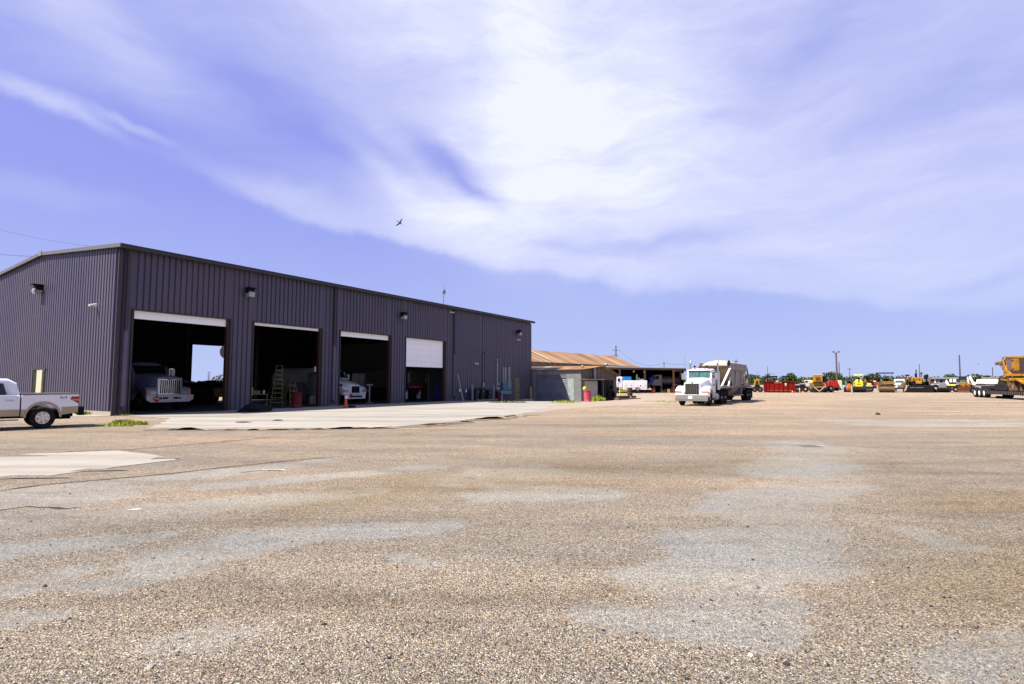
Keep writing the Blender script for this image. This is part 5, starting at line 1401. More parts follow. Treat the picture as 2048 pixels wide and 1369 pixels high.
q = PKp + up(3.55) + Vector((.1, -.3, 0)); MB().sphere(q + up(.12) + gd * .55, .2, 1, 1, .9).build('roof_vent', 'galv', sh, smooth=True)
q = B0.lerp(A0, -.02) + up(3.45) + Vector((.2, 1.0, 0)); MB().sphere(q, .14).build('roof_vent', 'galv', sh, smooth=True)
MB().cyl(gp(1.5, 2.1, .1), gp(1.5, 2.85, .1), .05).build('pipe', 'galvd', sh)

p = ongr(1175, 804); p.y += .0
drum_('barrel', 'tall faded pink barrel in front of the white boards of the shed', p, 'pink', .33, 1.0, 'pink barrels by the shed')
p = ongr(1205.5, 797.5); drum_('barrel', 'small pink barrel in the shade of the shed opening', p, 'pink', .25, .6, 'pink barrels by the shed')
t = thing('yellow_float', 'bright yellow ball hanging above the tall pink barrel', 'float', (aty(1169.5, 778, 54.5).x, 54.5, aty(1169.5, 778, 54.5).z), 0)
MB().sphere((0, 0, 0), .19, 1, 1, 1.25).build('ball', 'vest', t, smooth=True); MB().cyl((0, 0, .2), (0, 0, .5), .012).build('rope', 'wire', t)
t = thing('scrap_cart', 'small rusty cart heaped with scrap at the shed corner', 'cart', ongr(1134, 802), .2)
MB().box(-.8, .8, -.4, .4, .45, .6).build('bed', 'rustdark', t); MB().box(-.7, -.2, -.3, .3, .6, .78).box(.1, .6, -.3, .2, .6, .85).bar((-.8, 0, .8), (.7, .1, .7), .1).build('scrap', 'galvd', t, bevel=.03)
for x in (-.5, .5): wheel(t, x, -.42, .24, .12, 'galvd'); wheel(t, x, .42, .24, .12, 'galvd')
t = thing('tyre_stack', 'upright old tyres leaning in the dark end of the shed', 'tyres', gp(3.7, gz(11, 63.5), .35), math.atan2(gd.y, gd.x))
for k, (x, z, r) in enumerate(((0, .62, .62), (.75, .6, .6), (.35, 1.45, .5))):
    MB().lathe((x, -.1 * k, z), (0, -1, .1), [(r * .5, -.15), (r * .85, -.17), (r, -.08), (r, .08), (r * .85, .17), (r * .5, .15), (r * .5, -.14)], 20).build('tyre', 'rubber', t, smooth=True)

# yellow guard rail, rusty barrel, heap
t = thing('guard_rail', 'low bright yellow pipe rail right of the shed', 'rail', at(1246, 791), 0)
L = (at(1256, 789).x - at(1241, 789).x) * 1.0
p0 = at(1238.5, 790.5); p1 = at(1256, 789.5); t.location = p0; v_ = p1 - p0
MB().cyl((0, 0, .48), (v_.x, v_.y, .48), .09).cyl((0, 0, 1.0), (v_.x * .3, v_.y * .3, 1.0), .08).cyl((v_.x * .1, v_.y * .1, 0), (v_.x * .1, v_.y * .1, 1.05), .09).build('rail', 'lemon', t, smooth=True)
MB().cyl((v_.x, v_.y, 0), (v_.x, v_.y, .5), .09).build('post', 'lemon', t, smooth=True)
p = ongr(1260, 793); drum_('barrel', 'tall brown rusty barrel beside the yellow rail', p, 'rustdark', .33, 1.08)
t = thing('scrap_pallet', 'low pallet of dark scrap on the path past the shed', 'pallet', ongr(1250, 799.5), .3)
MB().box(-1.2, 1.6, -.7, .7, .02, .16).build('pallet', 'wood', t); MB().box(-1.0, .4, -.5, .5, .16, .42).cyl((.6, -.4, .3), (1.5, .3, .3), .12).build('scrap', 'rustdark', t, bevel=.04)

# ---- service truck (side on, tail to the right)
Ysv = 88.0
p = aty(1289.5, 786, Ysv)
sv_ = thing('service_truck', 'white utility truck with a blue tank on its side boxes, under the canopy edge', 'truck', (p.x, Ysv, 0), 0, world=True)
def P(mb, a, b, c, d, e=0, f=2.0): return mb.pbox(Ysv, a, b, c, d, e, f)
P(MB(), 1246, 768, 1294.5, 780).build('utility_box', 'white', sv_, bevel=.03)
P(P(MB(), 1246, 761.5, 1266.5, 768.2, .01, 1.99), 1266.5, 761.5, 1294.5, 768.2, .01, .5).build('upper_box', 'white', sv_, bevel=.03)
P(MB(), 1237.5, 754, 1245.5, 779.5, .1, 1.9).build('cab', 'white', sv_, bevel=.08)
P(MB(), 1235.5, 757, 1239.8, 764, .05, .1).build('window', 'glass', sv_)
P(MB(), 1228, 764, 1237.5, 779, .1, 1.9).build('hood', 'white', sv_, bevel=.1)
P(MB(), 1248, 754, 1263.5, 761.4, .2, 1.4).build('tank', 'sky', sv_, bevel=.05)
mb = MB()
for a, b in ((1246.3, 1252.3), (1252.7, 1262.3), (1262.7, 1267.5), (1282, 1289), (1289.5, 1294)): mb.pbox(Ysv, a, 763.5, b, 776, -.02, 0)
mb.build('locker_door', 'white', sv_, bevel=.01)
mb = MB()
for x in (1252, 1262.3, 1291): mb.pbox(Ysv, x - .9, 770.8, x + .9, 771.8, -.05, -.02)
mb.build('latch', 'galvd', sv_)
q = aty(1281, 772, Ysv); MB().cyl((q.x, Ysv - .04, q.z), (q.x, Ysv + .0, q.z), .1).build('filler', 'black', sv_)
P(MB(), 1273.5, 752, 1276.5, 761.4, .3, .55).build('gas_bottle', 'green', sv_, bevel=.04); P(MB(), 1274.3, 749.2, 1276, 752, .35, .5).build('bottle_cap', 'galv', sv_)
P(P(MB(), 1278, 755, 1280, 761, .4, .8), 1280, 758.5, 1290, 761.3, .4, 1.2).build('welder', 'galv', sv_, bevel=.03)
P(MB(), 1294.5, 777, 1303, 780.2, .1, 1.9).build('tail_deck', 'dwhite', sv_, bevel=.02)
MB().pbox(Ysv, 1230, 778.5, 1296, 782, .5, 1.5).build('frame', 'black', sv_)
sv_l = 1
for px in (1275.5, 1234):
    q = aty(px, 780, Ysv); o = thing('tmp', None, None); 
    wh = wheel(o, 0, -.0001, .42, .28, 'galvd'); 
    wh.parent = sv_; wh.location = (q.x - sv_.location.x, -.03, 0); bpy.data.objects.remove(o)
    MB().lathe((q.x, Ysv + .15, .44), (0, -1, 0), [(.55, 0), (.55, .165), (.5, .17), (.5, .0)], 24).build('wheel_arch', 'black', sv_)

# grey tank truck inside the canopy
Yg = 96.0
gt = thing('tank_truck', 'grey tank truck with open hood standing in the shade of the canopy', 'truck', (aty(1320, 780, Yg).x, Yg, 0), 0, world=True)
G = lambda a, b, c, d, e=0, f=2.2: MB().pbox(Yg, a, b, c, d, e, f)
MB().ppoly(Yg, [(1303, 771), (1305, 763), (1310.5, 758.5), (1311, 750), (1322, 750), (1323, 772)], 0, 2.0).build('cab', 'dwhite', gt, bevel=.06)
MB().ppoly(Yg, [(1311.5, 752), (1318, 752), (1318, 759), (1310, 759.5)], -.03, .0).build('window', 'glass', gt)
G(1322, 749.5, 1324.5, 784, .0, .4).build('ladder_post', 'galv', gt)
a = aty(1326, 760, Yg); b = aty(1368, 760, Yg); MB().cyl((a.x, Yg + 1.1, a.z - .15), (b.x, Yg + 1.1, b.z - .15), .72, .72, 22).build('tank', 'galv', gt, smooth=True)
G(1303, 772, 1368, 774.5, .3, 1.9).build('frame', 'black', gt); G(1345, 769, 1368, 772, -.1, .5).build('side_rail', 'dwhite', gt)
for px in (1308, 1335, 1343, 1360):
    q = aty(px, 780, Yg); MB().lathe((q.x, Yg + .2, .5), (0, -1, 0), [(.28, 0), (.5, .0), (.5, .24), (.3, .24), (.26, .15)], 22).build('wheel', 'rubber', gt, smooth=True)
G(1345, 741, 1369, 744, -1.0, -.6).build('vent_duct', 'galv', gt)
G(1357, 744, 1361, 755, -1.0, -.6).build('duct_drop', 'cream', gt)
drum_('barrel', 'bright blue barrel on a stand in front of the grey truck', (aty(1303, 780, 93).x, 93, 1.75), 'blue', .36, .85)
t = thing('barrel_stand', 'spindly frame holding up the blue barrel', 'stand', (aty(1303, 780, 93).x, 93, 0), 0)
mb = MB()
for sx in (-1, 1):
    for sy in (-1, 1): mb.bar((sx * .55, sy * .4, 0), (sx * .3, sy * .3, 1.74), .07)
mb.box(-.42, .42, -.42, .42, 1.66, 1.74); mb.build('frame', 'galvd', t)
t = thing('red_bucket', 'red tub on the ground behind the service truck', 'tub', (aty(1306, 784, 89).x, 89, 0), 0)
MB().lathe((0, 0, 0), (0, 0, 1), [(.24, 0), (.34, .42), (.30, .42), (.22, .05)], 18).build('tub', 'orange' if False else mat('tub_red', (.75, .05, .02), .4), t, smooth=True); MB().box(-.3, .3, -.1, .1, .42, .7).build('contents', 'rustdark', t)
cone(1344, 785.3, 'tall orange cone just left of the rusty canopy post', 1.05)
cone(1320.5, 785, 'faded cone below the grey truck cab', .72)
t = thing('crate_row', 'low row of brown crates and cans under the grey tank', 'crates', (aty(1333, 784, 92).x, 92, 0), 0)
for k, (x, w_, h_, mm) in enumerate(((-.75, .3, .55, 'wood'), (-.2, .3, .6, 'rustdark'), (.35, .32, .62, 'tan'), (.85, .3, .5, 'rust'))): MB().box(x - w_ / 2 - .08, x + w_ / 2, -.25, .25, 0, h_).build('crate', mm, t, bevel=.02)
for k, (px, py) in enumerate(((1267.5, 743.5), (1288.5, 744.5))):
    q = aty(px, py, 91); t = thing('canopy_lamp', ('round white lamp hanging left of the first canopy post', 'round white lamp hanging at the first canopy post')[k], 'lamp', q, 0, 'hanging lamps under the canopy')
    MB().lathe((0, 0, 0), (0, 0, 1), [(.03, .18), (.12, .1), (.2, -.02), (.17, -.08)][::-1], 14).build('shade', 'white', t, smooth=True); MB().cyl((0, 0, .15), (0, 0, .48), .02).build('rod', 'black', t)


# ------------------------------------------------------------------ machines across the back of the yard
YR = 94.0


def rt(name, label, cat, px, Y=YR, group=None):
    global FRAME
    FRAME = None; p = aty(px, 780, Y); O = Vector((p.x, Y, 0)); uy = Vector((p.x, Y, 0)).normalized(); ux = Vector((uy.y, -uy.x, 0))
    FRAME = (O, ux, uy); return thing(name, label, cat, O, math.atan2(ux.y, ux.x), group, world=True)


def lathex(Y, pxa, pxb, r, z, m, name, parent, d=1.0, n=28, smooth=True):
    a = aty(pxa, 780, Y).x; b = aty(pxb, 780, Y).x
    return MB().lathe((a, Y + d, z), (1, 0, 0), [(r * .9, 0), (r, .03), (r, b - a - .03), (r * .9, b - a)], n).build(name, m, parent, smooth=smooth)


def rwheel(parent, Y, px, r, w=.3, rim='galvd', d=0.0):
    x = aty(px, 780, Y).x
    wh = MB().lathe((x, Y + d + .14, r), (0, -1, 0), [(r * .55, -.1), (r * .55, .08), (r * .3, .10), (.03, .14)], 20).build('wheel', rim, parent, smooth=True)
    MB().lathe((x, Y + d + w, r), (0, -1, 0), [(r * .56, 0), (r * .9, 0), (r, .05), (r, w - .05), (r * .9, w), (r * .56, w - .04)], 24).build('tyre', 'rubber', wh, smooth=True)


# yellow tractor front behind the dump trailer
t = rt('yellow_tractor', 'yellow tractor nose with dark grille, left of the red container', 'tractor', 1513, 97)
MB().pbox(97, 1508, 760, 1520.5, 771, 0, 2.2).build('hood', 'yellow', t, bevel=.1); MB().pbox(97, 1512, 762, 1516, 772, -.03, 0).build('grille', 'black', t)
MB().pbox(97, 1509, 771, 1520, 777, .2, 2).build('axle', 'rustdark', t, bevel=.05); MB().pbox(97, 1513, 757.5, 1515, 760, .5, .7).build('exhaust_pipe', 'galv', t)
for px in (1509.5, 1520.5): rwheel(t, 97, px, .48, .4, 'dirtyyel')
# canopy rollers behind the red container
for (a, b, lb) in ((1533, 1555, 'dark canopied roller behind the left half of the red container'), (1564.5, 1585, 'dark canopied roller behind the right half of the red container')):
    t = rt('road_roller', lb, 'roller', (a + b) / 2, 99, 'canopied rollers behind the red container')
    MB().pbox(99, a, 752.4, b, 754.8, -.3, 1.8).build('canopy', 'black', t)
    for q in (a + 2, b - 2): MB().pbox(99, q - 1, 754.8, q + 1, 768, .0, .2).build('post', 'black', t)
    MB().pbox(99, a + 1, 762, b - 1, 772, .3, 2.5).build('body', 'dirtyyel', t, bevel=.1); MB().pbox(99, b - 8, 757, b - 4.5, 763, .8, 1.3).build('seat', 'black', t, bevel=.05)
    lathex(99, a + 1, b - 1, .65, .65, 'drum', 'drum', t, .4)
# red roll-off container
t = rt('roll_off_container', 'long red open top steel container with ribs, on the yard', 'container', 1558)
MB().ppoly(YR, [(1526.5, 763.5), (1590, 762.5), (1590.5, 784), (1528.5, 784)], 0, .08).ppoly(YR, [(1526.5, 763.5), (1590, 762.5), (1590.5, 784), (1528.5, 784)], 2.2, 2.28).build('side_sheet', 'binred', t)
MB().pbox(YR, 1526.5, 763.5, 1528, 784, .08, 2.2).pbox(YR, 1589, 763, 1590.3, 784, .08, 2.2).build('end_sheet', 'binred', t); MB().pbox(YR, 1528, 782.5, 1590, 783.8, .08, 2.2).build('floor', 'binred', t)
mb = MB()
for px in (1531.5, 1538.8, 1548.5, 1557.5, 1566.5, 1576, 1585): mb.pbox(YR, px - .6, 765, px + .6, 783, -.10, 0)
mb.pbox(YR, 1526, 762.8, 1590.5, 764.6, -.12, 0); mb.pbox(YR, 1528, 782, 1590.5, 784, -.1, 0); mb.build('ribs', 'binred', t)
mb = MB()
for px in (1543, 1552.5, 1561.5, 1571, 1580): mb.pbox(YR, px - 2.7, 780.8, px + 2.7, 782.2, -.13, -.1)
mb.build('lower_ledge', mat('worn_red', (.50, .09, .04), .6), t)
MB().pbox(YR, 1552.5, 761.3, 1557, 764, -.14, -.12).build('label_plate', 'dwhite', t); MB().ppoly(YR, [(1569, 766.5), (1573.5, 766.5), (1572.5, 772), (1570.5, 772.5)], -.02, 0).build('decal', 'dwhite', t)
text('container_lettering', 'ROLL-OFF', 'dwhite', t, (aty(1556, 766, YR).x - t.location.x, -.13, aty(1556, 766, YR).z), (PI / 2, 0, 0), .24)
MB().pbox(YR, 1530, 784, 1588, 785.7, .2, 2.0).build('skids', 'black', t)
# dark trailer frame with tyre between container and white truck
t = rt('flat_trailer', 'dark low flatbed with one big tyre beside the red container', 'trailer', 1598, 96)
MB().pbox(96, 1590, 771, 1612, 775, 0, 2).build('deck', 'black', t); MB().pbox(96, 1598, 767, 1612, 771, .8, 1.6).build('load', 'grey', t, bevel=.2)
for px in (1593.5, 1599): rwheel(t, 96, px, .6, .3)
cone(1599.5, 786, 'orange cone right of the red container', .9)
cone(1585, 786.3, 'small orange cone at the foot of the red container', .35)
# white truck beyond, side on facing right
Y1 = 98
t = rt('box_nosed_truck', 'white old truck partly behind the square yellow machine', 'truck', 1615, Y1)
MB().ppoly(Y1, [(1608, 774), (1608.5, 760.5), (1622, 760.5), (1625, 768), (1628, 769), (1628, 774)], 0, 2.1).build('cab', 'dwhite', t, bevel=.06)
MB().pbox(Y1, 1610, 762, 1615.5, 765.3, -.03, 0).build('window', 'glass', t); MB().pbox(Y1, 1604.5, 760.5, 1606.5, 763.5, -.3, 0).build('mirror', 'galv', t); MB().pbox(Y1, 1606, 757, 1607.2, 772, .2, .35).build('exhaust_stack', 'galv', t)
MB().pbox(Y1, 1607, 772.5, 1627, 776, .1, 2).build('fender', 'dwhite', t, bevel=.05); rwheel(t, Y1, 1611, .52, .3, 'dwhite')
rwheel(t, Y1, 1624, .52, .3, 'dwhite')
# yellow cold planer / conveyor end
t = rt('yellow_paver', 'square yellow machine with V shaped frame on tracks, left of the red truck', 'paver', 1636)
MB().pbox(YR, 1625.5, 750, 1646, 765.5, 0, 2.2).build('engine_box', 'yellow', t, bevel=.08)
MB().pbox(YR, 1631.5, 755.5, 1640, 762.5, -.03, 0).build('radiator', mat('radiator_brown', (.12, .04, .015), .8), t); mb = MB()
for (a, b, c, d) in ((1630.3, 754.5, 1641.2, 755.4), (1630.3, 762.6, 1641.2, 763.4), (1630.3, 755.4, 1631.4, 762.6), (1640.1, 755.4, 1641.2, 762.6)): mb.pbox(YR, a, b, c, d, -.07, -.001)
mb.build('radiator_frame', 'yellow', t)
MB().pbox(YR, 1626, 750, 1645.5, 750.9, -.05, 2.25).build('top_cover', mat('pale_yellow', (.75, .55, .16), .5), t)
MB().pbox(YR, 1621, 761, 1626, 768, .2, 1.2).build('left_cover', 'lemon', t, bevel=.05); MB().pbox(YR, 1619, 766, 1626, 780, .1, 1.6).build('left_frame', 'dirtyyel', t, bevel=.06)
MB().pbox(YR, 1645.5, 752, 1654, 766, .3, 2.0).build('cab_frame', 'black', t, bevel=.1); MB().pbox(YR, 1646, 766, 1652.5, 780, .1, 1.6).build('right_frame', 'dirtyyel', t, bevel=.06)
MB().pbox(YR, 1626.5, 765.6, 1650, 773, .3, 2.0).build('inner_body', 'black', t); MB().pbox(YR, 1627, 768, 1651, 769.6, -.05, .3).pbox(YR, 1626.5, 772, 1650, 775.5, -.05, .3).build('cross_beam', 'dirtyyel', t, bevel=.03)
MB().pbar(YR, (1627.5, 774), (1638.5, 783), .14, -.3).pbar(YR, (1650, 773), (1638.5, 783), .14, -.3).pbar(YR, (1650.5, 769), (1650.3, 774), .14, -.1).build('tow_frame', 'tan', t)
for (a, b) in ((1622, 1634), (1643, 1656)): MB().ppoly(YR, [(a, 784), (a + .5, 777), (b - .5, 777), (b, 784), (b - 1, 786), (a + 1, 786)], .0, 3.2).build('track', 'rubber', t, bevel=.08)
MB().pbox(YR, 1630, 776, 1646, 785, .5, 2.5).build('screed', 'black', t)
# red truck
t = rt('red_truck', 'bright red truck hood facing right beside the yellow machine', 'truck', 1662, 96)
MB().ppoly(96, [(1650.5, 774), (1650.5, 763), (1657, 764), (1658.5, 761.5), (1674, 762), (1675.8, 765), (1676.3, 775.5), (1668, 776.5), (1665, 773.5), (1660, 772.5), (1656, 775)], 0, 2.0).build('hood', 'red', t, bevel=.08, smooth=True)
MB().pbox(96, 1656.5, 757, 1657.7, 772, -.1, .05).build('exhaust_stack', 'galv', t); MB().pbox(96, 1651, 758, 1656.5, 764, .1, 1.9).build('window', 'glass', t); rwheel(t, 96, 1661.8, .66, .35, 'galvd'); MB().pbox(96, 1668, 776, 1677, 782, .3, 1.8).build('frame', 'black', t)
t = rt('white_cabinet', 'plain cream white box standing right of the red truck', 'box', 1680, 97); MB().pbox(97, 1675.5, 761, 1684.5, 779, 0, 1.4).build('case', mat('cream_case', (.62, .60, .48), .5, dirt=(.4, .36, .26), dirt_amt=.2), t, bevel=.03); MB().pbox(97, 1676, 779, 1684, 780.6, .1, 1.3).build('feet', 'dirtyyel', t)
# small orange machine
t = rt('orange_machine', 'small orange and grey machine left of the yellow roller', 'machine', 1697, 97)
MB().pbox(97, 1694.5, 768, 1702, 778, 0, 1.8).build('body', mat('dull_orange', (.55, .17, .02), .5), t, bevel=.06); MB().pbox(97, 1689.5, 762, 1693.5, 776, .3, 1.4).build('grey_panel', 'grey', t); MB().pbox(97, 1693.5, 761.5, 1706, 762.3, .1, 1.6).pbox(97, 1694, 762.3, 1694.7, 772, .1, .2).build('frame', 'rustdark', t); MB().pbox(97, 1697, 764.5, 1701, 768, .4, 1.2).build('engine', 'black', t, bevel=.05)
lathex(97, 1687.5, 1702, .42, .42, mat('faded_red', (.28, .06, .04), .7), 'drum', t, .5)


def roller(px0, px1, label, Y, m, lowm, group=None, simple=False):
    w_ = px1 - px0; u = lambda q: px0 + w_ * q
    t = rt('road_roller', label, 'roller', (px0 + px1) / 2, Y, group)
    lathex(Y, u(.02), u(.98), .62, .62, 'rubber', 'drum', t, .62)
    MB().pbox(Y, u(0), 775, u(1), 781, .2, 1.5).build('yoke', 'black', t, bevel=.04)
    MB().ppoly(Y, [(u(.10), 774), (u(.12), 765.5), (u(.24), 759.5), (u(.62), 759.5), (u(.78), 765.5), (u(.80), 774)], 0, 1.6).build('nose', m, t, bevel=.08)
    MB().pbox(Y, u(.13), 766, u(.20), 767.8, -.04, 0).pbox(Y, u(.70), 766, u(.77), 767.8, -.04, 0).pbox(Y, u(.13), 770, u(.20), 772, -.04, 0).pbox(Y, u(.70), 770, u(.77), 772, -.04, 0).build('lamp', 'black', t)
    MB().pbox(Y, u(.30), 768, u(.62), 769.4, -.02, 0).build('name_strip', 'black', t); MB().pbox(Y, u(.41), 758.5, u(.49), 765, -.05, .3).build('front_stripe', 'black', t)
    MB().pbox(Y, u(.10), 749.4, u(.74), 752.6, -.2, 1.9).build('canopy', m, t, bevel=.06)
    for q in (.16, .68): MB().pbox(Y, u(q) - .35, 752.6, u(q) + .35, 762, 1.3, 1.38).build('post', 'black', t)
    MB().pbox(Y, u(.36), 755, u(.52), 760.5, .8, 1.3).build('seat', 'black', t, bevel=.04)
    MB().pbox(Y, u(.05), 764, u(.12), 778, .2, 1.4).build('side_arm', lowm, t, bevel=.04)
    return t


roller(1704.5, 1733.5, 'bright yellow roller with yellow canopy and black drum facing the camera', YR, 'lemon', 'tan')
t = rt('road_roller', 'second yellow roller with black canopy behind the bright one', 'roller', 1740, 99)
MB().pbox(99, 1733.5, 767, 1743, 771.5, 0, 2).build('nose', 'lemon', t, bevel=.06); MB().pbox(99, 1728, 760, 1738, 768, .5, 2.3).build('body', 'dirtyyel', t, bevel=.1); MB().pbox(99, 1729, 752.5, 1741, 754, 0, 2.2).build('canopy', 'black', t)
for q in (1730, 1740.3): MB().pbox(99, q - .4, 754, q + .4, 766, .1, .2).build('post', 'black', t)
MB().pbox(99, 1732.5, 756, 1737, 761, .9, 1.5).build('seat', 'black', t)
for px in (1735.5, 1741): rwheel(t, 99, px, .50, .35, 'galvd')
t = rt('red_crates', 'stack of three red crates between the rollers', 'crates', 1749, 100)
for k in range(3): MB().pbox(100, 1744.5, 761 + k * 5.6, 1754, 766.2 + k * 5.6, 0, 1.6).build('crate', mat('crate_red', (.40, .05, .05), .5), t, bevel=.05)
MB().pbox(100, 1746, 762, 1752, 764.5, -.03, 0).build('label_plate', 'dwhite', t)
# big brown roller with black canopy
t = rt('road_roller', 'big worn brown roller with a wide black flat canopy, right of the yellow rollers', 'roller', 1774)
lathex(YR, 1758.5, 1790, .60, .60, 'drum', 'drum', t, .6)
MB().pbox(YR, 1757, 770, 1790.5, 773.5, .1, 1.6).build('yoke', 'rustdark', t, bevel=.04); MB().pbox(YR, 1762, 763, 1790, 769, .0, 2.2).build('hood', 'dirtyyel', t, bevel=.1); MB().pbox(YR, 1763.5, 766, 1789, 768.4, -.04, 0).build('front_plate', 'yellow', t)
MB().ppoly(YR, [(1753.5, 764), (1759, 765), (1759.5, 785), (1757.5, 785.5)], .1, .5).build('side_arm', 'dirtyyel', t, bevel=.03); MB().pbox(YR, 1756, 783, 1758.5, 786, .1, .3).build('foot', 'tan', t)
MB().pbox(YR, 1751.3, 745.7, 1788, 747.4, -.3, 2.0).build('canopy', 'black', t, bevel=.02)
for q in (1755.3, 1768, 1784.8): MB().pbox(YR, q - .7, 747.4, q + .7, 764, .3 if q != 1768 else 1.2, .42 if q != 1768 else 1.34).build('post', 'black', t)
MB().pbox(YR, 1752, 757, 1760, 764, .5, 1.5).pbox(YR, 1767, 758, 1778, 763, .9, 1.5).build('seat', 'black', t, bevel=.06); MB().pbox(YR, 1765, 755.5, 1776, 757.5, .9, 1.3).build('seat_back', 'tan', t, bevel=.03)
MB().pbar(YR, (1761, 770), (1763.5, 759), .1, 0).build('control_arm', 'galvd', t)
# white van
Y2 = 103
t = rt('white_van', 'white van front with wide windshield between the brown roller and the paver', 'van', 1800, Y2)
MB().ppoly(Y2, [(1788, 778), (1788, 760), (1789.5, 758.7), (1808, 758.7), (1810, 760), (1810, 778)], 0, 4.5).build('body', 'white', t, bevel=.1); MB().pbox(Y2, 1790.5, 761.5, 1807.5, 765.5, -.04, 0).build('windshield', 'glassg', t)
MB().pbox(Y2, 1794.5, 769.5, 1803, 775, -.04, 0).build('grille', 'galvd', t); MB().pbox(Y2, 1788, 775.5, 1810, 778.6, -.15, 0).build('bumper', 'black', t); MB().pbox(Y2, 1790.5, 778.6, 1793.5, 783.8, .2, .8).build('wheel', 'rubber', t, bevel=.05); MB().pbox(Y2, 1805, 778.6, 1808, 783.8, .2, .8).build('wheel', 'rubber', t, bevel=.05)
MB().pbox(Y2, 1789.3, 770, 1792.8, 773, -.05, 0).pbox(Y2, 1805, 770, 1808.4, 773, -.05, 0).build('headlight', 'lens', t)
# paver
t = rt('asphalt_paver', 'black and yellow paver with a wide low black screed', 'paver', 1838)
MB().ppoly(YR, [(1808, 785.3), (1813, 779.5), (1815.5, 772), (1866, 771), (1868, 783), (1868, 785.8)], 0, .9).build('screed', 'black', t, bevel=.05)
MB().pbox(YR, 1819, 775, 1830, 776.2, -.03, 0).pbox(YR, 1832, 775, 1847, 776.2, -.03, 0).build('screed_rail', 'galvd', t); MB().pbar(YR, (1807, 785), (1812, 773), .12, -.1).build('end_arm', 'dirtyyel', t)
MB().pbox(YR, 1820.5, 755.5, 1846, 764, 1.2, 3.4).build('body', 'yellow', t, bevel=.1); MB().pbox(YR, 1831, 763, 1845, 769, .9, 1.4).build('seat_base', 'yellow', t, bevel=.1); MB().pbox(YR, 1817, 764, 1862, 772, 1.3, 3.5).build('chassis', 'black', t, bevel=.06)
MB().pbox(YR, 1826, 756.6, 1828, 762, 1.1, 1.2).pbox(YR, 1838.5, 757, 1840, 763, 1.1, 1.2).build('seams', 'rustdark', t)
MB().pbox(YR, 1829, 747, 1834.5, 756, 1.4, 1.9).pbox(YR, 1830.8, 739, 1833.5, 747, 1.5, 1.8).build('exhaust_stack', 'black', t, bevel=.05); MB().pbox(YR, 1839.5, 746, 1844.5, 756, 1.5, 2.0).build('post', 'galvd', t, bevel=.06); MB().pbox(YR, 1840, 744.5, 1845.5, 748, 1.4, 2.1).build('muffler', mat('dark_green', (.02, .07, .05), .5), t, bevel=.1)
MB().ppoly(YR, [(1847, 751), (1855, 748), (1858, 752), (1856, 757), (1853, 766), (1848, 766)], .8, 1.4).build('operator_seat', 'black', t, bevel=.1); MB().pbox(YR, 1857.5, 755, 1862, 770, .8, 1.2).build('control_box', 'dirtyyel', t, bevel=.04); MB().pbox(YR, 1846.5, 759, 1851, 764, .7, .8).build('screen', 'galv', t)
MB().pbox(YR, 1809.5, 749.5, 1819.5, 752.5, .8, 1.3).build('lamp_bar', 'black', t, bevel=.1); MB().ppoly(YR, [(1810, 758.5), (1814.5, 754.3), (1818.5, 758.5)], .7, .8).build('slow_sign', 'orange', t); MB().pbox(YR, 1813, 758.5, 1816, 772, .8, 1.1).build('sign_post', 'black', t)
MB().ppoly(YR, [(1800.5, 776), (1801, 768), (1808, 763.5), (1813, 765), (1810, 774), (1806, 778.5)], .6, 1.6).build('hopper_wing', 'dirtyyel', t, bevel=.1)
# distant low building
Y3 = 125
bd = rt('distant_shed', 'long low distant shed with pale roof and red door behind the paver', 'shed', 1885, Y3)
MB().pbox(Y3, 1862, 758, 1925, 779, 0, 8).build('wall', 'galvd', bd); MB().ppoly(Y3, [(1860, 758.3), (1862, 755.5), (1925, 755), (1928, 758.3)], -.4, 8.4).build('roof', 'roofm', bd); MB().pbox(Y3, 1861.5, 759, 1868, 766, -.05, 0).build('door', mat('maroon_door', (.12, .02, .03), .6), bd); MB().pbox(Y3, 1868.5, 759, 1871.5, 766, -.05, 0).build('panel', 'white', bd)
# grey roller / sweeper
t = rt('grey_roller', 'grey nosed roller with black drum and wheels right of the paver', 'roller', 1885, YR)
lathex(YR, 1874, 1899, .58, .58, 'black', 'drum', t, .6); MB().ppoly(YR, [(1877, 777), (1878.5, 767), (1881, 766), (1890, 766), (1893, 768), (1894, 777)], 0, 1.8).build('nose', 'grey', t, bevel=.08)
q = aty(1886, 773, YR); MB().lathe((q.x, YR + .02, q.z), (0, -1, 0), [(.3, 0), (.3, .05), (.2, .06)], 20).build('round_grille', 'galvd', t); MB().pbox(YR, 1872, 758.3, 1894, 759.6, 0, 1.8).build('canopy', 'black', t)
for q in (1873.2, 1892.8): MB().pbox(YR, q - .5, 759.6, q + .5, 768, .2, .3).build('post', 'black', t)
MB().pbox(YR, 1880, 760.5, 1885, 766, .6, 1.2).build('seat', 'black', t, bevel=.05); rwheel(t, YR, 1871.5, .68, .5, 'tan', .3)
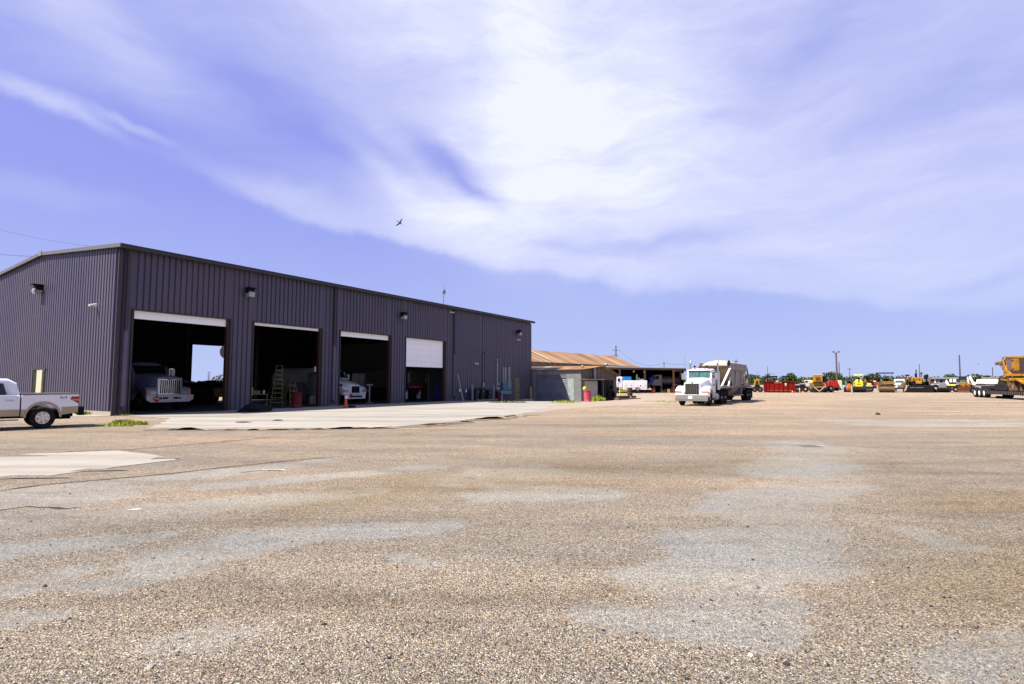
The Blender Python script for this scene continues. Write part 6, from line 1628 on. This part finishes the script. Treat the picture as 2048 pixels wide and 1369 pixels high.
# yellow trailer with white tanks
t = rt('tank_trailer', 'small yellow trailer carrying two white tanks, left of the loader', 'trailer', 1903, 96)
MB().pbox(96, 1893, 769, 1912, 773, 0, 1.8).build('bed', 'lemon', t, bevel=.1); MB().ppoly(96, [(1890, 770), (1891.5, 761), (1893, 758.5), (1896, 764), (1899, 771)], .2, .8).build('hopper', 'white', t, bevel=.05)
for px, r in ((1901.8, 2.4), (1909.5, 3.2)): a = aty(px - r, 765, 96); b = aty(px + r, 758.5, 96); MB().lathe(((a.x + b.x) / 2, 97, a.z), (0, 0, 1), [((b.x - a.x) / 2, 0), ((b.x - a.x) / 2, (b.z - a.z) * .85), ((b.x - a.x) / 3, b.z - a.z)], 16).build('tank', 'white', t, smooth=True)
MB().pbox(96, 1898, 765, 1912, 769, .3, 1.6).build('cradle', 'black', t); MB().pbox(96, 1894, 773, 1912, 776, .2, 1.6).build('frame', 'galvd', t)
for px in (1897, 1911.5): rwheel(t, 96, px, .5, .3, 'tan')
# loader with rusty bucket
t = rt('front_loader', 'loader with glass cab and wide rusty bucket facing the camera', 'loader', 1929)
MB().prism([(YR, -.02 + .06), (YR + .9, .06), (YR + 1.0, .5), (YR + .9, 1.0), (YR + .82, .95), (YR + .85, .3), (YR, .1)], 'x', aty(1915.5, 780, YR).x, aty(1942.5, 780, YR).x).build('bucket', mat('rusty_bucket', (.17, .05, .015), .75, .1, .25, 2, dirt=(.08, .03, .015), dirt_amt=.5), t)
MB().pbox(YR, 1916, 773, 1942, 782.5, .85, .95).build('bucket_back', MATS['rusty_bucket'], t)
MB().pbox(YR, 1917.5, 755, 1932.5, 764.5, 2.6, 4.0).build('cab_glass', 'glassg', t); mb = MB()
for q in (1917.8, 1932.2): mb.pbox(YR, q - .8, 753.5, q + .8, 765.5, 2.5, 2.62)
mb.pbox(YR, 1914, 753, 1933.5, 754.5, 2.3, 4.2); mb.build('cab_frame', 'black', t); MB().pbox(YR, 1919, 765, 1936, 772.5, 1.6, 4.5).build('body', 'yellow', t, bevel=.1)
MB().pbar(YR, (1921, 766), (1927, 772.5), .35, 1.2).pbar(YR, (1936, 768), (1937.5, 773), .3, 1.2).build('lift_arm', 'yellow', t); q = aty(1932, 768, YR); MB().lathe((q.x, YR + 1.5, q.z), (0, -1, 0), [(.3, 0), (.3, .1), (.1, .12)], 18).build('hub', 'dirtyyel', t, smooth=True)
for px in (1918, 1938): rwheel(t, YR, px, .68, .5, 'dirtyyel', 1.6)
MB().pbox(YR, 1940, 766, 1944, 771, 1.4, 2).build('orange_box', MATS['dull_orange'], t, bevel=.04)
# white mixer / boom behind
t = rt('white_crane_truck', 'pale truck frame with a white boom behind the loader', 'truck', 1941, 101)
MB().pbox(101, 1933.5, 754, 1940, 770, 0, 1.2).build('cab', 'dwhite', t, bevel=.08); MB().pbar(101, (1939, 753), (1946, 766), .35, -.2).pbar(101, (1936, 754), (1941, 753.5), .25, -.2).build('boom', 'white', t); MB().pbox(101, 1933, 770, 1950, 775, 0, 2).build('deck', 'black', t)
# white bulk trailer
Y4 = 84
t = rt('bulk_trailer', 'white belly dump trailer with sloped nose behind the lowboy wheels', 'trailer', 1970, Y4)
MB().ppoly(Y4, [(1951, 768.5), (1953.5, 759.5), (1962, 759), (1996, 758.8), (1999, 768.5)], 0, 2.4).build('body', 'white', t, bevel=.03); MB().ppoly(Y4, [(1952.5, 768), (1954.5, 761), (1963, 760.5), (1970, 768)], -.05, 0).build('nose_panel', 'dwhite', t)
MB().pbox(Y4, 1962, 755.5, 1998, 758.7, .1, 2.3).build('rolled_cover', 'galvd', t, bevel=.1); MB().ppoly(Y4, [(1944, 772.5), (1947, 770), (1999, 768.6), (1999, 771), (1950, 773.5)], .1, 2.3).build('frame', 'galvd', t)
MB().ppoly(Y4, [(1960, 771), (1992, 771), (1989, 783), (1966, 782)], .3, 2.2).build('hopper', mat('grey_hopper', (.12, .11, .12), .7, dirt=(.2, .16, .14), dirt_amt=.4), t); MB().ppoly(Y4, [(1944, 769), (1947, 763), (1951, 766), (1951, 771)], .2, 2.2).build('hitch_frame', 'white', t)
for px in (1947, 1954): rwheel(t, Y4, px, .5, .3, 'galvd')

FRAME = None
# ------------------------------------------------------------------ lowboy with milling machine (frame: u along towards camera)
LO = Vector((52.6, 63.5, 0)); LU = Vector((-.394, -.919, 0)).normalized(); LN = Vector((-LU.y, LU.x, 0)) * -1   # outward to the camera-left side


def lp(px, py, off=0.0):
    """photo point on the near side plane of the lowboy -> (s, z)"""
    d = ray(px, py); n = LN; c = Vector((0, 0, CAMH)); k = (LO + n * off - c).dot(n) / d.dot(n); q = c + d * k
    return (q - LO).dot(LU), q.z


LR = math.atan2(LU.y, LU.x)   # local x = LU ; local y = left of LU
# near side is local -y or +y?
sgn = 1 if Vector((-LU.y, LU.x, 0)).dot(LN) > 0 else -1


def LB(mb, pts, o0, o1):
    """polygon from photo points on the near plane; o = distance inward"""
    P = [lp(*q) for q in pts]; return mb.prism(P, 'y', -sgn * o0, -sgn * o1)


lb = thing('lowboy_trailer', 'long black lowboy trailer with three white rimmed axles at the right edge', 'trailer', LO, LR)
for s in (0.0, 1.35, 2.7):
    for side in (0, 1):
        y = 0.0 if side == 0 else -sgn * 2.5
        wheel(lb, s, (sgn if side == 0 else -sgn) * .0001 + 0, .50, .26, 'white', dual=True) if False else None
        mb = MB(); ax = (0, sgn if side == 0 else -sgn, 0); r = .5
        mb.lathe((s, y, r), ax, [(.27, -.5), (.27, -.03), (.22, -.02), (.10, -.02), (.08, .03)], 22); wh = mb.build('wheel', 'white', lb, smooth=True)
        mb = MB(); mb.lathe((s, y, r), ax, [(.28, -.03), (.42, 0), (.49, -.03), (.5, -.08), (.5, -.5), (.28, -.52)], 26); mb.build('tyre', 'rubber', wh, smooth=True)
MB().box(-.9, 3.6, -sgn * .55, -sgn * 1.95, .85, 1.05).build('bogie_deck', 'black', lb)
MB().box(-.8, 3.5, -sgn * .6, -sgn * 1.9, .45, .85).build('axle_frame', 'black', lb)
MB().box(3.6, 17.5, -sgn * .05, -sgn * 2.5, .62, .80).build('deck', 'black', lb, bevel=.02)
MB().box(3.4, 17.5, -sgn * -.0, -sgn * .06, .42, .80).build('side_rail', 'black', lb)
mb = MB()
for k in range(22): x = 3.75 + k * .46; mb.add([(x + dx, sgn * (.06 if o else .0), z) for o in (0, 1) for dx, z in ((0, .45), (.12, .45), (.26, .78), (.12, .78))], [(0, 1, 2, 3), (7, 6, 5, 4), (0, 4, 5, 1), (1, 5, 6, 2), (2, 6, 7, 3), (3, 7, 4, 0)])
mb.build('outriggers', mat('dusty_steel', (.16, .13, .13), .7), lb)
MB().box(5.9, 7.7, sgn * .02, sgn * .05, .30, .42).box(12.6, 14.0, sgn * .02, sgn * .05, .30, .42).build('reflective_panel', 'dwhite', lb)

mm_ = thing('milling_machine', 'large yellow pavement milling machine loaded on the lowboy, with brown conveyor nose', 'milling machine', LO, LR)
Q = lambda pts, a=.25, b=2.2: LB(MB(), pts, a, b)
Q([(2003, 742), (2003, 715), (2048, 713.5), (2085, 713), (2085, 742)], .35, 2.1).build('upper_body', 'yellow', mm_, bevel=.05)
Q([(1998, 716.5), (2000, 713.2), (2090, 711.5), (2090, 717)], .25, 2.2).build('roof_edge', 'yellow', mm_, bevel=.03)
Q([(2005.5, 718), (2013, 717.5), (2013, 741), (2007, 741)], .30, .35).build('vent_grille', mat('mauve_mesh', (.15, .11, .13), .7), mm_)
dr = Q([(2015, 718), (2029.5, 717.5), (2029.5, 742), (2017, 742)], .27, .35).build('door', 'yellow', mm_, bevel=.015)
for y in (721, 738): Q([(2016, y), (2021, y), (2021, y + 1.6), (2016, y + 1.6)], .24, .27).build('hinge', 'rustdark', dr)
Q([(2031, 719), (2062, 717), (2062, 742.5), (2031, 741.5)], .30, .35).build('cab_window', 'rustdark', mm_)
Q([(2015, 742.5), (2090, 743), (2090, 748.5), (2015, 748)], .3, 2.1).build('dark_band', 'rustdark', mm_)
Q([(1996, 753), (2005, 748.5), (2090, 748.5), (2090, 753)], .15, 2.2).build('main_beam', 'yellow', mm_, bevel=.03)
Q([(2013, 752), (2090, 752.5), (2090, 757), (2013, 756)], .5, 2.0).build('inner_body', 'black', mm_)
Q([(2012, 756.5), (2090, 756), (2090, 763.5), (2014, 762.5)], .2, 2.2).build('lower_beam', 'yellow', mm_, bevel=.04)
Q([(2024, 758), (2030, 757), (2060, 772), (2058, 776)], .05, .3).build('diagonal_arm', 'yellow', mm_, bevel=.03)
Q([(1993, 757), (1996, 755), (2004, 758), (2005, 763), (1994, 761.5)], .3, 2.0).build('front_step', 'yellow', mm_, bevel=.05)
Q([(1998, 733), (2002, 731), (2006, 742), (2011, 760), (2006, 760), (2000, 748)], .3, .6).build('neck_plate', 'yellow', mm_, bevel=.03)
Q([(1998, 743), (2010, 740), (2014, 752), (2000, 752)], .3, 1.9).build('neck_body', 'yellow', mm_, bevel=.06)
Q([(1988, 724), (1996, 714), (2003, 714), (2004, 742), (1999, 738), (1994, 731)], .7, 1.8).build('conveyor_frame', 'rust', mm_, bevel=.05)
Q([(1975, 730), (1978, 724.5), (1990, 722), (1997, 724), (1996, 733), (1990, 733), (1982, 731)], .6, 1.9).build('conveyor_nose', 'rustdark', mm_, bevel=.08)
mb = MB()
for px, py, r in ((1979, 727.5, .17), (1986, 727.5, .22), (1992, 727, .2)):
    s, z = lp(px, py); mb.cyl((s, -sgn * .5, z), (s, -sgn * 2.0, z), r, r, 14)
mb.build('conveyor_rollers', 'dirtyyel', mm_, smooth=True)
mb = MB()
a = lp(1993, 716); b = lp(2000, 741); mb.bar((a[0], -sgn * .5, a[1]), (b[0], -sgn * .4, b[1]), .14)
a = lp(1987, 731); b = lp(1998, 741); mb.bar((a[0], -sgn * .55, a[1]), (b[0], -sgn * .5, b[1]), .10)
mb.build('conveyor_struts', 'dirtyyel', mm_)
Q([(1994, 736), (1999, 738), (1999, 743), (1995, 742)], .4, 1.0).build('hose_bundle', 'black', mm_, bevel=.05)
for px in (1998, 2060):
    mb = MB(); s, z = lp(px, 780); mb.prism([(s - 1.5, .84), (s - 1.2, .80), (s + 1.2, .80), (s + 1.5, .84), (s + 1.5, 1.25), (s + 1.1, 1.55), (s - 1.1, 1.55), (s - 1.5, 1.25)], 'y', -sgn * .1, -sgn * .55)
    mb.prism([(s - 1.5, .84), (s + 1.5, .84), (s + 1.5, 1.25), (s + 1.1, 1.55), (s - 1.1, 1.55), (s - 1.5, 1.25)], 'y', -sgn * 1.95, -sgn * 2.4); mb.build('track', 'rubber', mm_, bevel=.05)
mb = MB(); s, z = lp(1996, 775); mb.lathe((s, -sgn * .15, 1.35), (0, sgn, 0), [(.3, 0), (.55, .0), (.6, -.1), (.55, -.3), (.3, -.3)], 22); mb.build('spare_tyre', 'rubber', mm_, smooth=True)
Q([(2012, 764), (2048, 763), (2070, 775), (2070, 785), (2012, 783)], .5, 2.0).build('milling_drum_box', 'rustdark', mm_, bevel=.1)
mb = MB()
for px, w_ in ((2009, .18), (2019, .12), (2033, .1)): s, z = lp(px, 770); mb.box(s - w_, s + w_, -sgn * .3, -sgn * .55, .85, 1.9)
mb.build('hydraulic_legs', 'dirtyyel', mm_)
s, z = lp(2033, 709); MB().cyl((s - .5, -sgn * 1.0, z), (s + .4, -sgn * 1.0, z), .28, .28, 16).cyl((s + .4, -sgn * 1.0, z), (s + 1.4, -sgn * 1.0, z + .05), .1).cyl((s + 1.5, -sgn * 1.0, z - .3), (s + 1.5, -sgn * 1.0, z + 1.1), .14).build('exhaust', 'rustdark', mm_, smooth=True)


# ------------------------------------------------------------------ poles, wires
def pole(px, ytop, Y, label, r=.14, arms=(), lean=0.0, m='pole', group='utility poles beyond the yard', py=780):
    b = aty(px, py, Y); T_ = aty(px + lean, ytop, Y)
    t = thing('utility_pole', label, 'pole', (b.x, Y, 0), 0, group)
    MB().cyl((0, 0, 0), (T_.x - b.x, 0, T_.z), r, r * .65, 8).build('post', m, t, smooth=True)
    for (dz, hl) in arms:
        z = T_.z - dz; MB().box(T_.x - b.x - hl, T_.x - b.x + hl, -.1, .1, z - .09, z + .09).build('crossarm', m, t)
    return t, Vector((T_.x, Y, T_.z))


_, P1 = pole(1231.5, 691.5, 190, 'tall steel grey pole with two crossarms above the rusty roof', .38, ((1.6, 1.3), (3.4, .9)), m='grey')
pole(1226, 711, 230, 'shorter faint pole just left of the tall grey one', .25, ((.8, 1.4),), m='grey')
_, P2 = pole(1328, 724, 170, 'small dark pole above the middle of the canopy roof', .16)
tt_, _ = pole(1675, 705.5, 112, 'tallest leaning pole with twin floodlights behind the red truck', .20, (), -3.0)
top = aty(1672, 706, 112); o = tt_
for sg in (-1, 1):
    MB().bar((top.x - o.location.x, 0, top.z - .2), (top.x - o.location.x + sg * .55, 0, top.z + .15), .09).box(top.x - o.location.x + sg * .55 - .16, top.x - o.location.x + sg * .55 + .16, -.2, .2, top.z + .05, top.z + .35).build('floodlight', 'grey', o, bevel=.03)
pole(1679, 725, 150, 'thinner pole close behind the floodlight pole', .15, (), -1)
pole(1699, 737, 200, 'faint pole with a bracket above the green brush', .25, ((.3, .8),), m='grey')
pole(1921, 710.5, 100, 'dark leaning pole behind the glass cab loader', .15, (), -2.5)
pole(1839.5, 729, 150, 'thin pole above the paver', .12, (), -1)
pole(1986, 735, 140, 'thin pole below the conveyor nose', .13, (), -1)
pole(1472, 719, 160, 'pole with short crossarm above the dump trailer', .2, ((.6, .7),), m='grey')
pole(1535, 733, 170, 'thin pole above the left end of the red container', .16, m='grey')
pole(1516, 743, 220, 'very faint short pole left of the red container', .16, m='grey')
t = thing('radio_tower', 'thin radio tower seen through the open back door of the first bay', 'tower', (aty(417, 770, 180).x, 180, 0), 0)
zt3 = aty(417, 743, 180).z; MB().cyl((0, 0, 0), (0, 0, zt3), .22, .1, 6).build('mast', 'grey', t)
mb = MB()
for k in range(1, 7): mb.box(-.4 - .05 * k, .4 + .05 * k, -.05, .05, zt3 * (1 - k * .08) - .05, zt3 * (1 - k * .08) + .05)
mb.build('rungs', 'grey', t)


def wire_(a, b, sag, r, label):
    n = 14; pts = []
    for i in range(n + 1):
        k = i / n; q = a.lerp(b, k); q.z -= sag * 4 * k * (1 - k); pts.append(q)
    o = MB().path(pts, r, 5).build('overhead_wire', 'wire'); tag(o, label, 'wire', 'overhead wires')


wire_(aty(-120, 480, 60), aty(84, 513, 52), .5, .018, 'upper dark wire reaching the workshop ridge at the left edge')
wire_(aty(-120, 534, 60), aty(24, 545, 50), .1, .014, 'short wire near the roof slope at the far left')
wire_(aty(-120, 425, 95), aty(190, 494, 100), .8, .016, 'faintest high wire above the left end of the workshop')
wire_(P1 + up(-1.6) + Vector((1.2, 0, 0)), P2 + up(-.4), 2.5, .03, 'wire from the tall grey pole down to the small pole over the canopy')
wire_(P1 + up(-3.4) + Vector((-1.2, 0, 0)), aty(1130, 706, 190), 1.0, .03, 'wire running left from the tall grey pole above the rusty roof')
wire_(P2 + up(-.4), aty(1370, 729, 168), .2, .03, 'wire continuing right from the small pole over the canopy')

# birds
def bird(px, py, Y, s, label, hd=0.0):
    p = aty(px, py, Y); o = MB(); M4 = Matrix.Rotation(hd, 4, 'Y'); mb = MB(M4)
    mb.loft([[(x, r * math.cos(a), r * math.sin(a)) for a in [2 * PI * i / 8 for i in range(8)]] for x, r in ((-.42, .01), (-.3, .05), (-.05, .10), (.15, .085), (.25, .05), (.33, .05), (.40, .015))])
    mb.add([(.12, 0, .03), (-.10, 0, .03), (-.16, -.1, .42), (.02, -.1, .40), (-.16, -.12, .80)], [(0, 1, 2, 3), (3, 2, 4)])
    mb.add([(.12, 0, -.03), (-.10, 0, -.03), (-.22, -.2, -.40), (-.02, -.2, -.42), (-.30, -.22, -.82)], [(0, 1, 2, 3), (3, 2, 4)])
    mb.add([(-.38, -.02, .0), (-.55, -.02, .1), (-.55, -.02, -.1)], [(0, 1, 2)])
    b_ = mb.build('bird', 'bird'); b_.location = p; b_.scale = (s,) * 3; b_.rotation_euler = (R(25), 0, R(10)); tag(b_, label, 'bird')
    b_.modifiers.new('thick', 'SOLIDIFY').thickness = .02


bird(800, 446, 60, .75, 'grey bird with spread wings high in the sky over the workshop', R(35))
bird(1956.5, 728.5, 90, .3, 'tiny distant bird left of the conveyor nose', R(20))

# ------------------------------------------------------------------ brush, trees and ground beyond
rs = random.Random(11)


def leaves(mb, c, rx, ry, rz, n, s, r_):
    for _ in range(n):
        while True:
            q = Vector((r_.uniform(-1, 1), r_.uniform(-1, 1), r_.uniform(-1, 1)))
            if .35 < q.length < 1: break
        p = Vector((c[0] + q.x * rx, c[1] + q.y * ry, max(.02, c[2] + q.z * rz)))
        a = Vector((r_.gauss(0, 1), r_.gauss(0, 1), r_.gauss(0, 1))).normalized(); b = a.orthogonal().normalized(); k = s * r_.uniform(.6, 1.3)
        cc = a.cross(b) * k; b = b * k
        mb.add([p - b, p - cc * .6, p + b, p + cc * .6], [(0, 1, 2, 3)])


mb = MB()
for i in range(330):
    x = -80 + 330 * (i / 330) + rs.uniform(-1, 1); y = 150 + rs.uniform(-7, 12) + .06 * max(0, x); h = 4.0 + 1.2 * noise.noise((x * .06, 1.5, 0)) + rs.uniform(-.5, .5)
    if x < 64 or x > 116: h *= .80
    leaves(mb, (x, y, h * .42), 2.8, 2.2, h * .56, 230, .30, rs)
tag(mb.build('brush_thicket', 'leaf'), 'continuous low green brush along the back of the yard', 'brush', kind='stuff')


def tree(px, Y, h, w_, label, m='leafd', n=520, tr=.12):
    p = aty(px, 780, Y); t = thing('tree', label, 'tree', (p.x, Y, 0), rs.random() * 6, 'trees beyond the yard'); r_ = random.Random(int(px))
    mb = MB(); mb.cyl((0, 0, 0), (.1, 0, h * .5), tr, tr * .6, 8)
    for k in range(4): a = k * 1.6 + .4; mb.cyl((.08, 0, h * .4), (w_ * .3 * math.cos(a), w_ * .3 * math.sin(a), h * .75), tr * .4, tr * .15, 5)
    mb.build('trunk', 'pole', t)
    mb = MB()
    for k in range(7):
        a = r_.random() * 6.28; q = r_.random() * .55 * w_ / 2; leaves(mb, (q * math.cos(a), q * math.sin(a), h * r_.uniform(.5, .82)), w_ * .28, w_ * .28, h * .2, n // 7, .26, r_)
    mb.build('crown', m, t)


tree(1583, 128, 4.0, 3.4, 'small round dark tree poking above the brush over the red container', n=700)
tree(1903, 135, 3.9, 4.0, 'dark bushy tree above the white tanks')
tree(1958, 130, 3.7, 6.5, 'wide green tree above the white bulk trailer', 'leaf', 900)
tree(1980, 138, 3.6, 4.5, 'green tree just left of the milling machine nose', 'leaf')
tree(1745, 140, 4.3, 5.5, 'taller green tree above the red crates', 'leaf', 800)
tree(1668, 142, 4.6, 5, 'green tree behind the floodlight pole', 'leaf', 800)

# grey aggregate stockpile in front of the brush
mb = MB(); n = 60; rings = []
for i in range(n):
    x = 52 + 75 * i / (n - 1); hh = 1.25 + .35 * noise.noise((x * .1, 0, 7)); y = 122 + 3 * noise.noise((x * .05, 2, 0))
    rings.append([(x, y - 4, -.05), (x, y - 2.2, hh * .6), (x, y - .6, hh), (x, y + .8, hh * .95), (x, y + 3.5, -.05)])
o = mb.loft(rings).build('gravel_stockpile', mat('aggregate', (.26, .25, .25), .95, 0, .25, .8, .5, 8), smooth=True); tag(o, 'long low heap of grey aggregate in front of the brush', 'gravel heap')
